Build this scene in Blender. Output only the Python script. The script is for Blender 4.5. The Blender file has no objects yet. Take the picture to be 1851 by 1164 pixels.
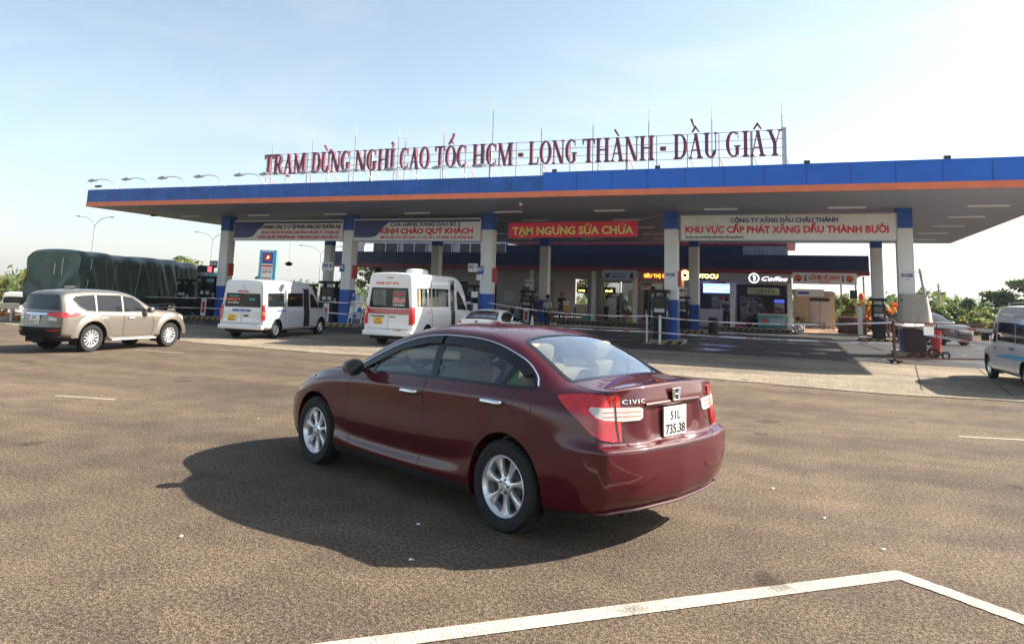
import bpy, bmesh, math, random
import numpy as np
from mathutils import Vector, Matrix, Euler
from mathutils.bvhtree import BVHTree
R = math.radians
rnd = random.Random(7)
SC = bpy.context.scene
COL = SC.collection

# ---------------- camera, sky, sun, exposure ----------------
cd = bpy.data.cameras.new('camera'); cam = bpy.data.objects.new('camera', cd); COL.objects.link(cam)
def set_cam(yaw, pitch, roll, H):
    fw = Vector((-math.sin(yaw)*math.cos(pitch), math.cos(yaw)*math.cos(pitch), math.sin(pitch)))
    rt = Vector((math.cos(yaw), math.sin(yaw), 0)); up = rt.cross(fw)
    r2 = rt*math.cos(roll)+up*math.sin(roll); u2 = up*math.cos(roll)-rt*math.sin(roll)
    m = Matrix((r2, u2, -fw)).transposed().to_4x4(); m.translation = (0, 0, H)
    cam.matrix_world = m
set_cam(0.3705, 0.1410, 0.0313, 1.694)
cd.sensor_width = 36; cd.lens = 25.395; cd.shift_y = -0.1261
cd.clip_end = 9000; cd.clip_start = 0.05
SC.camera = cam
SUN_AZ, SUN_EL = R(57.5), R(35)          # azimuth measured from +Y towards +X
w = bpy.data.worlds.new('World'); SC.world = w; w.use_nodes = True
nt = w.node_tree; bg = nt.nodes['Background']
sky = nt.nodes.new('ShaderNodeTexSky'); sky.sky_type = 'NISHITA'; sky.sun_disc = False
sky.sun_elevation = SUN_EL; sky.sun_rotation = SUN_AZ
sky.air_density = 1.0; sky.dust_density = 1.2; sky.ozone_density = 1.5; sky.altitude = 0
hs = nt.nodes.new('ShaderNodeHueSaturation'); hs.inputs['Saturation'].default_value = .88; nt.links.new(sky.outputs[0], hs.inputs['Color']); 
hs.inputs['Hue'].default_value = .487; hs.inputs['Saturation'].default_value = .74
tcw = nt.nodes.new('ShaderNodeTexCoord'); mpw = nt.nodes.new('ShaderNodeMapping'); mpw.inputs['Scale'].default_value = (1.2, 3.2, 7); mpw.inputs['Rotation'].default_value = (.25, .1, .6)
cn = nt.nodes.new('ShaderNodeTexNoise'); cn.inputs['Scale'].default_value = 1.3; cn.inputs['Detail'].default_value = 8; cn.inputs['Roughness'].default_value = .58; cn.inputs['Distortion'].default_value = .5
cr_ = nt.nodes.new('ShaderNodeValToRGB'); cr_.color_ramp.elements[0].position = .46; cr_.color_ramp.elements[1].position = .78; cr_.color_ramp.elements[1].color = (.24, .24, .24, 1)
h2 = nt.nodes.new('ShaderNodeHueSaturation'); h2.inputs['Saturation'].default_value = .25; h2.inputs['Value'].default_value = 1.28
mw = nt.nodes.new('ShaderNodeMix'); mw.data_type = 'RGBA'
for a_, b_ in ((tcw.outputs['Generated'], mpw.inputs[0]), (mpw.outputs[0], cn.inputs['Vector']), (cn.outputs[0], cr_.inputs[0]), (cr_.outputs[0], mw.inputs[0]), (hs.outputs[0], mw.inputs[6]), (hs.outputs[0], h2.inputs['Color']), (h2.outputs[0], mw.inputs[7]), (mw.outputs[2], bg.inputs[0])): nt.links.new(a_, b_)
bg.inputs[1].default_value = 0.082
sl = bpy.data.lights.new('sun', 'SUN'); sl.energy = 5.0; sl.angle = R(0.55); sl.color = (1, 0.90, 0.76)
so = bpy.data.objects.new('sun', sl); COL.objects.link(so)
sv = Vector((math.sin(SUN_AZ)*math.cos(SUN_EL), math.cos(SUN_AZ)*math.cos(SUN_EL), math.sin(SUN_EL)))
so.rotation_euler = sv.to_track_quat('Z', 'Y').to_euler(); so.location = (30, 30, 40)
vs = SC.view_settings; vs.view_transform = 'Standard'; vs.look = 'None'; vs.gamma = 1; vs.exposure = 1.48
try: SC.cycles.max_bounces = 8; SC.cycles.transparent_max_bounces = 12; SC.cycles.use_denoising = True
except Exception: pass

# ---------------- materials ----------------
MT = {}
def mat(name, col, rough=.6, metal=0, coat=0, emit=0, var=0, vscale=3, bump=0, bscale=30, spec=.5, tint=None, grime=None):
    if name in MT: return MT[name]
    m = bpy.data.materials.new(name); m.use_nodes = True; MT[name] = m
    n = m.node_tree; b = n.nodes['Principled BSDF']
    b.inputs['Base Color'].default_value = (*col, 1); b.inputs['Roughness'].default_value = rough
    b.inputs['Metallic'].default_value = metal; b.inputs['Coat Weight'].default_value = coat
    b.inputs['Coat Roughness'].default_value = .04; b.inputs['Specular IOR Level'].default_value = spec
    if emit:
        b.inputs['Emission Color'].default_value = (*col, 1); b.inputs['Emission Strength'].default_value = emit
    if var or bump:
        tc = n.nodes.new('ShaderNodeTexCoord')
    if var:
        no = n.nodes.new('ShaderNodeTexNoise'); no.inputs['Scale'].default_value = vscale; no.inputs['Detail'].default_value = 6
        no.inputs['Roughness'].default_value = .65
        n.links.new(tc.outputs['Object'], no.inputs['Vector'])
        cr = n.nodes.new('ShaderNodeValToRGB')
        t = tint or [min(1, c*(1+var)) for c in col]
        cr.color_ramp.elements[0].position = .32; cr.color_ramp.elements[1].position = .7
        cr.color_ramp.elements[0].color = (*[c*(1-var) for c in col], 1); cr.color_ramp.elements[1].color = (*t, 1)
        n.links.new(no.outputs[0], cr.inputs[0]); n.links.new(cr.outputs[0], b.inputs['Base Color'])
    if bump:
        nb = n.nodes.new('ShaderNodeTexNoise'); nb.inputs['Scale'].default_value = bscale; nb.inputs['Detail'].default_value = 5
        n.links.new(tc.outputs['Object'], nb.inputs['Vector'])
        bp = n.nodes.new('ShaderNodeBump'); bp.inputs['Strength'].default_value = bump; bp.inputs['Distance'].default_value = .02
        n.links.new(nb.outputs[0], bp.inputs['Height']); n.links.new(bp.outputs[0], b.inputs['Normal'])
    return m
def glass(name, tint, gloss=.12, rough=.01, fac=.35):
    """thin pane: tinted see-through plus fresnel mirror"""
    m = bpy.data.materials.new(name); m.use_nodes = True; MT[name] = m; n = m.node_tree
    n.nodes.clear(); o = n.nodes.new('ShaderNodeOutputMaterial')
    t = n.nodes.new('ShaderNodeBsdfTransparent'); t.inputs[0].default_value = (*tint, 1)
    g = n.nodes.new('ShaderNodeBsdfGlossy'); g.inputs['Roughness'].default_value = rough; g.inputs[0].default_value = (.95, .97, 1, 1)
    lf = n.nodes.new('ShaderNodeLayerWeight'); lw = n.nodes.new('ShaderNodeMath'); lw.operation = 'POWER'; lw.inputs[1].default_value = 4; n.links.new(lf.outputs['Facing'], lw.inputs[0])
    ma = n.nodes.new('ShaderNodeMath'); ma.operation = 'MULTIPLY_ADD'; ma.inputs[1].default_value = 1.0; ma.inputs[2].default_value = gloss
    ma.use_clamp = True
    mx = n.nodes.new('ShaderNodeMixShader'); n.links.new(lw.outputs[0], ma.inputs[0]); n.links.new(ma.outputs[0], mx.inputs[0])
    n.links.new(t.outputs[0], mx.inputs[1]); n.links.new(g.outputs[0], mx.inputs[2]); n.links.new(mx.outputs[0], o.inputs[0])
    return m

# ---------------- mesh builder ----------------
class MB:
    def __init__(s): s.v = []; s.f = []; s.m = []
    def add(s, vs, fs, mi=0):
        b = len(s.v); s.v += [tuple(v) for v in vs]; s.f += [tuple(b+i for i in f) for f in fs]; s.m += [mi]*len(fs); return s
    def box(s, x0, x1, y0, y1, z0, z1, mi=0):
        v = [(x0,y0,z0),(x1,y0,z0),(x1,y1,z0),(x0,y1,z0),(x0,y0,z1),(x1,y0,z1),(x1,y1,z1),(x0,y1,z1)]
        return s.add(v, [(0,3,2,1),(4,5,6,7),(0,1,5,4),(1,2,6,5),(2,3,7,6),(3,0,4,7)], mi)
    def bbox(s, x0, x1, y0, y1, z0, z1, b=.01, mi=0):
        """box with chamfered edges"""
        bm = bmesh.new(); bmesh.ops.create_cube(bm, size=1)
        for v in bm.verts: v.co = Vector(((x0+x1)/2+v.co.x*(x1-x0), (y0+y1)/2+v.co.y*(y1-y0), (z0+z1)/2+v.co.z*(z1-z0)))
        bmesh.ops.bevel(bm, geom=bm.edges[:], offset=b, segments=2, affect='EDGES', profile=.6)
        s.addbm(bm, mi); return s
    def addbm(s, bm, mi=0):
        bm.verts.index_update(); s.add([v.co[:] for v in bm.verts], [[v.index for v in f.verts] for f in bm.faces], mi); bm.free()
    def tube(s, pts, r, n=8, mi=0, cap=True):
        pts = [Vector(p) for p in pts]; rs = r if isinstance(r, (list, tuple)) else [r]*len(pts)
        vs = []; up = None
        for i, p in enumerate(pts):
            d = (pts[min(i+1, len(pts)-1)]-pts[max(i-1, 0)]).normalized()
            if up is None: up = Vector((0, 0, 1)) if abs(d.z) < .9 else Vector((1, 0, 0))
            a = d.cross(up).normalized(); b = a.cross(d).normalized(); up = b
            for k in range(n):
                t = 2*math.pi*k/n; vs.append(p+(a*math.cos(t)+b*math.sin(t))*rs[i])
        fs = [(i*n+k, i*n+(k+1) % n, (i+1)*n+(k+1) % n, (i+1)*n+k) for i in range(len(pts)-1) for k in range(n)]
        if cap: fs += [tuple(range(n))[::-1], tuple((len(pts)-1)*n+k for k in range(n))]
        return s.add(vs, fs, mi)
    def bar(s, a, b, w, h=None, mi=0):
        """rectangular bar from a to b"""
        h = h or w; a = Vector(a); b = Vector(b); d = (b-a).normalized()
        up = Vector((0, 0, 1)) if abs(d.z) < .95 else Vector((0, 1, 0))
        x = d.cross(up).normalized()*w/2; y = d.cross(x).normalized()*h/2
        v = [a-x-y, a+x-y, a+x+y, a-x+y, b-x-y, b+x-y, b+x+y, b-x+y]
        return s.add(v, [(0,3,2,1),(4,5,6,7),(0,1,5,4),(1,2,6,5),(2,3,7,6),(3,0,4,7)], mi)
    def lathe(s, prof, n=24, c=(0,0,0), axis='Z', mi=0, closed=False):
        vs = []
        for (r, h) in prof:
            for k in range(n):
                t = 2*math.pi*k/n; a, b = r*math.cos(t), r*math.sin(t)
                p = {'Z': (a, b, h), 'Y': (a, h, b), 'X': (h, a, b)}[axis]
                vs.append((c[0]+p[0], c[1]+p[1], c[2]+p[2]))
        m = len(prof); rng = range(m if closed else m-1)
        fs = [(i*n+k, i*n+(k+1) % n, ((i+1) % m)*n+(k+1) % n, ((i+1) % m)*n+k) for i in rng for k in range(n)]
        return s.add(vs, fs, mi)
    def prism(s, poly, d0, d1, axis='Y', mi=0):
        """2-D polygon extruded along an axis; poly coords are the other two axes in order"""
        def P(a, b, d): return {'Y': (a, d, b), 'X': (d, a, b), 'Z': (a, b, d)}[axis]
        n = len(poly); v = [P(a, b, d0) for a, b in poly]+[P(a, b, d1) for a, b in poly]
        f = [tuple(range(n)), tuple(range(2*n-1, n-1, -1))]+[(i, n+i, n+(i+1) % n, (i+1) % n) for i in range(n)]
        return s.add(v, f, mi)
    def xf(s, M):
        s.v = [tuple(M @ Vector(v)) for v in s.v]; return s
    def build(s, name, mats, parent=None, smooth=False, angle=None):
        me = bpy.data.meshes.new(name); me.from_pydata(s.v, [], s.f)
        if not isinstance(mats, (list, tuple)): mats = [mats]
        for m in mats: me.materials.append(MT[m] if isinstance(m, str) else m)
        me.polygons.foreach_set('material_index', s.m)
        bm = bmesh.new(); bm.from_mesh(me); bmesh.ops.recalc_face_normals(bm, faces=bm.faces[:])
        if smooth or angle:
            for f in bm.faces: f.smooth = True
            for e in bm.edges:
                if len(e.link_faces) == 2 and e.calc_face_angle(0) > R(angle or 50): e.smooth = False
        bm.to_mesh(me); bm.free()
        o = bpy.data.objects.new(name, me); COL.objects.link(o)
        if parent: o.parent = parent
        return o
def tag(o, label=None, cat=None, group=None, kind=None):
    if label: o['label'] = label
    if cat: o['category'] = cat
    if group: o['group'] = group
    if kind: o['kind'] = kind
    return o
def thing(name, label, cat, loc=(0,0,0), rz=0, s=1, group=None):
    o = bpy.data.objects.new(name, None); COL.objects.link(o); o.location = loc; o.rotation_euler = (0, 0, rz); o.scale = (s, s, s)
    o.empty_display_size = .1
    return tag(o, label, cat, group)
def copy_tree(o, parent=None):
    c = o.copy(); COL.objects.link(c); c.parent = parent
    for ch in list(o.children): copy_tree(ch, c)
    return c
FONT = None
def text_mb(txt, size, bold=0.0, depth=.01, width=None, shear=0, spacing=1.0):
    """lettering in the XZ plane facing -Y, lower left at the origin, squeezed to width"""
    cu = bpy.data.curves.new('t', 'FONT'); cu.body = txt; cu.size = size; cu.offset = bold; cu.extrude = depth/2; cu.shear = shear
    cu.space_character = spacing; cu.resolution_u = 3
    o = bpy.data.objects.new('t', cu); COL.objects.link(o)
    dg = bpy.context.evaluated_depsgraph_get(); dg.update()
    me = bpy.data.meshes.new_from_object(o.evaluated_get(dg))
    vs = [v.co.copy() for v in me.vertices]; fs = [tuple(p.vertices) for p in me.polygons]
    bpy.data.objects.remove(o); bpy.data.curves.remove(cu); bpy.data.meshes.remove(me)
    mb = MB()
    if not vs: return mb
    x0 = min(v.x for v in vs); x1 = max(v.x for v in vs); k = (width/(x1-x0)) if width else 1
    mb.add([((v.x-x0)*k, -v.z, v.y) for v in vs], fs); mb.w = (x1-x0)*k
    return mb
def text(parent, txt, x, y, z, size, m, width=None, bold=0., depth=.012, name='lettering', shear=0, rz=0, center=False):
    mb = text_mb(txt, size, bold, depth, width, shear)
    if not mb.v: return None
    off = -mb.w/2 if center else 0
    M = Matrix.Translation((x, y, z)) @ Matrix.Rotation(rz, 4, 'Z') @ Matrix.Translation((off, 0, 0))
    return mb.xf(M).build(name, m, parent)
def arc_pts(cx, cy, r, a0, a1, n): return [(cx+r*math.cos(R(a0+(a1-a0)*i/n)), cy+r*math.sin(R(a0+(a1-a0)*i/n))) for i in range(n+1)]

# ---------------- smooth surface toolkit (vehicles) ----------------
def pchip(xs, ys, q):
    xs = np.asarray(xs, float); ys = np.asarray(ys, float); h = np.diff(xs); d = np.diff(ys, axis=0)/h[:, None]
    m = np.zeros_like(ys)
    for k in range(1, len(xs)-1):
        w1 = 2*h[k]+h[k-1]; w2 = h[k]+2*h[k-1]
        ok = (d[k-1]*d[k]) > 0
        with np.errstate(divide='ignore', invalid='ignore'):
            hm = (w1+w2)/(w1/d[k-1]+w2/d[k])
        m[k] = np.where(ok, hm, .35*(d[k-1]+d[k])/2)
    m[0] = d[0]; m[-1] = d[-1]
    q = np.asarray(q); i = np.clip(np.searchsorted(xs, q, side='right')-1, 0, len(xs)-2)
    t = ((q-xs[i])/h[i])[:, None]; hh = h[i][:, None]
    return (ys[i]*(2*t**3-3*t**2+1)+m[i]*hh*(t**3-2*t**2+t)+ys[i+1]*(-2*t**3+3*t**2)+m[i+1]*hh*(t**3-t**2))
def tensor(net, nu, nv):
    """net[i][j] 3-D control points -> dense grid, nu samples per i-interval, nv per j-interval"""
    net = np.array(net, float); ni, nj = net.shape[:2]
    qi = np.linspace(0, ni-1, (ni-1)*nu+1); qj = np.linspace(0, nj-1, (nj-1)*nv+1)
    a = np.stack([pchip(range(ni), net[:, j], qi) for j in range(nj)], 1)
    b = np.stack([pchip(range(nj), a[i], qj) for i in range(len(qi))], 0)
    return b
def grid_faces(a, b, off=0, flip=False):
    f = []
    for i in range(a-1):
        for j in range(b-1):
            q = (off+i*b+j, off+(i+1)*b+j, off+(i+1)*b+j+1, off+i*b+j+1); f.append(q[::-1] if flip else q)
    return f
def weld(V, F, d=1e-4):
    key = {}; mp = []; nv = []
    for v in V:
        k = tuple(np.round(np.asarray(v)/d).astype(int))
        if k not in key: key[k] = len(nv); nv.append(v)
        mp.append(key[k])
    nf = []
    for f in F:
        g = []
        for i in f:
            j = mp[i]
            if j not in g: g.append(j)
        if len(g) > 2: nf.append(tuple(g))
    return np.array(nv, float), nf
def in_poly(x, z, poly):
    c = False; n = len(poly)
    for i in range(n):
        x0, z0 = poly[i]; x1, z1 = poly[i-1]
        if (z0 > z) != (z1 > z) and x < (x1-x0)*(z-z0)/(z1-z0)+x0: c = not c
    return c
def resample(poly, n, closed=True):
    p = [Vector(q) for q in poly]; 
    if closed: p = p+[p[0]]
    L = [0]
    for a, b in zip(p, p[1:]): L.append(L[-1]+(b-a).length)
    out = []
    for k in range(n):
        t = L[-1]*k/(n if closed else n-1); i = max(0, min(len(L)-2, next((i for i in range(len(L)-1) if L[i+1] >= t), len(L)-2)))
        s_ = (t-L[i])/max(1e-9, L[i+1]-L[i]); out.append(tuple(p[i].lerp(p[i+1], s_)))
    return out
def smooth_poly(poly, n=6):
    """closed Catmull-Rom through the points"""
    out = []; m = len(poly)
    for i in range(m):
        p0, p1, p2, p3 = [np.array(poly[(i+k-1) % m]) for k in range(4)]
        for k in range(n):
            t = k/n; out.append(tuple(.5*((2*p1)+(-p0+p2)*t+(2*p0-5*p1+4*p2-p3)*t*t+(-p0+3*p1-3*p2+p3)*t**3)))
    return out
def smooth_open(pts, n=6):
    pts = [np.array(p, float) for p in pts]; P = [2*pts[0]-pts[1]]+pts+[2*pts[-1]-pts[-2]]; out = []
    for i in range(1, len(P)-2):
        p0, p1, p2, p3 = P[i-1:i+3]
        for k in range(n):
            t = k/n; out.append(tuple(.5*((2*p1)+(-p0+p2)*t+(2*p0-5*p1+4*p2-p3)*t*t+(-p0+3*p1-3*p2+p3)*t**3)))
    out.append(tuple(pts[-1])); return out
def inset(poly, d):
    n = len(poly); a = sum(poly[i-1][0]*poly[i][1]-poly[i][0]*poly[i-1][1] for i in range(n)); s = 1 if a > 0 else -1; out = []
    for i in range(n):
        p = Vector(poly[i]); t = (Vector(poly[(i+1) % n])-Vector(poly[i-1])).normalized()
        out.append((p.x-t.y*d*s, p.y+t.x*d*s))
    return out
SIDE = (Vector((0, 3, 0)), Vector((1, 0, 0)), Vector((0, 0, 1)), Vector((0, -1, 0)))     # u=x v=z, shot from +y
SIDER = (Vector((0, -3, 0)), Vector((1, 0, 0)), Vector((0, 0, 1)), Vector((0, 1, 0)))
REAR = (Vector((-4, 0, 0)), Vector((0, 1, 0)), Vector((0, 0, 1)), Vector((1, 0, 0)))     # u=y v=z
FRONT = (Vector((8, 0, 0)), Vector((0, 1, 0)), Vector((0, 0, 1)), Vector((-1, 0, 0)))
TOP = (Vector((0, 0, 5)), Vector((1, 0, 0)), Vector((0, 1, 0)), Vector((0, 0, -1)))      # u=x v=y
q_ = math.sqrt(.5)
DIAG = (Vector((-2, 2, 0)), Vector((q_, q_, 0)), Vector((0, 0, 1)), Vector((q_, -q_, 0)))  # from rear left, u grows forward/outward
class Surf:
    def __init__(s, V, F): s.t = BVHTree.FromPolygons([tuple(v) for v in V], F)
    def hit(s, fr, u, v):
        o, ux, uy, d = fr; p = o+ux*u+uy*v; h, n, i, k = s.t.ray_cast(p, d)
        if h is None:
            h, n, i, k = s.t.find_nearest(p+d*3)
        if n.dot(d) > 0: n = -n
        return h, n
    def patch(s, mb, poly, fr, cell=.05, off=.004, thick=.0, mi=0, mirror=False, keep=None):
        bm = bmesh.new(); vs = [bm.verts.new((u, v, 0)) for u, v in poly]; bm.faces.new(vs)
        us = [u for u, v in poly]; ws = [v for u, v in poly]
        for k in range(int(min(us)/cell)-1, int(max(us)/cell)+2):
            if min(us) < k*cell < max(us): bmesh.ops.bisect_plane(bm, geom=bm.verts[:]+bm.edges[:]+bm.faces[:], plane_co=(k*cell, 0, 0), plane_no=(1, 0, 0))
        for k in range(int(min(ws)/cell)-1, int(max(ws)/cell)+2):
            if min(ws) < k*cell < max(ws): bmesh.ops.bisect_plane(bm, geom=bm.verts[:]+bm.edges[:]+bm.faces[:], plane_co=(0, k*cell, 0), plane_no=(0, 1, 0))
        ns = {}
        for v in bm.verts:
            h, n = s.hit(fr, v.co.x, v.co.y); ns[v] = n; v.co = h+n*off
        if thick:
            be = [e for e in bm.edges if len(e.link_faces) == 1]; bv = {}
            for e in be:
                for v in e.verts:
                    if v not in bv: bv[v] = bm.verts.new(v.co-ns[v]*thick)
            for e in be: bm.faces.new((e.verts[0], e.verts[1], bv[e.verts[1]], bv[e.verts[0]]))
        bm.verts.index_update(); vv = [v.co.copy() for v in bm.verts]; ff = [[v.index for v in f.verts] for f in bm.faces]; bm.free()
        mb.add(vv, ff, mi)
        if mirror: mb.add([(v.x, -v.y, v.z) for v in vv], ff, mi)
    def ring(s, mb, outer, inner, fr, off=.003, mi=0, mirror=False, n=90):
        a = resample(outer, n); b = resample(inner, n)
        # align starts
        j = min(range(n), key=lambda k: (b[k][0]-a[0][0])**2+(b[k][1]-a[0][1])**2); b = b[j:]+b[:j]
        vs = []
        for k in range(n):
            for t in (0, .5, 1):
                u = a[k][0]*(1-t)+b[k][0]*t; v = a[k][1]*(1-t)+b[k][1]*t; h, nn = s.hit(fr, u, v); vs.append(h+nn*off)
        fs = [(k*3+t, ((k+1) % n)*3+t, ((k+1) % n)*3+t+1, k*3+t+1) for k in range(n) for t in (0, 1)]
        mb.add(vs, fs, mi)
        if mirror: mb.add([(v.x, -v.y, v.z) for v in vs], fs, mi)
    def strip(s, mb, line, wd, fr, off=.002, mi=0, mirror=False, n=60, r=None):
        """thin band (or round bead when r is given) laid along a line"""
        a = resample(line, n, closed=False)
        if r:
            pts = [(lambda h: h[0]+h[1]*off)(s.hit(fr, *p)) for p in a]; mb.tube(pts, r, 6, mi)
            if mirror: mb.tube([(p.x, -p.y, p.z) for p in pts], r, 6, mi)
            return
        vs = []
        for k in range(n):
            t = (Vector(a[min(k+1, n-1)])-Vector(a[max(k-1, 0)])).normalized(); nx = Vector((-t.y, t.x))*wd/2
            for sg in (-1, 0, 1):
                h, nn = s.hit(fr, a[k][0]+nx.x*sg, a[k][1]+nx.y*sg); vs.append(h+nn*off)
        fs = [(k*3+t, (k+1)*3+t, (k+1)*3+t+1, k*3+t+1) for k in range(n-1) for t in (0, 1)]
        mb.add(vs, fs, mi)
        if mirror: mb.add([(v.x, -v.y, v.z) for v in vs], fs, mi)
def vnormals(V, F):
    N = np.zeros_like(V)
    for f in F:
        a, b, c = V[f[0]], V[f[1]], V[f[2]]; d = V[f[-1]]
        n = np.cross(c-a, d-b) if len(f) > 3 else np.cross(b-a, c-a)
        for i in f: N[i] += n
    L = np.linalg.norm(N, axis=1); L[L == 0] = 1
    return N/L[:, None]
def sub_mesh(name, V, F, N, mats, parent, mi=None, shift=0):
    used = sorted({i for f in F for i in f}); mp = {i: k for k, i in enumerate(used)}
    me = bpy.data.meshes.new(name); me.from_pydata([tuple(V[i]-N[i]*shift) for i in used], [], [tuple(mp[i] for i in f) for f in F])
    if not isinstance(mats, (list, tuple)): mats = [mats]
    for m in mats: me.materials.append(MT[m])
    if mi is not None: me.polygons.foreach_set('material_index', mi)
    me.polygons.foreach_set('use_smooth', [True]*len(F))
    me.normals_split_custom_set_from_vertices([tuple(N[i]) for i in used])
    o = bpy.data.objects.new(name, me); COL.objects.link(o); o.parent = parent
    return o
mat('paint_maroon', (.066, .0020, .0085), rough=.4, metal=.05, coat=1, spec=.12)
mat('paint_beige', (.175, .152, .128), rough=.36, metal=.5, coat=.8)
mat('paint_white', (.80, .80, .78), rough=.3, coat=.6, var=.04, vscale=2)
mat('paint_silver', (.66, .67, .68), rough=.35, metal=.35, coat=.5)
mat('paint_black', (.02, .02, .024), rough=.25, coat=1)
mat('black_trim', (.018, .018, .02), rough=.4)
mat('black_gloss', (.012, .012, .014), rough=.08)
mat('rubber', (.010, .010, .011), rough=.75, var=.4, vscale=14, bump=.3, bscale=60)
mat('alloy', (.82, .83, .85), rough=.22, metal=.7)
mat('alloy_dark', (.05, .05, .055), rough=.5, metal=.4)
mat('chrome', (.85, .86, .88), rough=.08, metal=1)
mat('lamp_red', (.62, .012, .015), rough=.12, coat=1, var=.35, vscale=24)
mat('lamp_red_dark', (.38, .008, .01), rough=.12, coat=1)
mat('lamp_clear', (.60, .54, .53), rough=.18, coat=1, var=.12, vscale=30)
mat('lamp_orange', (.8, .25, .04), rough=.15, coat=1)
mat('plate_white', (.78, .78, .72), rough=.45)
mat('plate_yellow', (.85, .50, .06), rough=.45)
mat('ink', (.015, .015, .02), rough=.6)
mat('ink_blue', (.03, .06, .28), rough=.6)
mat('ink_red', (.72, .03, .04), rough=.55)
mat('seat_beige', (.55, .43, .26), rough=.85, var=.12, vscale=20)
mat('cabin_dark', (.05, .047, .045), rough=.8)
mat('lining', (.45, .40, .33), rough=.9)
mat('under', (.012, .012, .013), rough=.9)
mat('green_paper', (.10, .62, .16), rough=.7)
glass('glass_side', (.40, .46, .46), gloss=.08)
glass('glass_rear', (.60, .68, .68), gloss=.34, rough=.04)
mat('glass_dark', (.010, .013, .015), rough=.05, spec=.45, var=.3, vscale=2)
glass('glass_van', (.42, .46, .45), gloss=.06)
mat('concrete', (.34, .32, .29), rough=.85, var=.22, vscale=1.2, bump=.25, bscale=25)
mat('steel', (.35, .36, .38), rough=.45, metal=.7)
mat('galv', (.42, .44, .46), rough=.5, metal=.5)
mat('white_paint', (.82, .81, .78), rough=.55, var=.06, vscale=2.5)
mat('blue_paint', (.02, .10, .42), rough=.5, var=.15, vscale=3)
mat('red_paint', (.55, .035, .03), rough=.5)
mat('yellow_paint', (.80, .45, .03), rough=.6)
mat('skin', (.45, .25, .16), rough=.6)
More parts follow.
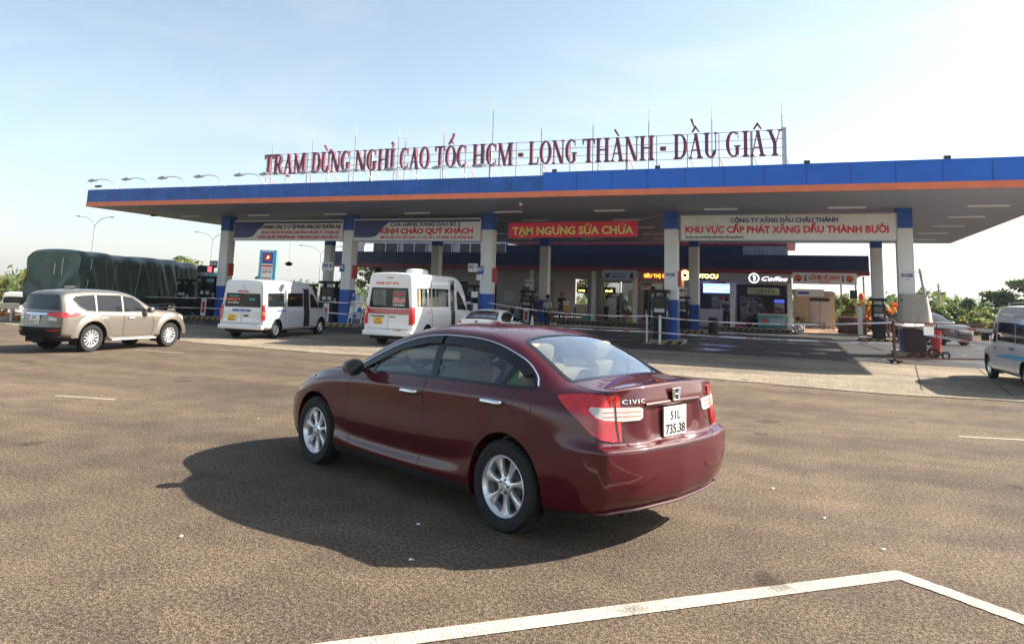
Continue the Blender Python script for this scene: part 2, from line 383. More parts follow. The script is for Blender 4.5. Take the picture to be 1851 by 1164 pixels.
# ---------------- ground ----------------
def ground_mat(name, c0, c1, rough=.9, bump=.6, fine=120, coarse=.35, spec=.3, patch=.25, grain=None, wet=None):
    m = bpy.data.materials.new(name); m.use_nodes = True; MT[name] = m; n = m.node_tree; L = n.links.new; b = n.nodes['Principled BSDF']
    N_ = n.nodes.new; tc = N_('ShaderNodeTexCoord')
    def noise(sc, det=4, ro=.6):
        x = N_('ShaderNodeTexNoise'); x.inputs['Scale'].default_value = sc; x.inputs['Detail'].default_value = det; x.inputs['Roughness'].default_value = ro; L(tc.outputs['Object'], x.inputs['Vector']); return x
    a = noise(fine, 5, .85); v = N_('ShaderNodeTexVoronoi'); v.inputs['Scale'].default_value = fine*.75; L(tc.outputs['Object'], v.inputs['Vector'])
    big = noise(coarse, 6, .6); mid = noise(coarse*9, 5, .6)
    r = N_('ShaderNodeValToRGB'); r.color_ramp.elements[0].color = (*c0, 1); r.color_ramp.elements[1].color = (*c1, 1); r.color_ramp.elements[0].position = .38; r.color_ramp.elements[1].position = .64
    L(a.outputs[0], r.inputs[0])
    mx = N_('ShaderNodeMix'); mx.data_type = 'RGBA'; mx.blend_type = 'MULTIPLY'
    r2 = N_('ShaderNodeValToRGB'); r2.color_ramp.elements[0].color = (1-patch, 1-patch, 1-patch, 1); r2.color_ramp.elements[1].color = (1, 1, 1, 1); r2.color_ramp.elements[0].position = .35; r2.color_ramp.elements[1].position = .62
    L(big.outputs[0], r2.inputs[0]); mx.inputs[0].default_value = 1; L(r.outputs[0], mx.inputs[6]); L(r2.outputs[0], mx.inputs[7])
    m2 = N_('ShaderNodeMix'); m2.data_type = 'RGBA'; m2.blend_type = 'MULTIPLY'; r3 = N_('ShaderNodeValToRGB'); r3.color_ramp.elements[0].color = (1-patch*.6,)*3+(1,); r3.color_ramp.elements[0].position = .4; r3.color_ramp.elements[1].position = .6
    L(mid.outputs[0], r3.inputs[0]); m2.inputs[0].default_value = 1; L(mx.outputs[2], m2.inputs[6]); L(r3.outputs[0], m2.inputs[7])
    L(m2.outputs[2], b.inputs['Base Color']); b.inputs['Roughness'].default_value = rough; b.inputs['Specular IOR Level'].default_value = spec
    if wet:
        wn = noise(wet[0], 4, .55); rw = N_('ShaderNodeValToRGB'); rw.color_ramp.elements[0].position = wet[1]; rw.color_ramp.elements[1].position = wet[1]+.08
        rw.color_ramp.elements[0].color = (rough,)*3+(1,); rw.color_ramp.elements[1].color = (wet[2],)*3+(1,); L(wn.outputs[0], rw.inputs[0]); L(rw.outputs[0], b.inputs['Roughness'])
    if grain:
        gn = noise(grain[0], 3, .75); rg = N_('ShaderNodeValToRGB'); rg.color_ramp.elements[0].position = .40; rg.color_ramp.elements[1].position = .62; rg.color_ramp.elements[0].color = (1-grain[1],)*3+(1,); rg.color_ramp.elements[1].color = (1+grain[1]*.4,)*3+(1,)
        m3 = N_('ShaderNodeMix'); m3.data_type = 'RGBA'; m3.blend_type = 'MULTIPLY'; m3.inputs[0].default_value = 1; L(gn.outputs[0], rg.inputs[0]); L(m2.outputs[2], m3.inputs[6]); L(rg.outputs[0], m3.inputs[7])
        # worn tracks and stains
        mp = N_('ShaderNodeMapping'); mp.inputs['Rotation'].default_value = (0, 0, .5); mp.inputs['Scale'].default_value = (.10, .9, 1); L(tc.outputs['Object'], mp.inputs[0])
        ts = N_('ShaderNodeTexNoise'); ts.inputs['Scale'].default_value = 1.1; ts.inputs['Detail'].default_value = 5; L(mp.outputs[0], ts.inputs['Vector'])
        rt_ = N_('ShaderNodeValToRGB'); rt_.color_ramp.elements[0].position = .36; rt_.color_ramp.elements[1].position = .60; rt_.color_ramp.elements[0].color = (.74, .73, .74, 1); rt_.color_ramp.elements[1].color = (1.06, 1.03, .98, 1); L(ts.outputs[0], rt_.inputs[0])
        m4 = N_('ShaderNodeMix'); m4.data_type = 'RGBA'; m4.blend_type = 'MULTIPLY'; m4.inputs[0].default_value = 1; L(m3.outputs[2], m4.inputs[6]); L(rt_.outputs[0], m4.inputs[7])
        sp = noise(1.7, 2, .4); rs_ = N_('ShaderNodeValToRGB'); rs_.color_ramp.elements[0].position = .26; rs_.color_ramp.elements[1].position = .31; rs_.color_ramp.elements[0].color = (.55, .55, .56, 1); rs_.color_ramp.elements[1].color = (1, 1, 1, 1); L(sp.outputs[0], rs_.inputs[0])
        m5 = N_('ShaderNodeMix'); m5.data_type = 'RGBA'; m5.blend_type = 'MULTIPLY'; m5.inputs[0].default_value = 1; L(m4.outputs[2], m5.inputs[6]); L(rs_.outputs[0], m5.inputs[7])
        L(m5.outputs[2], b.inputs['Base Color'])
    ad = N_('ShaderNodeMath'); ad.operation = 'ADD'; L(a.outputs[0], ad.inputs[0]); L(v.outputs['Distance'], ad.inputs[1])
    bp = N_('ShaderNodeBump'); bp.inputs['Strength'].default_value = bump; bp.inputs['Distance'].default_value = .012; L(ad.outputs[0], bp.inputs['Height']); L(bp.outputs[0], b.inputs['Normal'])
    return m
ground_mat('asphalt', (.012, .011, .011), (.47, .35, .245), fine=115, coarse=.22, patch=.38, bump=.7, grain=(38, .62))
ground_mat('apron', (.20, .18, .15), (.54, .45, .33), fine=55, coarse=.4, patch=.35, grain=(14, .35))
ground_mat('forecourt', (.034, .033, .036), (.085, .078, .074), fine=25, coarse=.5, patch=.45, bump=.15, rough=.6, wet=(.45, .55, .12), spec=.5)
ground_mat('soil', (.16, .12, .06), (.30, .24, .13), fine=4, coarse=.05, patch=.3)
ground_mat('line_paint', (.52, .48, .42), (.78, .73, .64), fine=80, coarse=3, patch=.15, bump=.6, rough=.8, grain=(30, .25))
def sheet(name, poly, z, m, holes=None):
    bm = bmesh.new(); vs = [bm.verts.new((x, y, z)) for x, y in poly]; f = bm.faces.new(vs)
    if f.normal.z < 0: f.normal_flip()
    bmesh.ops.triangulate(bm, faces=bm.faces[:]); me = bpy.data.meshes.new(name); bm.to_mesh(me); bm.free(); me.materials.append(MT[m])
    o = bpy.data.objects.new(name, me); COL.objects.link(o); return tag(o, kind='structure')
# ---------------- vehicle bodies ----------------
def shell(net, capF, capR, nu=6, nv=5, arches=()):
    """net[i][12] half cross-sections front to rear; caps: 6 rows x 2 columns of centre points. Returns full V,F (both sides)."""
    G = tensor(net, nu, nv); a, b = G.shape[:2]
    V = G.reshape(-1, 3).tolist(); F = grid_faces(a, b)
    net = np.array(net, float)
    for cap, row, st in ((capF, 0, 0), (capR, -1, a-1)):
        rg = net[row]; C = np.zeros((8, 3, 3))
        C[0] = rg[0:3]; C[7] = [rg[11], rg[10], rg[9]]
        for r_ in range(1, 7): C[r_, 0] = cap[r_-1][0]; C[r_, 1] = cap[r_-1][1]; C[r_, 2] = rg[r_+2]
        D = tensor(C, nv, nv); S = G[st]
        D[0, :] = S[0:2*nv+1]; D[:, -1] = S[2*nv:9*nv+1]; D[-1, :] = S[9*nv:11*nv+1][::-1]
        off = len(V); V += D.reshape(-1, 3).tolist(); F += grid_faces(D.shape[0], D.shape[1], off, flip=(row == 0))
    V = np.array(V)
    for (xc, zc, Ra, ymin) in arches:
        ins = (np.abs(V[:, 1]) > ymin) & (((V[:, 0]-xc)**2+(V[:, 2]-zc)**2 < Ra*Ra) | ((np.abs(V[:, 0]-xc) < Ra) & (V[:, 2] < zc)))
        F = [f for f in F if not all(ins[i] for i in f)]
        used = {i for f in F for i in f}
        for i in used:
            if ins[i]:
                dx, dz = V[i, 0]-xc, V[i, 2]-zc
                if dz < 0: V[i, 0] = xc+(Ra if dx > 0 else -Ra)
                else:
                    L = math.hypot(dx, dz) or 1; V[i, 0] = xc+dx/L*Ra; V[i, 2] = zc+dz/L*Ra
    n = len(V); W = V.copy(); W[:, 1] *= -1
    V = np.vstack([V, W]); F = F+[tuple(i+n for i in f)[::-1] for f in F]
    V, F = weld(V, F)
    N = vnormals(V, F); c = np.array([V[:, 0].mean(), 0, V[:, 2].mean()])
    if ((V-c)*N).sum() < 0: F = [f[::-1] for f in F]; N = -N
    return V, F, N
def smooth_mesh(V, F, it=2, lam=.4, fixed=None):
    n = len(V); A = np.array([(f[i], f[(i+1) % len(f)]) for f in F for i in range(len(f))])
    for _ in range(it):
        s = np.zeros_like(V); c = np.zeros(n); np.add.at(s, A[:, 0], V[A[:, 1]]); np.add.at(c, A[:, 0], 1)
        m = c > 0
        if fixed is not None: m &= ~fixed
        V[m] += lam*(s[m]/c[m][:, None]-V[m])
    return V
def boundary_verts(F):
    from collections import Counter
    C = Counter()
    for f in F:
        for i in range(len(f)): C[tuple(sorted((f[i], f[(i+1) % len(f)])))] += 1
    return [e for e, k in C.items() if k == 1]
def arch_flange(V, F, arches, depth=.10):
    """turn the wheel-opening edge inward so the sheet reads as having thickness"""
    mb = MB()
    for e in boundary_verts(F):
        for (xc, zc, Ra, ymin) in arches:
            p = [V[i] for i in e]
            if all(abs(q[1]) > ymin-.05 and (abs(math.hypot(q[0]-xc, q[2]-zc)-Ra) < .012 or (q[2] < zc and abs(abs(q[0]-xc)-Ra) < .012)) for q in p):
                s = 1 if p[0][1] > 0 else -1
                mb.add([p[0], p[1], (p[1][0], p[1][1]-s*depth, p[1][2]), (p[0][0], p[0][1]-s*depth, p[0][2])], [(0, 1, 2, 3)])
    return mb
def alloy_wheel(parent, x, y, rad, rim_r, width, side, spokes=7, style='petal', name='wheel', tyre='rubber', dark='alloy_dark'):
    """wheel part (tyre mesh) with rim and hub cap; side=+1 means the outer face looks to +y"""
    w_ = width/2; s = side
    t = MB(); pr = []
    for k in range(0, 25):
        a = math.pi*2*k/24; pr.append(a)
    hw = w_; r0, r1 = rim_r, rad
    prof = [(r0, -hw*.9), (r0+(r1-r0)*.35, -hw*1.03), (r0+(r1-r0)*.8, -hw), (r1-.008, -hw*.82), (r1, -hw*.66), (r1, hw*.66), (r1-.008, hw*.82), (r0+(r1-r0)*.8, hw), (r0+(r1-r0)*.35, hw*1.03), (r0, hw*.9), (r0-.01, hw*.6), (r0-.01, -hw*.6)]
    t.lathe(prof, 56, axis='Y', closed=True)
    for k in range(56):       # tread blocks
        a = 2*math.pi*k/56
        for yy in (-.045, .045):
            c, s_ = math.cos(a), math.sin(a)
            t.bar((c*(r1+.001), yy-.03, s_*(r1+.001)), (c*(r1+.001), yy+.03, s_*(r1+.001)), .022, .008)
    o = t.build(name, tyre, parent, angle=40); o.location = (x, y, rad)
    if side < 0: o.rotation_euler = (0, 0, math.pi)
    m = MB(); face = hw*.80
    m.lathe([(rim_r+.004, face+.004), (rim_r-.006, face+.012), (rim_r-.018, face-.002), (rim_r-.03, face-.035), (rim_r-.035, -hw*.7), (rim_r-.03, -hw*.85)], 56, axis='Y')
    nb = spokes; rr = rim_r-.014; hub = rim_r*.30
    for k in range(nb):
        a = 2*math.pi*k/nb+.22
        def P(r_, t_, yy): return (r_*math.cos(a+t_/max(r_, .01)), yy, r_*math.sin(a+t_/max(r_, .01)))
        if style == 'petal': prof_w = [(hub*.55, .020), (hub, .020), (rim_r*.5, .017), (rim_r*.72, .027), (rim_r*.88, .043), (rr, .056)]
        elif style == 'fine': prof_w = [(hub*.6, .018), (rim_r*.5, .016), (rim_r*.8, .020), (rr, .026)]
        else: prof_w = [(hub*.6, .03), (rim_r*.5, .035), (rim_r*.8, .05), (rr, .07)]
        vs = []
        for r_, wd in prof_w:
            tt = r_/rim_r; yc = face-.006-.018*(1-tt)**.5*(1 if style != 'steel' else .3)+(.016 if r_ < hub else 0)
            vs += [P(r_, -wd, yc-.012), P(r_, -wd*.72, yc), P(r_, 0, yc+.004), P(r_, wd*.72, yc), P(r_, wd, yc-.012), P(r_, wd, yc-.035), P(r_, -wd, yc-.035)]
        fs = []
        for i in range(len(prof_w)-1):
            for j in range(7): fs.append((i*7+j, i*7+(j+1) % 7, (i+1)*7+(j+1) % 7, (i+1)*7+j))
        m.add(vs, fs)
    m.lathe([(hub, face-.04), (hub, face-.018), (hub*.9, face-.012), (hub*.45, face-.008), (hub*.42, face+.006), (hub*.36, face+.012), (.001, face+.013)], 24, axis='Y')
    r_o = m.build('rim', 'alloy', o, angle=35)
    d = MB(); d.lathe([(rim_r-.032, face-.085), (.001, face-.08)], 32, axis='Y')
    d.lathe([(.13, face-.075), (.13, face-.06), (.04, face-.055)], 32, axis='Y')
    for k in range(5):
        a = 2*math.pi*k/5+.5; c = (hub*.70*math.cos(a), 0, hub*.70*math.sin(a))
        d.lathe([(.009, face-.02), (.009, face-.0055), (.001, face-.005)], 8, c=c, axis='Y')
    d.build('brake_disc', dark, o)
    return o
def headrest_seat(parent, x, y, z, m='seat_beige', w_=.50, bench=False):
    b = MB(); b.bbox(x-.02, x+.46, y-w_/2, y+w_/2, z-.16, z, .05)
    b2 = MB(); b2.bbox(-.07, .07, y-w_/2, y+w_/2, 0, .58, .055); b2.xf(Matrix.Translation((x-.02, 0, z-.03)) @ Matrix.Rotation(-.28, 4, 'Y')); b.v  # leaning back
    b.add(b2.v, b2.f)
    s = b.build('seat', m, parent, angle=60)
    for yy in ((y-w_*.30, y+w_*.30) if bench else (y,)):
        h = MB(); h.bbox(-.055, .055, yy-.13, yy+.13, .60, .80, .05); h.xf(Matrix.Translation((x-.02, 0, z-.03)) @ Matrix.Rotation(-.28, 4, 'Y')); h.build('headrest', m, s, angle=60)
    return s
def steering(parent, x, y, z):
    m = MB(); pts = [(0, .185*math.cos(a), .185*math.sin(a)) for a in [2*math.pi*k/28 for k in range(29)]]
    m.tube(pts, .016, 6, cap=False); m.bar((0, -.17, 0), (0, .17, 0), .03); m.bar((0, 0, 0), (0, 0, -.17), .03); m.bbox(-.01, .05, -.07, .07, -.06, .05, .015)
    m.tube([(0.02, 0, 0), (.4, 0, 0)], .03, 8)
    m.xf(Matrix.Translation((x, y, z)) @ Matrix.Rotation(-.42, 4, 'Y')); m.build('steering_wheel', 'cabin_dark', parent, angle=50)
# ---------------- the maroon saloon ----------------
def sedan_net():
    X = {}
    X[0] = [(3.50,0,.68),(3.38,0,.76),(3.05,0,.87),(2.7,0,.94),(2.36,0,.985),(1.95,0,1.205),(1.5,0,1.385),(1.05,0,1.435),(.6,0,1.43),(.2,0,1.375),(-.12,0,1.255),(-.45,0,1.105),(-.68,0,1.09),(-.88,0,1.10)]
    X[2] = [(3.40,.52,.66),(3.25,.62,.73),(2.95,.70,.845),(2.65,.735,.915),(2.26,.745,.955),(1.87,.665,1.165),(1.46,.60,1.325),(1.05,.57,1.385),(.6,.565,1.382),(.2,.57,1.33),(-.12,.60,1.205),(-.43,.645,1.07),(-.66,.665,1.055),(-.82,.64,1.065)]
    X[3] = [(3.34,.60,.63),(3.18,.74,.70),(2.93,.785,.80),(2.65,.805,.865),(2.26,.815,.905),(1.95,.825,.925),(1.5,.83,.945),(1.05,.832,.962),(.6,.828,.978),(.2,.818,.992),(-.12,.80,1.0),(-.43,.775,.995),(-.63,.745,.985),(-.775,.715,.985)]
    X[4] = [(3.34,.65,.60),(3.18,.79,.65),(2.93,.85,.74),(2.66,.868,.80),(2.26,.862,.83),(1.95,.862,.85),(1.5,.865,.865),(1.05,.868,.88),(.6,.87,.895),(.2,.868,.91),(-.12,.862,.92),(-.43,.835,.91),(-.62,.80,.90),(-.77,.76,.895)]
    X[5] = [(3.36,.68,.54),(3.2,.81,.585),(2.95,.866,.65),(2.67,.878,.70),(2.27,.862,.72),(1.95,.855,.72),(1.5,.855,.725),(1.05,.857,.735),(.6,.862,.75),(.2,.873,.765),(-.12,.872,.775),(-.43,.852,.77),(-.63,.82,.75),(-.81,.772,.722)]
    X[6] = [(3.37,.69,.49),(3.2,.815,.52),(2.95,.866,.57),(2.67,.878,.58),(2.27,.872,.55),(1.95,.871,.53),(1.5,.871,.53),(1.05,.873,.54),(.6,.876,.57),(.2,.876,.64),(-.12,.876,.65),(-.43,.860,.65),(-.65,.838,.66),(-.875,.787,.682)]
    X[7] = [(3.37,.69,.42),(3.2,.812,.43),(2.95,.86,.46),(2.67,.870,.46),(2.27,.853,.41),(1.95,.848,.375),(1.5,.846,.37),(1.05,.848,.38),(.6,.855,.41),(.2,.876,.49),(-.12,.874,.51),(-.43,.86,.52),(-.66,.84,.53),(-.87,.79,.53)]
    X[8] = [(3.35,.68,.31),(3.18,.80,.30),(2.95,.85,.31),(2.67,.868,.31),(2.27,.872,.30),(1.95,.874,.285),(1.5,.875,.28),(1.05,.876,.28),(.6,.876,.29),(.2,.878,.31),(-.12,.868,.34),(-.43,.845,.36),(-.65,.82,.37),(-.85,.765,.385)]
    X[9] = [(3.30,.64,.21),(3.15,.74,.19),(2.93,.79,.185),(2.67,.81,.18),(2.27,.82,.175),(1.95,.825,.175),(1.5,.828,.175),(1.05,.828,.175),(.6,.828,.18),(.2,.825,.19),(-.12,.81,.21),(-.43,.79,.235),(-.62,.76,.255),(-.80,.70,.27)]
    X[11] = [(3.40,0,.20),(3.25,0,.18),(3,0,.17),(2.7,0,.17),(2.3,0,.17),(1.95,0,.17),(1.5,0,.17),(1.05,0,.17),(.6,0,.17),(.2,0,.17),(-.12,0,.19),(-.43,0,.21),(-.65,0,.24),(-.89,0,.265)]
    net = []
    for i in range(14):
        r = [None]*12
        for j in (0, 2, 3, 4, 5, 6, 7, 8, 9, 11): r[j] = X[j][i]
        a, b = np.array(r[0]), np.array(r[2]); m = a*.5+b*.5; m[2] = a[2]*.78+b[2]*.22; m[0] = a[0]*.72+b[0]*.28; r[1] = tuple(m)
        a, b = np.array(r[9]), np.array(r[11]); m = a*.55+b*.45; m[2] = b[2]; m[0] = a[0]*.4+b[0]*.6; r[10] = tuple(m)
        net.append(r)
    capR = [[(-.895,0,.99),(-.88,.37,.985)], [(-.905,0,.90),(-.885,.38,.895)], [(-.912,0,.712),(-.895,.40,.716)], [(-.978,0,.682),(-.952,.42,.682)], [(-.985,0,.52),(-.96,.44,.525)], [(-.965,0,.36),(-.935,.43,.365)]]
    capF = [[(3.55,0,.60),(3.51,.33,.60)], [(3.56,0,.56),(3.52,.34,.56)], [(3.57,0,.50),(3.53,.35,.50)], [(3.575,0,.45),(3.53,.36,.45)], [(3.57,0,.38),(3.53,.36,.38)], [(3.54,0,.28),(3.50,.36,.28)]]
    return net, capF, capR
def build_sedan(loc, rz, label, paint='paint_maroon', detail=True, s=1):
    root = thing('saloon_car', label, 'car', loc, rz, s)
    WB = 2.67; hz = .318
    arches = [(0, .335, .362, .55), (WB, .335, .362, .55)]
    net, cF, cR = sedan_net()
    V, F, N = shell(net, cF, cR, 9 if detail else 5, 9 if detail else 5, arches)
    bd = np.zeros(len(V), bool)
    for e in boundary_verts(F): bd[list(e)] = True
    V = smooth_mesh(V, F, 2 if detail else 1, .5, bd); N = vnormals(V, F); c0 = np.array([1.2, 0, .7])
    if ((V-c0)*N).sum() < 0: N = -N
    for k in range(len(V)):
        x, y, z = V[k]
        if x < -.8 and z < .97:
            hw_ = .335 if z > .80 else .335-(.80-z)*.7
            e = min(hw_-abs(y), z-.70, .965-z)
            if e > -.012: tt_ = min(1, max(0, (e+.012)/.055)); V[k, 0] += .020*tt_*tt_*(3-2*tt_)
    N = vnormals(V, F)
    if ((V-c0)*N).sum() < 0: N = -N
    S = Surf(V, F)
    # glass outlines ------------------------------------------------
    dlo = smooth_poly([(2.06,.955),(1.80,1.095),(1.50,1.225),(1.15,1.302),(.72,1.318),(.35,1.29),(.02,1.20),(-.16,1.105),(-.22,1.035),(-.10,1.012),(.6,.998),(1.4,.975),(1.9,.95)], 5)
    dli = inset(dlo, .022); dlm = inset(dlo, .012)
    rgo = smooth_poly([(.235,0),(.225,.30),(.165,.50),(.02,.545),(-.22,.585),(-.405,.60),(-.432,.54),(-.452,.3),(-.462,0),(-.452,-.3),(-.432,-.54),(-.405,-.60),(-.22,-.585),(.02,-.545),(.165,-.50),(.225,-.30)], 4)
    rgi = inset(rgo, .04); rgm = inset(rgo, .02)
    wso = smooth_poly([(1.42,0),(1.43,.3),(1.50,.52),(1.62,.575),(2.0,.66),(2.20,.70),(2.30,.60),(2.37,.3),(2.38,0),(2.37,-.3),(2.30,-.60),(2.20,-.70),(2.0,-.66),(1.62,-.575),(1.50,-.52),(1.43,-.3)], 4)
    wsi = inset(wso, .04); wsm = inset(wso, .02)
    C = np.array([V[list(f)].mean(0) for f in F]); FN = np.array([N[list(f)].mean(0) for f in F])
    door_f = smooth_poly([(2.03,.96),(2.12,.80),(2.14,.5),(2.02,.27),(1.02,.255),(1.0,.6),(1.0,.97)], 1)
    door_r = [(.99,.97),(.99,.6),(1.01,.255),(.45,.26),(.33,.44),(.28,.62),(.10,.80),(-.02,.96),(-.06,1.01)]
    kind = []
    for c, n in zip(C, FN):
        x, y, z = c; k = 'body'
        if z > .93 and in_poly(x, z, dlm) and abs(n[1]) > .35 and abs(y) > .45: k = 'cut'
        elif z > 1.08 and -.5 < x < .3 and in_poly(x, y, rgm) and n[2] > .2: k = 'cut'
        elif z > .97 and x > 1.4 and in_poly(x, y, wsm) and n[2] > .2: k = 'cut'
        elif abs(n[1]) > .5 and .25 < z < 1.01 and abs(y) > .7 and in_poly(x, z, door_f): k = 'front_door'
        elif abs(n[1]) > .5 and .25 < z < 1.01 and abs(y) > .7 and in_poly(x, z, door_r): k = 'rear_door'
        elif x < -.5 and z < .665 and z > .2 and (x < -.42): k = 'rear_bumper'
        elif x < -.47 and abs(y) < .62 and z > .665: k = 'boot_lid'
        elif x > 2.42 and n[2] > .5 and abs(y) < .68: k = 'bonnet'
        elif z < .25: k = 'under'
        kind.append(k)
    def sub(k, name, m, shift=0, side=None):
        fs = [f for f, q, c in zip(F, kind, C) if q == k and (side is None or c[1]*side > 0)]
        return sub_mesh(name, V, fs, N, m, parts.get('x', root)) if fs else None
    parts = {}
    body = sub('body', 'body', paint); sub('under', 'underbody', 'under')
    bump = sub('rear_bumper', 'rear_bumper', paint); lid = sub('boot_lid', 'boot_lid', paint); sub('bonnet', 'bonnet', paint)
    doors = {}
    for sd in (1, -1):
        for k in ('front_door', 'rear_door'): doors[k, sd] = sub(k, k, paint, side=sd)
    # inner lining seen through the glass
    fs = [f for f, q, c in zip(F, kind, C) if q in ('body', 'boot_lid') and c[2] > .98 and -.5 < c[0] < 2.2]
    sub_mesh('roof_lining', V, fs, N, 'lining', root, shift=.022)
    fs = [f for f, q, c in zip(F, kind, C) if q in ('front_door', 'rear_door')]
    sub_mesh('door_lining', V, fs, N, 'cabin_dark', root, shift=.03)
    for ar_ in arches:
        for sg in (1, -1):
            fl = arch_flange(V, [f for f in F if V[f[0]][1]*sg > 0], [ar_]); fl.build('arch_lip', paint, root)
    for (xc, zc, Ra, ym) in arches:
        for sg in (1, -1):
            wl = MB()
            prof = arc_pts(xc, zc, Ra-.004, 0, 180, 20); prof = [(xc+Ra-.004, .16)]+prof+[(xc-Ra+.004, .16)]
            vs = [(a, sg*.80, b) for a, b in prof]+[(a, sg*.50, b) for a, b in prof]; n = len(prof)
            wl.add(vs, [(i, i+1, n+i+1, n+i) for i in range(n-1)]+[tuple(range(n, 2*n))])
            wl.build('wheel_well', 'under', root)
    # glass ---------------------------------------------------------
    for sd in (SIDE, SIDER): g = MB(); S.ring(g, dlo, dli, sd, .002, n=140); g.build('window_frame', 'black_gloss', root, smooth=True, angle=60)
    def strips(pts, fr=SIDE, wd=.06):
        q = MB(); S.strip(q, pts, wd, fr, .003, mirror=True, n=14); return q
    for ln_, wd_ in (([(.905,1.00),(.985,1.31)], .085), ([(.11,1.01),(.02,1.21)], .04), ([(1.80,.955),(1.73,1.12)], .03)):
        for sd in (SIDE, SIDER): q = MB(); S.strip(q, ln_, wd_, sd, .003, n=14); q.build('window_pillar', 'black_gloss', root)
    inn = inset(dlo, .016)
    def clip(poly, x0, z0, x1, z1, keep):
        out = []; nx, nz = (z1-z0), -(x1-x0)
        f_ = lambda p: ((p[0]-x0)*nx+(p[1]-z0)*nz)*keep
        for i in range(len(poly)):
            a, b = poly[i-1], poly[i]; fa, fb = f_(a), f_(b)
            if (fa >= 0) != (fb >= 0): t = fa/(fa-fb); out.append((a[0]+(b[0]-a[0])*t, a[1]+(b[1]-a[1])*t))
            if fb >= 0: out.append(b)
        return out
    fw_ = clip(inn, .945, .9, .945, 1.4, 1 if True else -1); rr_ = clip(inn, .945, .9, .945, 1.4, -1)
    if sum(p[0] for p in fw_)/len(fw_) < sum(p[0] for p in rr_)/len(rr_): fw_, rr_ = rr_, fw_
    rd_ = clip(rr_, .065, .9, .065, 1.4, 1); qt_ = clip(rr_, .065, .9, .065, 1.4, -1)
    if sum(p[0] for p in rd_)/len(rd_) < sum(p[0] for p in qt_)/len(qt_): rd_, qt_ = qt_, rd_
    for poly in (fw_, rd_, qt_):
        for sd in (SIDE, SIDER):
            q = MB(); S.patch(q, poly, sd, .08, -.004); q.build('side_window', 'glass_side', root, smooth=True)
    g = MB(); S.ring(g, rgo, rgi, TOP, .002, n=110); g.build('rear_window_border', 'black_gloss', root, smooth=True)
    q = MB(); S.patch(q, inset(rgo, .03), TOP, .08, -.003); rw = q.build('rear_window', 'glass_rear', root, smooth=True)
    g = MB(); S.ring(g, wso, wsi, TOP, .002, n=110); g.build('windscreen_border', 'black_gloss', root, smooth=True)
    q = MB(); S.patch(q, inset(wso, .03), TOP, .08, -.003); q.build('windscreen', 'glass_side', root, smooth=True)
    # bright line and rain visors over the side glass
    topl = [p for p in smooth_open([(2.09,.965),(1.81,1.11),(1.50,1.242),(1.15,1.319),(.72,1.335),(.35,1.307),(.02,1.216),(-.17,1.115),(-.235,1.04)], 6)]
    q = MB(); S.strip(q, topl, .012, SIDE, .006, mirror=True, n=80, r=.0065); q.build('chrome_trim', 'chrome', root, smooth=True)
    vis_f = [(1.98,1.0),(1.78,1.10),(1.50,1.232),(1.15,1.31),(.985,1.322),(.97,1.262),(1.14,1.252),(1.48,1.172),(1.74,1.055),(1.93,.975)]
    vis_r = [(.93,1.325),(.72,1.328),(.35,1.30),(.02,1.21),(-.14,1.11),(-.08,1.09),(.05,1.155),(.34,1.238),(.72,1.268),(.92,1.264)]
    for sd in (SIDE, SIDER):
        for pl in (vis_f, vis_r):
            q = MB(); S.patch(q, pl, sd, .08, .018, .016); q.build('rain_visor', 'black_gloss', root, smooth=True, angle=50)
    # shut lines
    q = MB()
    for ln in ([(2.03,.955),(2.115,.82),(2.14,.55),(2.05,.29),(1.98,.262)], [(.985,.985),(.985,.6),(1.01,.262)], [(1.98,.262),(1.0,.25),(.46,.258)], [(.46,.258),(.345,.43),(.295,.60),(.20,.715),(.06,.84),(-.03,.95),(-.05,1.01)]):
        S.strip(q, smooth_open(ln, 5), .0095, SIDE, .0015, mirror=True, n=40)
    S.strip(q, smooth_open([(-.08,.94),(-.06,.87),(-.12,.815),(-.21,.82),(-.25,.88),(-.24,.94)], 5), .006, SIDE, .0015, n=40)   # fuel flap
    S.strip(q, smooth_open([(-.40,.665),(-.50,.668),(-.62,.668)], 4), .007, SIDE, .0015, mirror=True, n=16)
    S.strip(q, smooth_open([(-.60,1.02),(-.585,.98),(-.57,.90)],4), .007, REAR, .0015, n=10) if 0 else None
    S.strip(q, [(-.615,.96),(-.615,.9),(-.585,.78),(-.53,.70),(-.42,.672),(0,.668),(.42,.672),(.53,.70),(.585,.78),(.615,.9),(.615,.96)], .008, REAR, .0018, n=90)
    S.strip(q, smooth_open([(-.47,.60),(-.50,.625),(-.66,.655),(-.86,.655)],4), .008, TOP, .0018, mirror=True, n=30)
    S.strip(q, [(2.42,.70),(2.9,.715),(3.2,.66),(3.34,.55)], .008, TOP, .0018, mirror=True, n=30)
    q.build('panel_gap', 'black_trim', body)
    # lower body: shadow line under the sill, put in as a dark strip
    q = MB(); S.strip(q, [(2.28,.222),(1.3,.212),(.42,.222)], .05, SIDE, .003, mirror=True, n=40); q.build('sill_shadow_line', 'black_trim', root)
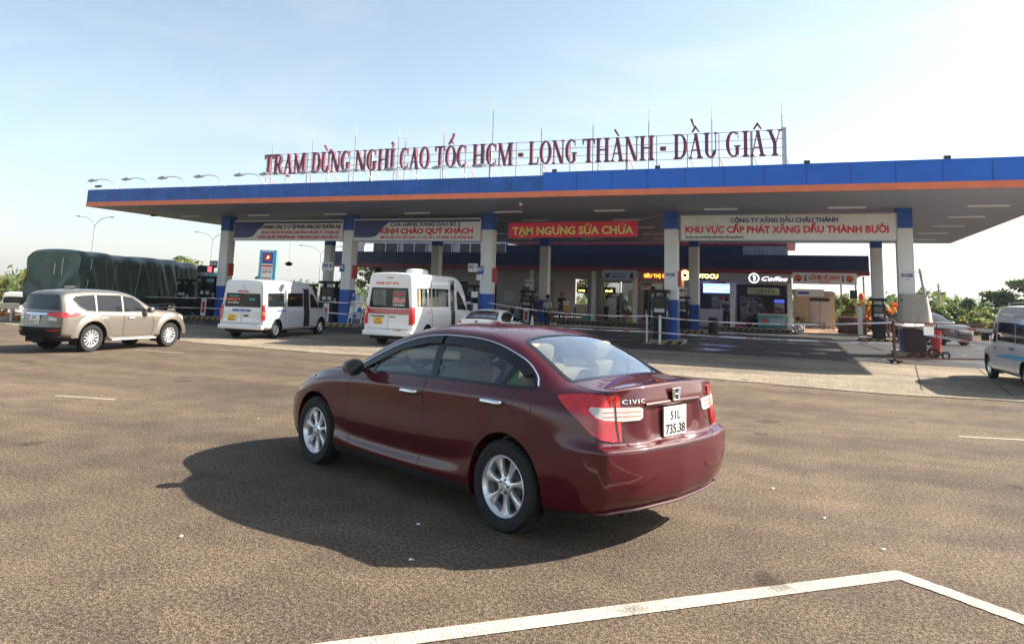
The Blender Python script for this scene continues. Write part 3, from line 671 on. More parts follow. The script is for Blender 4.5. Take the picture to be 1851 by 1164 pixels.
    # door handles
    for sd in (1, -1):
        for hx, hz_, k in ((1.16, .865, 'front_door'), (.14, .90, 'rear_door')):
            h0, n0 = S.hit(SIDE, hx, hz_); y0 = h0.y
            q = MB(); pts = [(hx+.10, y0-.004, hz_-.001), (hx+.085, y0+.026, hz_), (hx, y0+.036, hz_+.002), (hx-.085, y0+.03, hz_+.003), (hx-.105, y0-.004, hz_+.003)]
            q.tube([p for p in smooth_open(pts, 4)], [.014+.008*math.sin(math.pi*i/16) for i in range(17)], 10)
            q.xf(Matrix.Scale(sd, 4, (0, 1, 0)))
            dd = doors[k, sd]; q.build('door_handle', 'chrome', dd, smooth=True)
            q = MB(); S.patch(q, smooth_poly([(hx-.075,hz_-.022),(hx,hz_-.038),(hx+.075,hz_-.024),(hx+.07,hz_+.01),(hx,hz_+.014),(hx-.07,hz_+.01)], 3), SIDE, .03, .0012); q.xf(Matrix.Scale(sd, 4, (0, 1, 0))); q.build('handle_recess', 'black_trim', dd)
    # mirrors
    for sd in (1, -1):
        q = MB(); prof = []
        for i in range(9):
            t = i/8; cx = 1.87+.10*math.sin(t*math.pi/2)-.0; r1 = .088*math.sqrt(max(0.02, 1-(t*1.0)**2.5)); r2 = .125*math.sqrt(max(0.02, 1-t**2.5))
            prof.append([(1.84+t*.13, .985+r2*.80*math.cos(a), 1.005+r1*.86*math.sin(a)) for a in [2*math.pi*k/20 for k in range(20)]])
        vs = [p for r_ in prof for p in r_]; q.add(vs, [(i*20+k, i*20+(k+1) % 20, (i+1)*20+(k+1) % 20, (i+1)*20+k) for i in range(8) for k in range(20)]+[tuple(range(160, 180))])
        q.bar((1.90, .80, .955), (1.90, .92, .985), .07, .035)
        q.xf(Matrix.Scale(sd, 4, (0, 1, 0))); mo = q.build('wing_mirror', paint, root, angle=60)
        q = MB(); q.add([(1.838, .985+.092*math.cos(a), 1.005+.064*math.sin(a)) for a in [2*math.pi*k/20 for k in range(20)]], [tuple(range(20))]); q.xf(Matrix.Scale(sd, 4, (0, 1, 0))); q.build('mirror_glass', 'glass_dark', mo)
        q = MB(); q.add([(1.836, .985+.102*math.cos(a), 1.005+.077*math.sin(a)) for a in [2*math.pi*k/20 for k in range(20)]]+[(1.836, .985+.09*math.cos(a), 1.005+.062*math.sin(a)) for a in [2*math.pi*k/20 for k in range(20)]], [(k, (k+1) % 20, 20+(k+1) % 20, 20+k) for k in range(20)]); q.xf(Matrix.Scale(sd, 4, (0, 1, 0))); q.build('mirror_rim', 'black_trim', mo)
    # rear lamps: outer piece wraps the corner, inner piece on the lid
    D2 = lambda pts: pts
    for sd in (1, -1):
        M_ = Matrix.Scale(sd, 4, (0, 1, 0))
        # DIAG frame: point = (-2,2,0)+u*(q,q,0); u measured from that origin; surface x~-.8,y~.75 -> u=(x+2+y-2)*q
        U = lambda x, y: (x+2+y-2)*q_
        tip = (U(-.46, .80), .998)
        outer = [(U(-.865,.62), 1.030), (U(-.80,.70), 1.035), (U(-.66,.755), 1.028), (U(-.55,.79), 1.015), tip, (U(-.54,.835), .955), (U(-.66,.81), .87), (U(-.75,.80), .80), (U(-.82,.775), .755), (U(-.87,.70), .735), (U(-.885,.62), .735)]
        q = MB(); S.patch(q, outer, DIAG, .03, .010, .014); q.xf(M_); t_ = q.build('tail_lamp', 'lamp_red', root, smooth=True, angle=45)
        low_ = [(U(-.56,.82), .93), (U(-.70,.80), .84), (U(-.82,.775), .765), (U(-.87,.70), .748), (U(-.88,.64), .748), (U(-.88,.64), .855), (U(-.80,.74), .862), (U(-.72,.79), .90)]
        q = MB(); S.patch(q, low_, DIAG, .03, .0118, .002); q.xf(M_); q.build('lower_lens', 'lamp_red_dark', t_, smooth=True)
        inn_ = [(U(-.88,.615), .955), (U(-.80,.72), .955), (U(-.74,.765), .955), (U(-.73,.78), .935), (U(-.78,.77), .895), (U(-.82,.74), .875), (U(-.885,.615), .865)]
        q = MB(); S.patch(q, inn_, DIAG, .03, .0125, .002); q.xf(M_); q.build('reversing_lens', 'lamp_clear', t_, smooth=True)
        ql = MB()
        for zz in (.895, .925): S.strip(ql, [(U(-.88,.62), zz), (U(-.80,.735), zz+.002)], .0035, DIAG, .0145, n=14)
        ql.xf(M_); ql.build('lens_rib', 'lamp_red_dark', t_)
        lid_l = [(.612, .955), (.42, .952), (.385, .94), (.39, .88), (.42, .865), (.612, .862)]
        q = MB(); S.patch(q, lid_l, REAR, .04, .010, .012); q.xf(M_); t2 = q.build('lid_lamp', 'lamp_clear', lid, smooth=True, angle=45)
        ql = MB()
        for zz in (.895, .925): S.strip(ql, [(.60, zz), (.40, zz)], .004, REAR, .012, n=14)
        ql.xf(M_); ql.build('lens_rib', 'lamp_orange' if sd > 0 else 'lamp_red', t2)
        # bumper reflector outline
        q = MB(); S.strip(q, smooth_open([(.78,.565),(.70,.50),(.60,.44),(.42,.455),(.30,.50)], 5), .012, REAR, .004, n=40); q.xf(M_); q.build('bumper_crease', paint, bump)
        # headlamp
        q = MB(); S.patch(q, [(3.36,.66),(3.18,.72),(2.98,.80),(2.90,.81),(3.0,.72),(3.2,.64),(3.35,.60)], SIDE, .04, .004, .006); q.xf(M_); q.build('headlamp', 'lamp_clear', root, smooth=True, angle=45)
    # number plate in its recess
    q = MB(); S.strip(q, [(.35,.962),(0,.968),(-.35,.962)], .03, REAR, .002, n=40, r=.013); q.build('lid_garnish', paint, lid, smooth=True)
    h, n = S.hit(REAR, 0, .83); px = h.x-.016
    q = MB(); q.bbox(px-.004, px+.01, -.145, .145, .725, .93, .003); pl = q.build('number_plate', 'plate_white', lid, angle=40)
    def rtext(txt, y, z, size, m, width=None, bold=.0, par=pl, xx=None, name='lettering'):
        mb = text_mb(txt, size, bold, .003, width); off = mb.w/2
        mb.xf(Matrix.Translation(((xx if xx is not None else px-.006), y, z)) @ Matrix.Rotation(-math.pi/2, 4, 'Z') @ Matrix.Translation((-off, 0, 0))); mb.build(name, m, par)
    rtext('51L', 0, .84, .085, 'ink', .13, .001); rtext('735.38', 0, .742, .095, 'ink', .25, .001)
    hx = S.hit(REAR, 0, 1.0)[0].x-.010
    q = MB()        # badge
    q.prism([(-.050,1.055),(.050,1.055),(.040,.975),(-.040,.975)], hx-.006, hx, 'X'); bdg = q.build('badge', 'ink', lid)
    q = MB()
    fr_ = [(-.050,1.055),(.050,1.055),(.040,.975),(-.040,.975)]
    for a, b in zip(fr_, fr_[1:]+fr_[:1]): q.tube([(hx-.010, *a), (hx-.010, *b)], .0055, 6)
    for sg in (1, -1): q.tube([(hx-.010, sg*.034, 1.045), (hx-.010, sg*.022, 1.016), (hx-.010, sg*.026, .985)], .0065, 6)
    q.tube([(hx-.010, -.022, 1.016), (hx-.010, .022, 1.016)], .006, 6); q.build('badge_mark', 'chrome', bdg, smooth=True)
    def skin_text(txt, yc, z0, size, m, width=None, bold=.0, lift=.004):
        mb = text_mb(txt, size, bold, .002, width, 0, 1.25); w_ = mb.w; x_min = min(v[0] for v in mb.v)
        mb.v = [(S.hit(REAR, yc+w_/2-(v[0]-x_min), z0+v[2])[0].x-lift+v[1], yc+w_/2-(v[0]-x_min), z0+v[2]) for v in mb.v]; return mb.build('lettering', m, lid)
    skin_text('CIVIC', .455, .977, .040, 'chrome', .20, .0)
    skin_text('1.8', -.46, .795, .035, 'chrome'); skin_text('i-VTEC', -.46, .760, .028, 'chrome')
    # lid lip, exhaust, underside
    for sg in (1, -1):
        q = MB(); S.strip(q, [(sg*.617,1.03),(sg*.617,.86),(sg*.612,.735)], .010, REAR, .0150, n=24); q.build('lamp_seam', 'black_trim', lid)
    q = MB(); S.strip(q, [(-.80,.70),(-.93,.3),(-.945,0)], .01, TOP, .004, n=4) if 0 else None
    q = MB(); S.strip(q, smooth_open([(.74,.285),(.4,.285),(0,.285),(-.4,.285),(-.74,.285)],4), .03, REAR, .012, n=50, r=.010); q.build('bumper_lower_edge', paint, bump, smooth=True)
    q = MB(); q.tube([(-.45,.45,.24),(-.80,.45,.235)], .028, 12); q.bbox(-.62,-.30,-.55,.50,.20,.32,.04); q.build('exhaust', 'under', root, angle=50)
    q = MB(); q.box(-.60, 3.2, -.72, .72, .20, .24); q.box(-.35, .5, -.60, .60, .24, .50); q.box(2.2, 3.2, -.55, .55, .24, .60); q.build('floor_pan', 'under', root)
    # cabin
    for y_ in (.37, -.37): headrest_seat(root, 1.12, y_, .56)
    headrest_seat(root, .33, 0, .58, w_=1.28, bench=True)
    q = MB(); q.box(-.44, .14, -.62, .62, .985, 1.0); q.build('parcel_shelf', 'lining', root)
    for y_ in (.35, -.35):
        q = MB(); q.bbox(-.02, .07, y_-.16, y_+.16, 1.0, 1.17, .05); q.build('headrest', 'seat_beige', root, angle=60)
    q = MB(); q.prism([(1.62,.72),(1.66,.90),(1.85,.955),(2.28,.945),(2.28,.5),(1.7,.5)], -.74, .74, 'Y'); q.build('dashboard', 'cabin_dark', root)
    q = MB(); q.box(-.45, 2.2, -.78, .78, .30, .34); q.box(-.45, .2, -.76, .76, .34, .50); q.build('cabin_floor', 'cabin_dark', root)
    steering(root, 1.52, .37, .90)
    q = MB(); q.add([(.0,.735,1.04),(.10,.735,1.04),(.10,.70,1.13),(.02,.70,1.13)], [(0,1,2,3)]); q.build('window_sticker', 'green_paper', root)
    # wheels
    for (wx, wy, sd) in ((0, .775, 1), (WB, .770, 1), (0, -.775, -1), (WB, -.770, -1)):
        alloy_wheel(root, wx, wy, .318, .218, .205, sd, 7)
    return root
ROOT_CIVIC = build_sedan((-1.642, 5.918, 0), 2.7208, 'glossy maroon four-door saloon parked alone on the open asphalt in front')
sheet('ground', [(-4000,-400),(4000,-400),(4000,6000),(-4000,6000)], -1.6, 'soil')
LOT = [(-75,-25),(30,-25),(24,30),(16,62),(-42,62),(-40,34),(-34,23),(-31,21.3),(-75,2)]
q = MB(); q.prism(LOT, -1.8, 0, 'Z'); tag(q.build('parking_lot', 'asphalt'), kind='structure')
rr = random.Random(3)
edge = [(-29,19.5),(-26,18.6),(-20,17.6),(-11.5,16.6),(-7.3,17.6),(-3.5,17.2),(-.4,16.65),(1.7,16.3),(4.1,16.6),(8,16.9),(14,17.1),(24,17.4)]
edge_r = []
for (a, b) in zip(edge, edge[1:]):
    n = max(2, int((b[0]-a[0])*3))
    for i in range(n): t = i/n; edge_r.append((a[0]+(b[0]-a[0])*t, a[1]+(b[1]-a[1])*t+rr.uniform(-.05, .05)))
edge_r.append(edge[-1])
sheet('apron', edge_r+[(24,25.2),(-29,25.2)], .006, 'apron')
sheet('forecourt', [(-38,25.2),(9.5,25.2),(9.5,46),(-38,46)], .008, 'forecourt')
# broken edge where the concrete apron meets the asphalt, and the drain joint under the canopy edge
q = MB()
for i in range(len(edge_r)-1):
    a, b = edge_r[i], edge_r[i+1]; w_ = rr.uniform(.01, .07)
    if a[0] > -25: q.add([(a[0], a[1]-w_, .011), (b[0], b[1]-w_*rr.uniform(.4, 1.2), .011), (b[0], b[1]+.02, .011), (a[0], a[1]+.02, .011)], [(0,1,2,3)])
tag(q.build('pavement_crack', mat('dirt_dark', (.03,.025,.022), rough=.95, var=.5, vscale=8)), kind='structure')
q = MB(); q.box(-38, 9.5, 25.14, 25.24, .003, .012)
for xx in (3.4, 5.0, 6.6): q.add([(xx,25.1,.0125),(xx+.03,25.1,.0125),(xx-.9,17.5,.0125),(xx-.93,17.5,.0125)], [(0,1,2,3)])
tag(q.build('pavement_joint', 'dirt_dark'), kind='structure')
def stripe(pts, w_, z=.005):
    q = MB(); pts = [Vector(p) for p in pts]; L_ = []
    for i, p in enumerate(pts):
        d0 = (pts[i]-pts[i-1]).normalized() if i else (pts[1]-pts[0]).normalized(); d1 = (pts[i+1]-pts[i]).normalized() if i < len(pts)-1 else d0
        n_ = Vector((-(d0+d1).y, (d0+d1).x)).normalized(); k = w_/2/max(.4, n_.dot(Vector((-d0.y, d0.x)))); L_.append((p+n_*k, p-n_*k))
    vs = []
    for i in range(len(pts)-1):
        n = max(2, int((pts[i+1]-pts[i]).length/.06))
        for j in range(n+1):
            if i and j == 0: continue
            t = j/n; a = L_[i][0].lerp(L_[i+1][0], t); b = L_[i][1].lerp(L_[i+1][1], t); e = rr.uniform(-.006, .006); f = rr.uniform(-.006, .006)
            vs += [(a.x+e, a.y+e, z), (b.x+f, b.y+f, z)]
    q.add(vs, [(2*i, 2*i+1, 2*i+3, 2*i+2) for i in range(len(vs)//2-1)]); return q
tag(stripe([(-4.0,1.53),(.6,5.50),(5.5,1.55)], .135).build('parking_line', 'line_paint'), kind='structure')
for a, b in (((2.05,11.6),(6.5,12.6)), ((-10.3,7.95),(-9.3,8.12)), ((-15.9,14.3),(-14.3,14.36))):
    tag(stripe([a, b], .055).build('faded_line', 'line_paint'), kind='structure')
# ---------------- forecourt canopy ----------------
mat('fascia_blue', (.010, .125, .58), rough=.42, var=.10, vscale=.6, tint=(.012,.15,.66))
mat('fascia_blue_old', (.016, .11, .42), rough=.5, var=.28, vscale=1.1)
mat('orange_stripe', (.78, .20, .09), rough=.5, var=.12, vscale=1.5)
mat('soffit_panel', (.33, .38, .50), rough=.45, var=.08, vscale=.7)
mat('soffit_gap', (.16, .17, .19), rough=.7)
mat('navy', (.03, .06, .20), rough=.45, var=.2, vscale=1)
mat('tube_white', (.85, .88, .9), rough=.4)
mat('sign_maroon', (.17, .03, .06), rough=.4)
X0, X1, Y0, Y1, ZB, ZT = -31.25, 8.12, 24.656, 45.76, 5.262, 6.031
XS = -8.35
can = thing('station_canopy', 'wide flat fuel station canopy with blue fascia and orange stripe over the forecourt', 'canopy', (0, 0, 0))
q = MB(); q.box(X0+.02, X1-.02, Y0+.02, Y1-.02, ZB+.03, ZT-.10); q.build('roof_deck', 'galv', can)
q = MB(); q.box(X0+.02, X1-.02, Y0+.02, Y1-.02, ZB, ZB+.03)
q.build('soffit', 'soffit_panel', can)
q = MB()
for i in range(1, 105):
    y = Y0+i*.2; q.box(X0+.05, X1-.05, y, y+.018, ZB-.003, ZB+.004)
q.build('soffit_joint', 'soffit_gap', can)
def fascia(x0, x1, y, zt, m, nm):
    q = MB(); q.box(x0, x1, y-.05, y+.02, ZB+.20, zt); n = int((x1-x0)/1.22)
    q.box(x0, x1, y-.06, y+.03, zt, zt+.02); o = q.build(nm, m, can); q = MB()
    for i in range(1, n): x = x0+i*(x1-x0)/n; q.box(x-.009, x+.009, y-.053, y-.050, ZB+.21, zt-.01)
    q.build('panel_joint', mat('joint_blue',(.008,.04,.16),rough=.7), o); return o
fascia(X0, XS, Y0, ZT, 'fascia_blue_old', 'fascia_panel'); fascia(XS, X1, Y0-.06, ZT+.10, 'fascia_blue', 'fascia_panel')
q = MB(); q.box(X0-.05, X0+.02, Y0-.05, Y1, ZB+.20, ZT); q.build('fascia_panel', 'fascia_blue_old', can)
q = MB(); q.box(X1-.02, X1+.05, Y0-.11, Y1, ZB+.20, ZT+.1); q.build('fascia_panel', 'fascia_blue', can)
q = MB(); q.box(X0, X1, Y1-.02, Y1+.05, ZB+.20, ZT); q.build('fascia_panel', 'fascia_blue_old', can)
q = MB(); q.box(X0-.06, XS, Y0-.065, Y0+.01, ZB-.01, ZB+.20); q.box(XS, X1+.06, Y0-.125, Y0+.01, ZB-.01, ZB+.20); q.box(X0-.06, X0, Y0+.01, Y1, ZB-.01, ZB+.20); q.box(X1, X1+.06, Y0+.01, Y1, ZB-.01, ZB+.20); q.build('orange_stripe', 'orange_stripe', can)
for yy in (28.6, 32.0, 35.5, 39.0, 42.5):
    for k in range(9):
        xx = -29.5+k*4.4
        q = MB(); q.bbox(xx, xx+1.25, yy, yy+.12, ZB-.07, ZB-.005, .01); q.build('light_tube', 'tube_white', can)
FP = [-27.25, -19.78, -12.55, -4.50, 3.86]; RP = [-28.9, -20.86, -13.66, -5.0, 4.04]
def pillar(x, y, cap=.72, base=1.72):
    q = MB(); h = .26
    q.bbox(x-h, x+h, y, y+.52, .0, ZB-.001, .012)
    o = q.build('pillar', ['white_paint'], can, angle=40)
    q = MB(); q.box(x-h-.006, x+h+.006, y-.006, y+.526, ZB-cap, ZB-.004); q.build('blue_top_band', 'blue_paint', o)
    q = MB(); q.box(x-h-.006, x+h+.006, y-.006, y+.526, .10, base); q.build('blue_base_band', 'blue_paint', o)
    for zz in (1.72, 3.1):
        pass
    return o
for x in FP: pillar(x, 29.40)
for x in RP: pillar(x, 40.7, .62, 1.5)
q = MB()
for i, (px, zt) in enumerate(((-27.6,7.0),(-14.2,6.35))): q.tube([(px, Y0+.6, 6), (px, Y0+.6, zt)], .012, 5)
q.build('roof_aerial', 'steel', can)
# islands under the pillars
def island(x0, x1, y0, y1, label):
    q = MB(); q.bbox(x0, x1, y0, y1, .009, .17, .03); o = q.build('pump_island', 'concrete', None, angle=40)
    tag(o, label, 'kerb', 'raised pump islands'); n = int((x1-x0)/.34); q = MB()
    for i in range(n):
        a = x0+.05+i*(x1-x0-.1)/n; w_ = (x1-x0-.1)/n; q.add([(a, y0-.003, .02), (a+w_*.5, y0-.003, .02), (a+w_*.9, y0-.003, .15), (a+w_*.4, y0-.003, .15)], [(0,1,2,3)])
    q.build('yellow_stripe', mat('island_yellow',(.42,.27,.06),rough=.7,var=.3,vscale=5), o); q = MB()
    for i in range(n):
        a = x0+.05+i*(x1-x0-.1)/n+(x1-x0-.1)/n*.5; w_ = (x1-x0-.1)/n; q.add([(a, y0-.004, .02), (a+w_*.5, y0-.004, .02), (a+w_*.9, y0-.004, .15), (a+w_*.4, y0-.004, .15)], [(0,1,2,3)])
    q.build('black_stripe', 'black_trim', o)
nm5 = ['leftmost front pillar', 'second front pillar from the left', 'middle front pillar', 'front pillar beside the red repair banner', 'rightmost front pillar by the covered pump']
for (x, n_), (ia, ib) in zip(zip(FP, nm5), ((1.6,.9),(1.25,.95),(1.2,.6),(.75,.5),(.5,.75))): island(x-ia, x+ib, 28.75, 30.4, 'striped concrete island at the '+n_)
nm6 = ['leftmost rear pillar', 'second rear pillar from the left', 'middle rear pillar', 'rear pillar near the blue screen', 'rightmost rear pillar']
for x, n_ in zip(RP, nm6): island(x-.9, x+.6, 39.9, 41.6, 'striped concrete island at the '+n_)
# ---------------- hand-drawn serif lettering of the roof sign ----------------
T_, t_ = .165, .045
def el(cx, cy, rx, ry, a0, a1, tx, ty, n=18):
    o = [(cx+rx*math.cos(R(a0+(a1-a0)*i/n)), cy+ry*math.sin(R(a0+(a1-a0)*i/n))) for i in range(n+1)]
    i_ = [(cx+(rx-tx)*math.cos(R(a0+(a1-a0)*i/n)), cy+(ry-ty)*math.sin(R(a0+(a1-a0)*i/n))) for i in range(n+1)]
    return [[o[k], o[k+1], i_[k+1], i_[k]] for k in range(n)]
def rc(a, b, c, d): return [(a, b), (c, b), (c, d), (a, d)]
def stem(x, th=T_, y0=0, y1=1, s0=True, s1=True, e=.065):
    r = [rc(x, y0, x+th, y1)]
    if s0: r.append(rc(x-e, y0, x+th+e, y0+t_))
    if s1: r.append(rc(x-e, y1-t_, x+th+e, y1))
    return r
def dg(x0, y0, x1, y1, th): return [(x0, y0), (x0+th, y0), (x1+th, y1), (x1, y1)]
def G_(c):
    if c == 'T': return .66, [rc(0,.94,.66,1), [(0,.76),(.035,.76),(.07,.94),(0,.94)], [(.66,.76),(.625,.76),(.59,.94),(.66,.94)]]+stem(.25, s1=False)
    if c == 'R': return .70, stem(.07)+[rc(.2,.95,.36,1), rc(.2,.48,.36,.53)]+el(.34,.74,.24,.26,-90,90,T_*.95,.05)+[dg(.50,0,.30,.49,.17), rc(.5,0,.72,t_)]
    if c == 'A': return .70, [dg(.47,0,.27,1,.165), dg(.07,0,.31,.93,.05), rc(.17,.30,.50,.345), rc(0,0,.19,t_), rc(.41,0,.70,t_)]
    if c == 'M': return .86, stem(.07,.045,s1=False)+stem(.66,T_)+[dg(.36,.0,.06,1,.15), dg(.37,0,.66,1,.045), rc(0,1-t_,.21,1)]
    if c == 'D': return .70, stem(.07)+[rc(.2,.95,.34,1), rc(.2,0,.34,.05)]+el(.32,.5,.36,.5,-90,90,T_,.05,24)
    if c == 'U': return .70, stem(.06,T_,.25,1,s0=False)+stem(.55,.045,.25,1,s0=False)+el(.328,.27,.268,.28,180,360,.155,.06,20)
    if c == 'N': return .72, stem(.07,.045,s1=False)+stem(.60,.045,s0=False)+[dg(.47,0,.05,1,.17), rc(0,1-t_,.2,1)]
    if c == 'G': return .72, el(.37,.5,.35,.51,55,305,T_,.05,34)+[rc(.46,.0+.08,.62,.42), rc(.40,.40,.70,.445), [(.56,.72),(.60,.72),(.60,.97),(.575,.97)]]
    if c == 'C': return .66, el(.36,.5,.34,.51,52,308,T_,.05,34)+[[(.55,.68),(.59,.68),(.59,.98),(.565,.98)], [(.54,.07),(.58,.13),(.60,.26),(.575,.26)]]
    if c == 'H': return .76, stem(.07)+stem(.52)+[rc(.2,.48,.55,.53)]
    if c == 'I': return .30, stem(.07)
    if c == 'O': return .72, el(.36,.5,.35,.51,0,360,T_,.05,44)
    if c == 'L': return .62, stem(.07, s0=False)+[rc(0,0,.56,.05), [(.52,.05),(.56,.05),(.60,.28),(.565,.28)]]
    if c == 'Y': return .72, stem(.28,T_,0,.5,s1=False)+[dg(.28,.48,.06,1,.165), dg(.40,.48,.58,1,.045), rc(0,1-t_,.28,1), rc(.51,1-t_,.72,1)]
    if c == '-': return .22, [rc(0,.36,.22,.52)]
    return .3, []
def marks(ch, w_):
    m = []; c = w_/2
    for k in ch:
        if k == '.': m.append(rc(c-.06,-.17,c+.06,-.07))
        if k == '`': m.append([(c+.03,1.06),(c+.10,1.09),(c-.09,1.36),(c-.17,1.30)])
        if k == '?': m += el(c,1.24,.075,.09,-60,200,.05,.045,10)+[[(c-.01,1.05),(c+.03,1.05),(c+.045,1.17),(c,1.17)]]
        if k == '^': m += [[(c-.20,1.06),(c-.12,1.06),(c+.02,1.24),(c,1.33)], [(c+.20,1.06),(c+.12,1.06),(c-.02,1.24),(c,1.33)]]
        if k == "'": m.append([(c+.04,1.30),(c+.10,1.27),(c+.22,1.55),(c+.12,1.58)])
        if k == ',': m.append([(c-.04,1.30),(c-.10,1.27),(c-.26,1.58),(c-.16,1.63)])
        if k == '+': m += [[(w_-.10,.94),(w_-.02,.90),(w_+.09,1.10),(w_+.0,1.14)]]
    return m
rs = thing('rooftop_sign', 'long row of tall maroon serif letters on a steel frame above the canopy', 'sign', (0, 0, 0))
words = [('T R A. M', -22.95, -20.65), ('D U+` N G', -20.30, -18.25), ('N G H I?', -17.98, -16.00), ('C A O', -15.73, -14.28), ("T O^' C", -14.02, -12.55), ('H C M', -12.28, -10.50), ('-', -10.24, -10.03), ('L O N G', -9.79, -7.76), ('T H A` N H', -7.55, -4.74), ('-', -4.52, -4.30), ('D A^, U', -4.03, -2.40), ('G I A^ Y', -2.15, -.18)]
SY, SB, SH = 27.0, 6.93, .93
for wd, xa, xb in words:
    gl = []; adv = 0
    for tk in wd.split(' '):
        w_, sh = G_(tk[0]); gl.append((adv, w_, sh+marks(tk[1:], w_))); adv += w_+.045
    adv -= .045; k = (xb-xa)/adv
    for a, w_, sh in gl:
        q = MB()
        for n_, poly in enumerate(sh):
            d = (n_ % 7)*.0025; q.prism([(xa+(a+px)*k, SB+py*SH) for px, py in poly], SY-.10-d, SY+.02+d)
        q.build('letter', 'sign_maroon', rs)
for zz in (6.93, 7.23, 7.55, 7.87):
    q = MB(); q.bar((-23.0, SY+.07, zz), (-.15, SY+.07, zz), .022); q.build('rail', 'steel', rs)
posts = [-22.95+i*.9065*1.26 for i in range(21)]
for i, x in enumerate(posts):
    th = .09 if i in (5, 10, 15, 19) else .035
    q = MB(); q.bar((x, SY+.11, 5.92), (x, SY+.11, 7.88), th); q.build('post', 'galv' if th > .05 else 'steel', rs)
    q = MB(); q.bar((x, SY+.12, 7.2 if i % 2 else 6.95), (x+.45, SY+1.3, 5.92), .03); q.build('brace', 'steel' if i % 3 else 'orange_stripe', rs)
q = MB(); q.bar((-.12, SY+.08, 5.92), (-.12, SY+.08, 7.95), .12); q.build('post', 'galv', rs)
for px_, zt in ((-22.75,9.0),(-20.5,9.0),(-18.2,9.1),(-15.97,8.95),(-15.62,8.7),(-13.75,8.95),(-11.5,9.85),(-9.35,8.95),(-7.2,8.95),(-5.0,9.0),(-2.65,8.95),(-.20,8.95)):
    q = MB(); q.tube([(px_, SY+.2, 5.92), (px_, SY+.2, zt-.5)], .022, 6); q.tube([(px_, SY+.2, zt-.5), (px_, SY+.2, zt)], .010, 5); q.build('lightning_rod', 'steel', rs)
q = MB()
for k in range(4): q.bar((-15.62-.12, SY+.2, 7.9+k*.14), (-15.62+.12, SY+.2, 7.9+k*.14), .012)
q.build('aerial', 'steel', rs)
def floodlight(x, y, z, label, flip=-1):
    t = thing('floodlight', label, 'lamp', (x, y, z), 0, 1, 'floodlights on curved arms along the canopy edge')
    q = MB(); q.tube(smooth_open([(0,0,0),(-.10,-.1,.22),(-.32,-.25,.46),(-.62,-.45,.50),(-.80,-.55,.46)], 4), .018, 6); q.build('arm', 'steel', t)
    q = MB(); q.prism([(-1.17,.37),(-1.15,.43),(-.86,.50),(-.78,.45),(-.82,.40)], -.72, -.48, 'Y'); h = q.build('lamp_head', 'steel', t)
    q = MB(); q.box(-1.12, -.86, -.70, -.50, .372, .379); q.xf(Matrix.Translation((-1,0,.37)) @ Matrix.Rotation(.16, 4, 'Y') @ Matrix.Translation((1,0,-.37))); q.build('lens', 'tube_white', h)
    return t
labs = ['at the left corner', 'second from the left corner', 'third from the left corner', 'fourth from the left corner', 'just left of the roof letters', 'under the first word', 'under the second word', 'under the third word', 'under the fourth word', 'under the fifth word', 'under the sixth word']
for i, x in enumerate((-29.9,-27.75,-25.55,-23.45,-21.25,-19.9,-17.9,-15.9,-13.8,-11.75,-10.0)):
    floodlight(x+.2, Y0+.25, ZT-.02, 'curved arm floodlight on the canopy top '+labs[i])
for x, l_ in ((-8.0,'left of the second floodlight box'),(-4.25,'below the second dash'),(.55,'at the right end of the roof letters'),(4.5,'near the right edge of the picture')):
    t = thing('floodlight_box', 'small square floodlight on the blue fascia top '+l_, 'lamp', (x, Y0+.2, ZT+.02), 0, 1, 'square floodlights')
    q = MB(); q.bbox(-.10,.10,-.05,.05,.08,.26,.01); q.build('housing', 'steel', t); q = MB(); q.box(-.02,.02,-.02,.02,0,.09); q.build('bracket', 'steel', t); q = MB(); q.box(-.08,.08,-.056,-.051,.10,.24); q.build('lens', 'glass_dark', t)
t = thing('security_camera', 'small dark security camera on the left canopy corner', 'camera', (X0+.45, Y0+.1, ZT+.02)); q = MB(); q.bar((0,0,0),(0,0,.16),.03); q.build('bracket','steel',t); q = MB(); q.tube([(-.12,-.1,.16),(.12,.05,.2)], .05, 8); q.build('housing','black_trim',t)
t = thing('security_camera', 'dark camera hanging under the left end of the canopy', 'camera', (X0+1.2, Y0+2.8, ZB)); q = MB(); q.bar((0,0,0),(0,0,-.12),.03); q.build('bracket','steel',t); q = MB(); q.tube([(-.12,-.1,-.14),(.12,.05,-.12)], .05, 8); q.build('housing','black_trim',t)
t = thing('dome_camera', 'small white dome camera under the canopy above the red banner', 'camera', (-9.8, 26.2, ZB)); q = MB(); q.lathe([(.07,0),(.07,-.05),(.05,-.10),(.001,-.12)], 12); q.build('housing','tube_white',t)
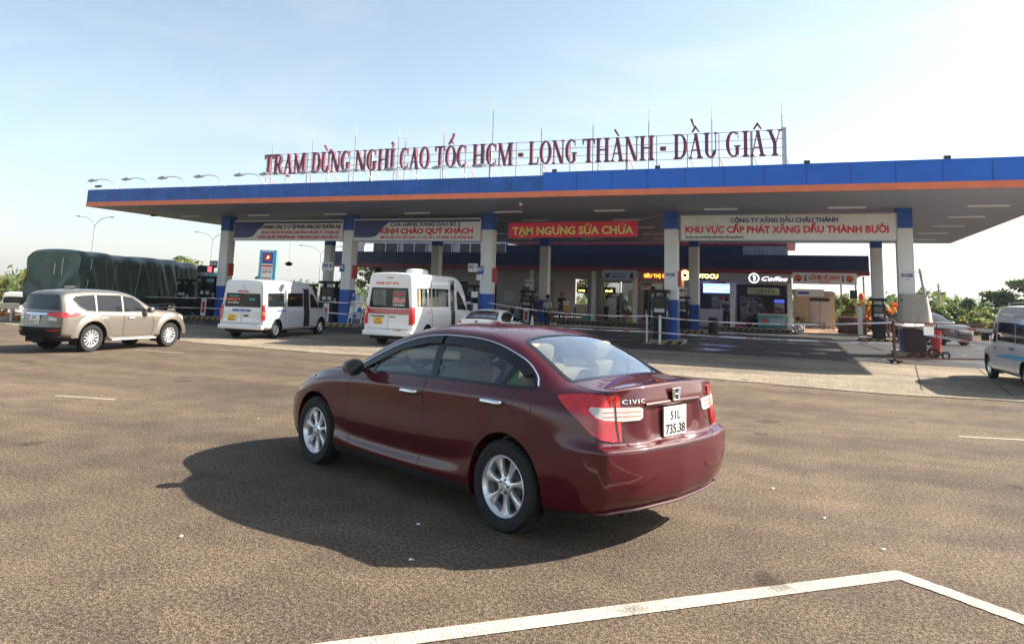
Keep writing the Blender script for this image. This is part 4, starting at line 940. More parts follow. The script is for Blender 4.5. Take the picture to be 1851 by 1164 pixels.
# ---------------- banners between the pillars ----------------
mat('banner_white', (.84, .84, .83), rough=.6, var=.08, vscale=1.5)
mat('banner_red', (.85, .04, .09), rough=.55)
mat('banner_text_yellow', (.95, .78, .25), rough=.55)
mat('banner_red_text', (.75, .05, .08), rough=.6)
def board(name, label, x0, x1, z0, z1, y=29.34, navy=True, m='banner_white', frame=None, xn=1.75):
    t = thing(name, label, 'sign', ((x0+x1)/2, y, z0)); cx = (x0+x1)/2; hx = (x1-x0)/2; h = z1-z0
    q = MB(); q.bbox(-hx, hx, 0, .08, 0, h, .008); q.build('panel', m, t)
    if navy:
        pts = [(-hx+.03,.16),(-hx+xn*.55,.16),(-hx+xn*.72,.24),(-hx+xn*.86,.50),(-hx+xn*1.0,h-.22),(-hx+xn*1.1,h-.12),(hx-.03,h-.12),(hx-.03,h-.02),(-hx+.03,h-.02)]
        q = MB(); q.prism(pts, -.006, 0); q.build('blue_corner', 'navy', t)
        q = MB(); q.box(-hx, hx, -.03, .05, h, h+.03); q.build('top_rail', 'tube_white', t)
    if frame:
        q = MB(); f = .04
        for a in ((-hx,hx,-f,0),( -hx,hx,h,h+f)): q.box(a[0]-f, a[1]+f, -.02, .10, a[2], a[3])
        q.box(-hx-f, -hx, -.02, .10, 0, h); q.box(hx, hx+f, -.02, .10, 0, h); q.build('frame', frame, t)
    return t
t = board('name_board', 'white board with blue corner and a branch office name between the two leftmost front pillars', -26.62, -20.06, 4.02, 5.0)
text(t, 'CHI NHÁNH CÔNG TY CP TẬP ĐOÀN XĂNG DẦU TẠI ĐỒNG NAI', -1.68, -.012, .60, .27, 'ink', 4.85, .005)
text(t, 'ĐC: KM 41+100, CAO TỐC TP.HCM - LONG THÀNH - DẦU GIÂY, ẤP 3, XÃ XUÂN QUẾ', -1.50, -.012, .36, .17, 'banner_red_text', 4.6, .002)
text(t, 'HUYỆN CẨM MỸ, TỈNH ĐỒNG NAI - TRẠM DỪNG NGHỈ, XĂNG DẦU SỐ 1', -1.72, -.012, .12, .19, 'banner_red_text', 4.85, .003)
t = board('name_board', 'white board with blue corner welcoming guests to fuel store number two', -19.42, -12.84, 4.03, 5.02)
text(t, 'CỬA HÀNG XĂNG DẦU SỐ 2', -1.30, -.012, .68, .24, 'ink_blue', 3.6, .007)
text(t, 'KÍNH CHÀO QUÝ KHÁCH', -1.82, -.012, .34, .34, 'ink_red', 4.75, .012)
text(t, 'KM: 41+100, CAO TỐC HCM - LT - DG, ẤP 3, XÃ XUÂN QUẾ, ĐỒNG NAI', -1.82, -.012, .11, .17, 'banner_red_text', 4.75, .002)
t = board('name_board', 'large white board naming a fuel dispensing area between the two rightmost front pillars', -4.08, 3.58, 4.10, 5.06, navy=False, frame='galv')
text(t, 'CÔNG TY XĂNG DẦU CHÂU THÀNH', -1.93, -.012, .68, .235, 'ink_blue', 3.85, .007)
text(t, 'KHU VỰC CẤP PHÁT XĂNG DẦU THÀNH BƯỞI', -3.66, -.012, .28, .36, 'banner_red_text', 7.25, .012)
text(t, 'ĐC: KM 41+100, CAO TỐC HCM - LONG THÀNH - DẦU GIÂY, ĐỒNG NAI', -3.65, -.012, .06, .12, 'ink', 2.2, .001)
t = thing('repair_banner', 'bright red cloth banner with yellow letters hung under the canopy', 'banner', (-8.63, 29.25, 4.14))
q = MB(); NX, NZ = 40, 5
vs = [(-2.83+5.66*i/NX, .02*math.sin(i*.9)*((NZ-j)/NZ)+.015*math.sin(i*.37+j), .02+.66*j/NZ+.055*i/NX) for i in range(NX+1) for j in range(NZ+1)]
q.add(vs, grid_faces(NX+1, NZ+1)); q.build('cloth', 'banner_red', t, smooth=True)
mb = text_mb('TẠM NGƯNG SỬA CHỮA', .46, .016, .012, 5.30); mb.xf(Matrix.Translation((-2.64, -.035, .155)) @ Matrix.Rotation(-.0098, 4, 'Y')); mb.build('lettering', 'banner_text_yellow', t)
q = MB(); q.tube([(-2.83,0,.70),(-3.7,.3,1.0)], .006, 4); q.tube([(2.83,0,.75),(3.8,.3,1.0)], .006, 4); q.tube([(-2.83,0,.03),(-3.7,.3,-.25)], .006, 4); q.build('cord', 'white_paint', t)
# ---------------- dispensers and signs ----------------
mat('pump_dark', (.012, .016, .026), rough=.55, spec=.3)
mat('pump_panel', (.55, .55, .55), rough=.5)
mat('frame_dark_red', (.22,.03,.03), rough=.6); mat('screen_red', (.9, .05, .06), emit=1.6)
mat('tarp_beige', (.44, .39, .32), rough=.75, var=.12, vscale=5, bump=.5, bscale=6)
def pump(x, y, label, w_=.78, h=2.0, stripe=0, rz=0):
    t = thing('fuel_pump', label, 'fuel pump', (x, y, .17), rz, 1, 'fuel pumps under the canopy')
    q = MB(); q.bbox(-w_/2, w_/2, -.26, .26, 0, h*.46, .02); q.build('cabinet', 'pump_dark', t)
    q = MB(); q.bbox(-w_/2-.02, w_/2+.02, -.28, .28, h*.46, h*.78, .02); hd = q.build('display_head', 'pump_dark', t)
    q = MB(); q.box(-w_*.36, w_*.36, -.286, -.281, h*.60, h*.74); q.build('screen', 'glass_dark', hd)
    for s in (-1, 1):
        q = MB(); q.box(s*w_*.2-.10, s*w_*.2+.10, -.287, -.281, h*.50, h*.57); q.build('price_panel', 'pump_panel', hd)
    q = MB(); q.bbox(-w_/2-.10, w_/2+.10, -.32, .32, h*.86, h*.92, .015); q.box(-w_/2+.02, -w_/2+.08, -.1, .1, h*.78, h*.86); q.box(w_/2-.08, w_/2-.02, -.1, .1, h*.78, h*.86); q.build('top_cover', 'pump_dark', t)
    for s in (-1, 1):
        q = MB(); q.tube(smooth_open([(s*(w_/2+.02),-.1,h*.72),(s*(w_/2+.16),-.16,h*.55),(s*(w_/2+.13),-.2,h*.2),(s*(w_/2+.06),-.2,h*.15),(s*(w_/2+.05),-.2,h*.42)], 4), .018, 6); q.build('hose', 'rubber', t)
        q = MB(); q.bar((s*(w_/2+.05),-.2,h*.42), (s*(w_/2+.05),-.2,h*.54), .045); q.bar((s*(w_/2+.05),-.2,h*.53), (s*(w_/2+.05),-.34,h*.49), .03); q.build('nozzle', 'pump_panel', t)
    if stripe:
        q = MB(); q.box(-.16, .16, -.275, -.262, .03, h*.42); p_ = q.build('front_poster', 'white_paint', t); q = MB(); q.box(-.09, .09, -.281, -.276, .16, h*.33); q.build('poster_picture', 'red_paint', p_)
    return t
pump(-28.05, 29.5, 'dark fuel pump by the leftmost front pillar with a red lit number', .9, 2.2, 1)
pump(-20.62, 29.5, 'dark fuel pump with white front poster left of the second front pillar', .74, 2.1, 1)
pump(-13.35, 29.5, 'dark fuel pump left of the middle front pillar behind the white van', .62, 2.1, 0)
pump(-4.85, 29.05, 'dark fuel pump in front of the pillar beside the red repair banner', .5, 2.1, 0)
pump(-5.55, 40.3, 'dark fuel pump left of the rear pillar near the blue screen', .6, 1.9)
pump(3.95, 40.1, 'dark fuel pump in front of the rightmost rear pillar', .55, 2.1)
pump(-14.25, 39.8, 'dark fuel pump left of the middle rear pillar', .62, 2.0, 1)
pump(-21.5, 40.1, 'dark fuel pump left of the second rear pillar', .6, 2.0)
pump(-29.6, 40.1, 'dark fuel pump left of the leftmost rear pillar', .6, 2.0)
pump(-29.7, 29.6, 'dark fuel pump at the far left end of the forecourt', .6, 2.0)
t = pump(3.98, 29.0, 'fuel pump wrapped in a beige cloth cover by the rightmost front pillar', .62, 2.0, 0)
q = MB(); pr = []
for k, (z, a, b) in enumerate(((1.98,.30,.26),(2.0,.40,.34),(1.95,.44,.37),(1.7,.46,.39),(1.4,.50,.42),(1.1,.52,.45),(.86,.53,.47),(.80,.50,.44))):
    for i in range(40):
        an = 2*math.pi*i/40; c, s_ = math.cos(an), math.sin(an); n_ = 4.0
        rr_ = 1/((abs(c)**n_+abs(s_)**n_)**(1/n_)); wv = 1+.035*math.sin(an*7+k*.6)*(k > 1)+.02*math.sin(an*13)
        pr.append((a*c*rr_*wv, b*s_*rr_*wv, z+(.05*math.sin(an*3+1) if k > 5 else 0)))
q.add(pr, [(i*40+j, i*40+(j+1) % 40, (i+1)*40+(j+1) % 40, (i+1)*40+j) for i in range(7) for j in range(40)]+[tuple(range(40))]); q.build('cloth_cover', 'tarp_beige', t, smooth=True, angle=60)
def plate(name, label, x, y, z, w_, h, m='white_paint', txt=None, tm='ink_blue', sz=.2, group=None, rz=0, extra=None):
    t = thing(name, label, 'sign', (x, y, z), rz, 1, group); q = MB(); q.bbox(-w_/2, w_/2, -.012, .012, 0, h, .004); q.build('panel', m, t)
    if txt: text(t, txt, 0, -.018, h*.38, sz, tm, w_*.82, .006, .006, center=True)
    if extra: extra(t)
    return t
def arrowlet(t): 
    q = MB(); q.prism([(-.03,.06),(.03,.06),(0,.02)], -.016, -.0125); q.build('arrow', 'ink', t)
plate('number_sign', 'white sign with blue letters and arrow on the pillar beside the red banner', -4.51, 29.37, 2.55, .42, .28, txt='DO 0.05S', sz=.16, extra=arrowlet)
plate('number_sign', 'white sign with blue letters and arrow on the rightmost front pillar', 3.87, 29.37, 2.66, .44, .32, txt='DO 0.05S', sz=.18, extra=arrowlet)
plate('number_sign', 'white sign with large blue letters left of the middle front pillar', -13.12, 29.3, 2.67, .46, .36, txt='ĐO 1', sz=.24, extra=arrowlet)
plate('number_sign', 'white sign with large blue letters left of the second front pillar', -20.75, 29.3, 2.60, .62, .40, txt='A95 III', sz=.24, extra=arrowlet)
plate('number_sign', 'pale sign with dark letters by the rear pillar near the blue screen', -5.52, 40.2, 2.05, .5, .34, txt='A95 III', sz=.18, extra=arrowlet)
plate('number_sign', 'tilted white sign on the pump left of the middle rear pillar', -14.1, 39.4, 2.25, .42, .36, txt='E5', sz=.2, rz=.4)
plate('notice', 'small white notice under the blue sign of the middle front pillar', -12.82, 29.36, 2.31, .28, .24)
plate('notice', 'small white notice low on the pump at the middle front pillar', -12.95, 29.2, 1.55, .30, .26)
plate('notice', 'small white box notice at the foot of the middle front pillar', -12.95, 29.2, 1.0, .34, .30, m='banner_white')
plate('blue_sign', 'small blue and cream sign on the left side of the middle front pillar', -12.78, 29.35, 2.58, .24, .34, m='blue_paint', txt='0', tm='white_paint', sz=.22)
plate('blue_sign', 'small blue sign on the left side of the second front pillar', -19.98, 29.35, 2.56, .24, .36, m='blue_paint', txt='0', tm='white_paint', sz=.22)
plate('blue_sign', 'dark blue sign beside the leftmost front pillar', -27.75, 29.35, 2.62, .5, .36, m='navy', txt='0', tm='white_paint', sz=.22)
plate('hanging_board', 'grey board hanging left of the second rear pillar', -22.6, 39.9, 2.05, 1.2, .36, m='steel')
t = thing('price_display', 'black price display with a glowing red number by the leftmost front pillar', 'display', (-28.1, 29.2, 2.36)); q = MB(); q.bbox(-.5,.5,-.06,.06,0,.36,.01); q.build('housing', 'pump_dark', t); q = MB(); q.box(.2,.46,-.066,-.061,.04,.32); q.build('lit_panel', 'screen_red', t)
for x, y, l_ in ((FP[1], 29.7, 'second front pillar'), (FP[2], 29.7, 'middle front pillar'), (FP[3], 29.7, 'pillar beside the red banner'), (FP[0], 29.7, 'leftmost front pillar')):
    t = thing('red_box', 'flat red box fixed on the right side of the '+l_, 'box', (x+.28, y, 2.25)); q = MB(); q.bbox(0, .09, -.16, .16, 0, .62, .01); q.build('case', 'red_paint', t)
t = thing('magazine_rack', 'white wire rack of papers right of the second front pillar', 'rack', (-18.95, 29.3, .17)); q = MB()
for xx in (-.35, .35): q.bar((xx,.15,0),(xx,.15,1.4),.03); q.bar((xx,-.2,0),(xx,.15,1.4),.03)
for k in range(5): q.bar((-.35,-.16+k*.06,.25+k*.26),(.35,-.16+k*.06,.25+k*.26),.02)
q.build('frame', 'white_paint', t)
for k in range(4):
    for i in range(3):
        q = MB(); q.box(-.32+i*.22, -.14+i*.22, -.19+k*.06, -.17+k*.06, .27+k*.26, .50+k*.26); q.build('paper', ['white_paint', 'blue_paint', 'pump_panel', 'banner_white'][(k*3+i) % 4], t)
for (x, y, l_) in ((4.62, 29.0, 'beside the covered pump'),):
    t = thing('red_bin', 'red plastic bin standing '+l_, 'bin', (x, y, .17)); q = MB(); q.lathe([(.001,0),(.13,0),(.17,.75),(.19,.78),(.17,.78),(.14,.7),(.001,.2)], 18); q.build('body', 'red_paint', t, smooth=True, angle=40)
t = thing('hand_cart', 'low hand cart with black wheels on the ground by the covered pump', 'cart', (4.4, 28.6, .17))
for k, (a, r_) in enumerate(((0,.16),(.45,.18),(.8,.13))):
    q = MB(); q.lathe([(r_,-.05),(r_,.05),(r_*.6,.05),(r_*.6,-.05)], 20, c=(a-.4,-.1,r_-.17+.01), axis='Y', closed=True); q.build('wheel', 'rubber', t)
q = MB(); q.bar((-.4,-.1,0),(.4,-.1,.05),.05); q.bar((-.2,-.1,0),(.6,.2,.9),.035); q.build('frame', 'frame_dark_red', t)
for x, z, l_ in ((-42.0, 4.75, 'between the street lamps'), (-33.0, 4.2, 'left of the second rear pillar')): pass
def ball(x, y, z, l_):
    t = thing('hanging_lamp', 'round dark lamp hanging on a wire '+l_, 'lamp', (x, y, z)); q = MB(); q.lathe([(.001,.14),(.10,.12),(.24,.02),(.22,-.06),(.10,-.13),(.001,-.14)], 16); q.build('shade', 'black_trim', t, smooth=True); q = MB(); q.tube([(0,0,.1),(0,0,ZB-z)], .008, 4); q.build('wire', 'black_trim', t)
ball(-30.0, 38.2, 3.25, 'left of the leftmost front pillar'); ball(-22.9, 37.4, 2.97, 'left of the second rear pillar')
# ---------------- rest-stop shop building ----------------
mat('wall_grey', (.42, .40, .41), rough=.8, var=.10, vscale=.8, bump=.1)
mat('wall_beige', (.44, .37, .28), rough=.8, var=.08, vscale=1)
mat('fascia_navy', (.008, .028, .085), rough=.5, var=.3, vscale=.5)
mat('stripe_red', (.24, .03, .05), rough=.5)
mat('shop_dark', (.05, .048, .05), rough=.7, var=.4, vscale=2)
mat('shutter', (.28, .28, .30), rough=.5, metal=.3)
mat('corrugated', (.20, .22, .25), rough=.45, metal=.3, var=.2, vscale=1)
mat('tile_floor', (.50, .34, .24), rough=.5, var=.15, vscale=4)
glass('shop_glass', (.62, .66, .66), gloss=.10)
mat('led_orange', (1, .22, .03), emit=2.2); mat('led_yellow', (1, .72, .22), emit=1.8); mat('led_white', (.9, .92, 1), emit=1.0)
mat('led_blue', (.22, .36, .95), emit=1.1); mat('led_screen_dark', (.04,.07,.35), emit=.7)
mat('menu_green', (.50, .62, .40), rough=.6); mat('teal', (.10, .42, .42), rough=.4); mat('sign_pale', (.52, .62, .72), rough=.5)
mat('orange_red', (.85, .16, .06), rough=.6)
st = thing('shop_building', 'long grey rest stop shop building with navy fascia and red stripe behind the canopy', 'building', (0, 0, 0))
WY = 49.0; ZF = .20
q = MB(); q.bbox(-33, -.02, 46.0, 56, .0, ZF, .02); q.build('plinth', 'concrete', st)
for mname, m, ph in (('yellow_edge', mat('dirty_yellow',(.20,.15,.08),rough=.8), 0), ('black_edge', 'black_trim', .5)):
    q = MB(); n = 56; x0 = -19.0; dx = 18.8/n
    for i in range(n): a = x0+(i+ph)*dx; q.add([(a,45.995,.02),(a+dx*.5,45.995,.02),(a+dx*.5+.10,45.995,.18),(a+.10,45.995,.18)], [(0,1,2,3)])
    q.build(mname, m, st)
q = MB(); q.box(-33, 4.2, 46.5, 47.2, 3.72, 4.60); q.build('fascia', 'fascia_navy', st)
q = MB(); q.box(-33.02, 4.22, 46.44, 47.2, 3.46, 3.72); q.build('fascia_stripe', 'stripe_red', st)
q = MB(); q.box(-33, 4.2, 47.2, 56, 3.60, 3.75); q.build('roof_slab', 'wall_grey', st)
def wallbits(boxes, nm, m):
    for b in boxes:
        q = MB(); q.box(*b); q.build(nm, m, st)
# facade wall bays (x0,x1) solid
wallbits([(-30.3,-26.0,WY,WY+.2,ZF,3.6), (-26.0,-22.3,WY,WY+.2,ZF,1.1), (-26.0,-22.3,WY,WY+.2,2.6,3.6), (-22.3,-20.9,WY,WY+.2,ZF,3.6), (-20.0,-18.1,WY,WY+.2,ZF,3.6), (-20.9,-20.0,WY,WY+.2,2.5,3.6)], 'wall', 'wall_grey')
wallbits([(-18.1,-16.5,WY,WY+.15,2.35,3.6), (-16.5,-12.1,WY,WY+.15,2.95,3.6), (-12.1,-.1,WY,WY+.15,2.85,3.6)], 'lintel', 'wall_grey')
wallbits([(-33,-.1,55.8,56,ZF,1.2), (-33,-16.0,55.8,56,1.2,3.6), (-12.2,-.1,55.8,56,1.2,3.6), (-.3,-.1,WY+.3,55.8,ZF,3.6), (-30.3,-30.1,WY+.2,55.8,ZF,3.6)], 'back_wall', 'wall_grey')
for x in (-16.6,-15.75,-12.25,-9.5,-6.5,-3.45,-.12):
    q = MB(); q.bbox(x-.13, x+.13, 46.9, 47.2, ZF, 3.46, .01); q.build('column', 'white_paint', st)
    q = MB(); q.box(x-.12, x+.12, WY-.1, WY+.05, ZF, 2.9); q.build('door_post', 'wall_grey', st)
# upper storey / corrugated upper roof
q = MB(); q.box(-19.5, -.2, 49.5, 56, 3.76, 5.35); up = q.build('upper_wall', mat('upper_navy',(.010,.018,.040),rough=.95,spec=.1,var=.3,vscale=.4), st)
q = MB()
for i in range(120): x = -19.3+i*.158; q.box(x, x+.05, 49.40, 49.50, 5.36, 5.50)
q.box(-19.5, .3, 49.38, 56, 5.50, 5.56); q.build('upper_roof_edge', 'stripe_red', st)
q = MB()
for i in range(34): x = -2.9+i*.08; q.box(x, x+.04, 49.42, 49.5, 4.55, 5.34)
q.build('corrugated_panel', 'corrugated', st)
wallbits([(-33,-31.75,49.6,49.8,3.75,6.2), (-30.95,-19.5,49.6,49.8,3.75,4.75), (-30.95,-19.5,49.6,49.8,5.45,6.2), (-30.95,-19.5,49.76,49.8,4.75,5.45), (-31.75,-30.95,49.6,49.8,3.75,4.55), (-31.75,-30.95,49.6,49.8,5.45,6.2)], 'upper_wall', 'wall_grey')
for (a, b) in ((-30.9,-28.7),(-28.3,-26.2),(-25.6,-24.0),(-23.4,-21.6),(-21.2,-19.6)):
    q = MB(); q.box(a, b, 49.66, 49.74, 4.75, 5.45); q.build('upper_window', 'shop_dark', st)
    q = MB(); q.box(a, a+.05, 49.56, 49.66, 4.75, 5.45); q.box(b-.05, b, 49.56, 49.66, 4.75, 5.45); q.box((a+b)/2-.03, (a+b)/2+.03, 49.56, 49.66, 4.75, 5.45); q.build('window_frame', 'wall_grey', st)
# windows and doors of the ground floor
q = MB(); q.box(-26.0, -22.3, WY+.08, WY+.12, 1.1, 2.6); q.build('window', 'glass_dark', st)
q = MB(); q.box(-20.9, -20.0, WY+.08, WY+.12, ZF, 2.5); q.build('door', 'glass_dark', st)
q = MB(); q.box(-19.4, -18.6, WY-.02, WY, 1.3, 2.0); q.build('wall_notice', 'pump_panel', st)
for (a, b) in ((-12.1,-10.9),(-10.8,-9.65),(-9.35,-8.0),(-7.9,-6.65),(-6.35,-5.6)):
    q = MB(); q.box(a, b, WY+.05, WY+.07, ZF+.1, 2.80); q.build('glass_door', 'shop_glass', st)
    q = MB(); q.box(a, a+.05, WY, WY+.1, ZF, 2.85); q.box(b-.05, b, WY, WY+.1, ZF, 2.85); q.box(a, b, WY+.001, WY+.099, 2.76, 2.85); q.box(a, b, WY+.001, WY+.099, ZF, ZF+.12); q.build('door_frame', 'steel', st)
q = MB(); q.box(-13.2, -12.4, WY, WY+.1, ZF, 2.95)
for i in range(22): q.box(-13.2, -12.4, WY-.02, WY, ZF+.12*i, ZF+.12*i+.08)
q.build('shutter', 'shutter', st)
q = MB(); q.box(-18.0, -16.8, WY+.6, WY+.75, ZF, 1.2); q.build('counter', 'stripe_red', st)
# interior goods: shelves with small packets
cols = ['red_paint', 'yellow_paint', 'blue_paint', 'white_paint', 'teal', 'orange_red', 'menu_green', 'seat_beige', 'pump_panel']
def shelf(x, y, label, w_=1.6, h=1.9):
    t = thing('goods_shelf', label, 'shelf', (x, y, ZF), 0, 1, 'shelves of goods inside the shop'); q = MB()
    q.box(-w_/2, w_/2, .3, .34, 0, h)
    for k in range(5): q.box(-w_/2, w_/2, 0, .3, .1+k*h/5, .13+k*h/5)
    q.build('rack', 'pump_panel', t); mm = [MB() for _ in cols]; n = int(w_/.13)
    for k in range(5):
        for i in range(n):
            if rnd.random() < .85: hh = rnd.uniform(.14, .28); x_ = -w_/2+.02+i*.13; rnd.choice(mm).box(x_, x_+.10, .03, .16, .131+k*h/5, .131+k*h/5+hh)
    for b, c in zip(mm, cols):
        if b.v: o = b.build('packets', c, t); tag(o, kind='stuff')
for x, l_ in ((-17.3,'behind the red counter left of the shop'),(-11.5,'behind the leftmost glass doors'),(-10.1,'behind the second glass door'),(-8.6,'behind the third glass door'),(-7.2,'behind the fourth glass door'),(-4.5,'inside the open shop bay under the blue screen'),(-2.6,'inside the coffee bay')):
    shelf(x, 50.4 if x < -5 else 51.5, 'tall shelf of mixed goods '+l_, 1.3 if x > -12 else 1.6)
# ---- signs on the shop
def sboard(name, label, x0, x1, z0, z1, y, m, cat='sign'):
    t = thing(name, label, cat, ((x0+x1)/2, y, z0)); q = MB(); q.bbox(-(x1-x0)/2, (x1-x0)/2, 0, .08, 0, z1-z0, .01); q.build('panel', m, t); return t
t = thing('oval_sign', 'pale blue rounded shop sign with dark blue lettering over the glass doors', 'sign', (-10.36, 46.3, 2.90)); q = MB()
pl = arc_pts(-1.0, .42, .2, 90, 180, 6)+arc_pts(-.95, .15, .15, 180, 270, 6)+arc_pts(.95, .15, .15, 270, 360, 6)+arc_pts(1.0, .42, .2, 0, 90, 6); q.prism(pl, 0, .08); q.build('panel', 'sign_pale', t)
text(t, 'CỬA HÀNG TIỆN LỢI', -.5, -.012, .34, .15, 'ink_blue', 1.0, .003); text(t, 'LONG THÀNH', -.5, -.012, .14, .17, 'ink_blue', .9, .006)
q = MB(); q.prism([(-.98,.45),(-.86,.42),(-.80,.28),(-.70,.42),(-.60,.45),(-.72,.12),(-.88,.12)], -.01, 0); q.build('emblem', 'ink_blue', t); q = MB(); q.prism(arc_pts(.80,.38,.10,0,330,10)[:-1]+[(.84,.33),(.90,.22),(.86,.10),(.70,.10),(.66,.22),(.72,.32)], -.01, 0); q.build('emblem', 'ink_blue', t)
t = thing('lit_letters', 'glowing orange shop letters left of the pillar near the yellow star', 'sign', (-8.80, 46.42, 3.06)); text(t, 'SIÊU THỊ CAO CẤP', 0, -.01, .04, .30, 'led_orange', 2.35, .008)
t = thing('star_logo', 'round glowing yellow logo with a dark star', 'sign', (-6.22, 46.36, 3.28)); q = MB(); q.lathe([(.001,0),(.31,0),(.31,.08),(.001,.08)], 28, axis='Y'); q.build('disc', 'led_yellow', t)
q = MB(); q.prism([(.2*math.cos(R(90+36*k))*(1 if k % 2 == 0 else .42), .2*math.sin(R(90+36*k))*(1 if k % 2 == 0 else .42)) for k in range(10)], -.012, 0); q.build('star', 'ink', t)
q = MB(); q.lathe([(.23,-.008),(.26,-.008)], 28, axis='Y'); q.build('ring', 'stripe_red', t)
t = sboard('lit_name_sign', 'dark sign with glowing white and yellow letters beside the star logo', -5.75, -4.15, 2.98, 3.50, 46.40, 'ink'); text(t, 'OTOCU', -.62, -.01, .14, .36, 'led_yellow', 1.35, .014); text(t, 'MART', .35, -.01, .02, .12, 'teal', .35, .002)
t = sboard('video_screen', 'bright blue video screen under the navy fascia', -5.32, -3.45, 2.20, 2.84, 48.2, 'led_blue', 'screen'); q = MB()
for k in range(6): q.box(-.8+k*.27, -.62+k*.27, -.006, 0, .30+.05*(k % 3), .34+.05*(k % 3))
q.box(-.8, .5, -.006, 0, .12, .15); q.build('picture', 'led_white', t); q = MB(); q.box(-.93, .93, -.005, 0, 0, .06); q.build('lower_band', 'teal', t)
t = sboard('red_sign', 'narrow red sign just above the blue video screen', -4.9, -3.9, 2.86, 2.98, 48.2, 'red_paint')
t = sboard('coffee_sign', 'wide grey sign with white ring logo and white script letters', -4.15, -.05, 2.92, 3.44, 46.38, 'wall_grey'); q = MB(); q.lathe([(.25,-.02),(.30,-.02),(.30,.0),(.25,.0)], 30, c=(-.02,0,.26), axis='Y', closed=True); q.tube([(-.02,-.012,.10),(-.02,-.012,.42)], .02, 6); q.tube([(.04,-.012,.12),(.06,-.012,.40)], .012, 6); q.tube([(-.10,-.012,.36),(-.02,-.012,.42)], .012, 6); q.build('ring_logo', 'led_white', t)
text(t, 'Coffee', .42, -.012, .12, .36, 'led_white', 1.45, .0, shear=.4); text(t, 'The House', -1.95, -.012, .16, .26, 'pump_panel', 1.5, 0, shear=.35)
t = sboard('menu_board', 'long pale green menu board hanging inside the coffee bay', -2.62, -.72, 2.22, 2.66, 48.4, 'menu_green'); text(t, 'T R À S Ữ A', -.62, -.012, .18, .17, 'ink', 1.3, .004); text(t, 'CÀ PHÊ - NƯỚC ÉP - SINH TỐ', -.7, -.012, .05, .09, 'stripe_red', 1.4)
t = sboard('toilet_sign', 'pale sign with red letters arrows and orange emblems pointing to the toilets', .06, 3.52, 2.90, 3.56, 46.3, 'banner_white')
text(t, 'LỐI ĐI VỆ SINH', -.80, -.012, .30, .30, 'orange_red', 1.62, .010); text(t, 'TOILET', -.30, -.012, .08, .15, 'orange_red', .6, .004); q = MB(); q.box(-.8,.8,-.012,-.002,.265,.28); q.build('underline','orange_red',t)
for sx in (-1.02, 1.0):
    q = MB(); q.prism([(sx-.03,.52),(sx+.03,.52),(sx+.03,.26),(sx+.08,.26),(sx,.14),(sx-.08,.26),(sx-.03,.26)], -.014, 0); q.build('arrow', 'ink', t)
for sx in (-1.42, 1.36):
    q = MB(); q.prism([(sx+.20*math.cos(R(a))*(1+.12*math.cos(R(5*a))), .34+.20*math.sin(R(a))*(1+.1*math.sin(R(4*a)))) for a in range(0, 360, 15)], -.014, 0); e_ = q.build('emblem', 'orange_red', t)
    q = MB(); q.prism([(sx-.02,.16),(sx+.06,.16),(sx+.08,.28),(sx-.04,.26)], -.02, -.015); q.build('emblem_centre', 'ink', e_)
t = sboard('blue_banner', 'faded blue and grey banner over the beige toilet wall', .25, 2.0, 2.25, 2.72, 52.6, 'sign_pale'); q = MB(); q.box(-.75,-.05,-.006,0,.12,.30); q.build('blue_patch','led_screen_dark' if False else 'blue_paint',t)
for (x, z0, z1, l_) in ((-11.5,.35,1.75,'white poster on the leftmost glass door'),(-10.0,1.2,2.3,'yellowish poster strip on the second glass door')):
    t = sboard('door_poster', l_, x-.35, x+.35, z0, z1, WY-.06, 'white_paint' if z0 < 1 else 'menu_green', 'poster')
t = sboard('counter_sign', 'small white and red lit sign above the red counter', -17.9, -16.7, 1.75, 2.05, WY+.3, 'led_yellow' if False else 'white_paint'); text(t, 'CƠM PHỞ', -.5, -.012, .07, .18, 'red_paint', 1.0, .008)
t = sboard('menu_board', 'dark board with small yellow letters inside the shutter bay', -14.0, -13.3, 2.0, 2.4, WY+.2, 'ink'); text(t, 'CƠM', -.25, -.012, .12, .16, 'led_yellow', .45, .004)
t = sboard('menu_board', 'dark board with dim yellow letters left in the first glass bay', -12.0, -11.2, 2.0, 2.45, WY-.15, 'ink'); text(t, 'PHỞ', -.28, -.012, .12, .18, 'led_yellow', .5, .004)
# freezer chest
t = thing('ice_cream_freezer', 'teal chest freezer in front of the coffee bay', 'freezer', (-1.15, 48.1, ZF)); q = MB(); q.bbox(-.85,.85,-.3,.3,.05,.78,.03); q.build('chest','teal',t,angle=40); q = MB(); q.bbox(-.87,.87,-.32,.32,.78,.86,.02); q.build('lid','white_paint',t); q = MB(); q.box(-.6,-.3,-.306,-.301,.3,.55); q.build('sticker','orange_red',t); q = MB(); q.box(-.2,.7,-.306,-.301,.2,.6); q.build('picture','sign_pale',t)
t = thing('display_counter', 'white service counter under the blue video screen', 'counter', (-4.9, 49.3, ZF)); q = MB(); q.bbox(-.7,.7,-.3,.3,0,.95,.02); q.build('base','pump_panel',t); q = MB(); q.bbox(-.74,.74,-.34,.34,.95,1.0,.01); q.build('worktop','white_paint',t)
t = thing('drinks_fridge', 'tall dark drinks fridge at the right of the coffee bay', 'fridge', (-.75, 49.6, ZF)); q = MB(); q.bbox(-.35,.35,-.3,.3,0,1.85,.02); q.build('cabinet','shop_dark',t); q = MB(); q.box(-.28,.28,-.306,-.301,.2,1.5); q.build('glass_front','shop_glass',t); q = MB(); q.box(-.3,.3,-.31,-.301,1.55,1.75); q.build('header','led_screen_dark',t)
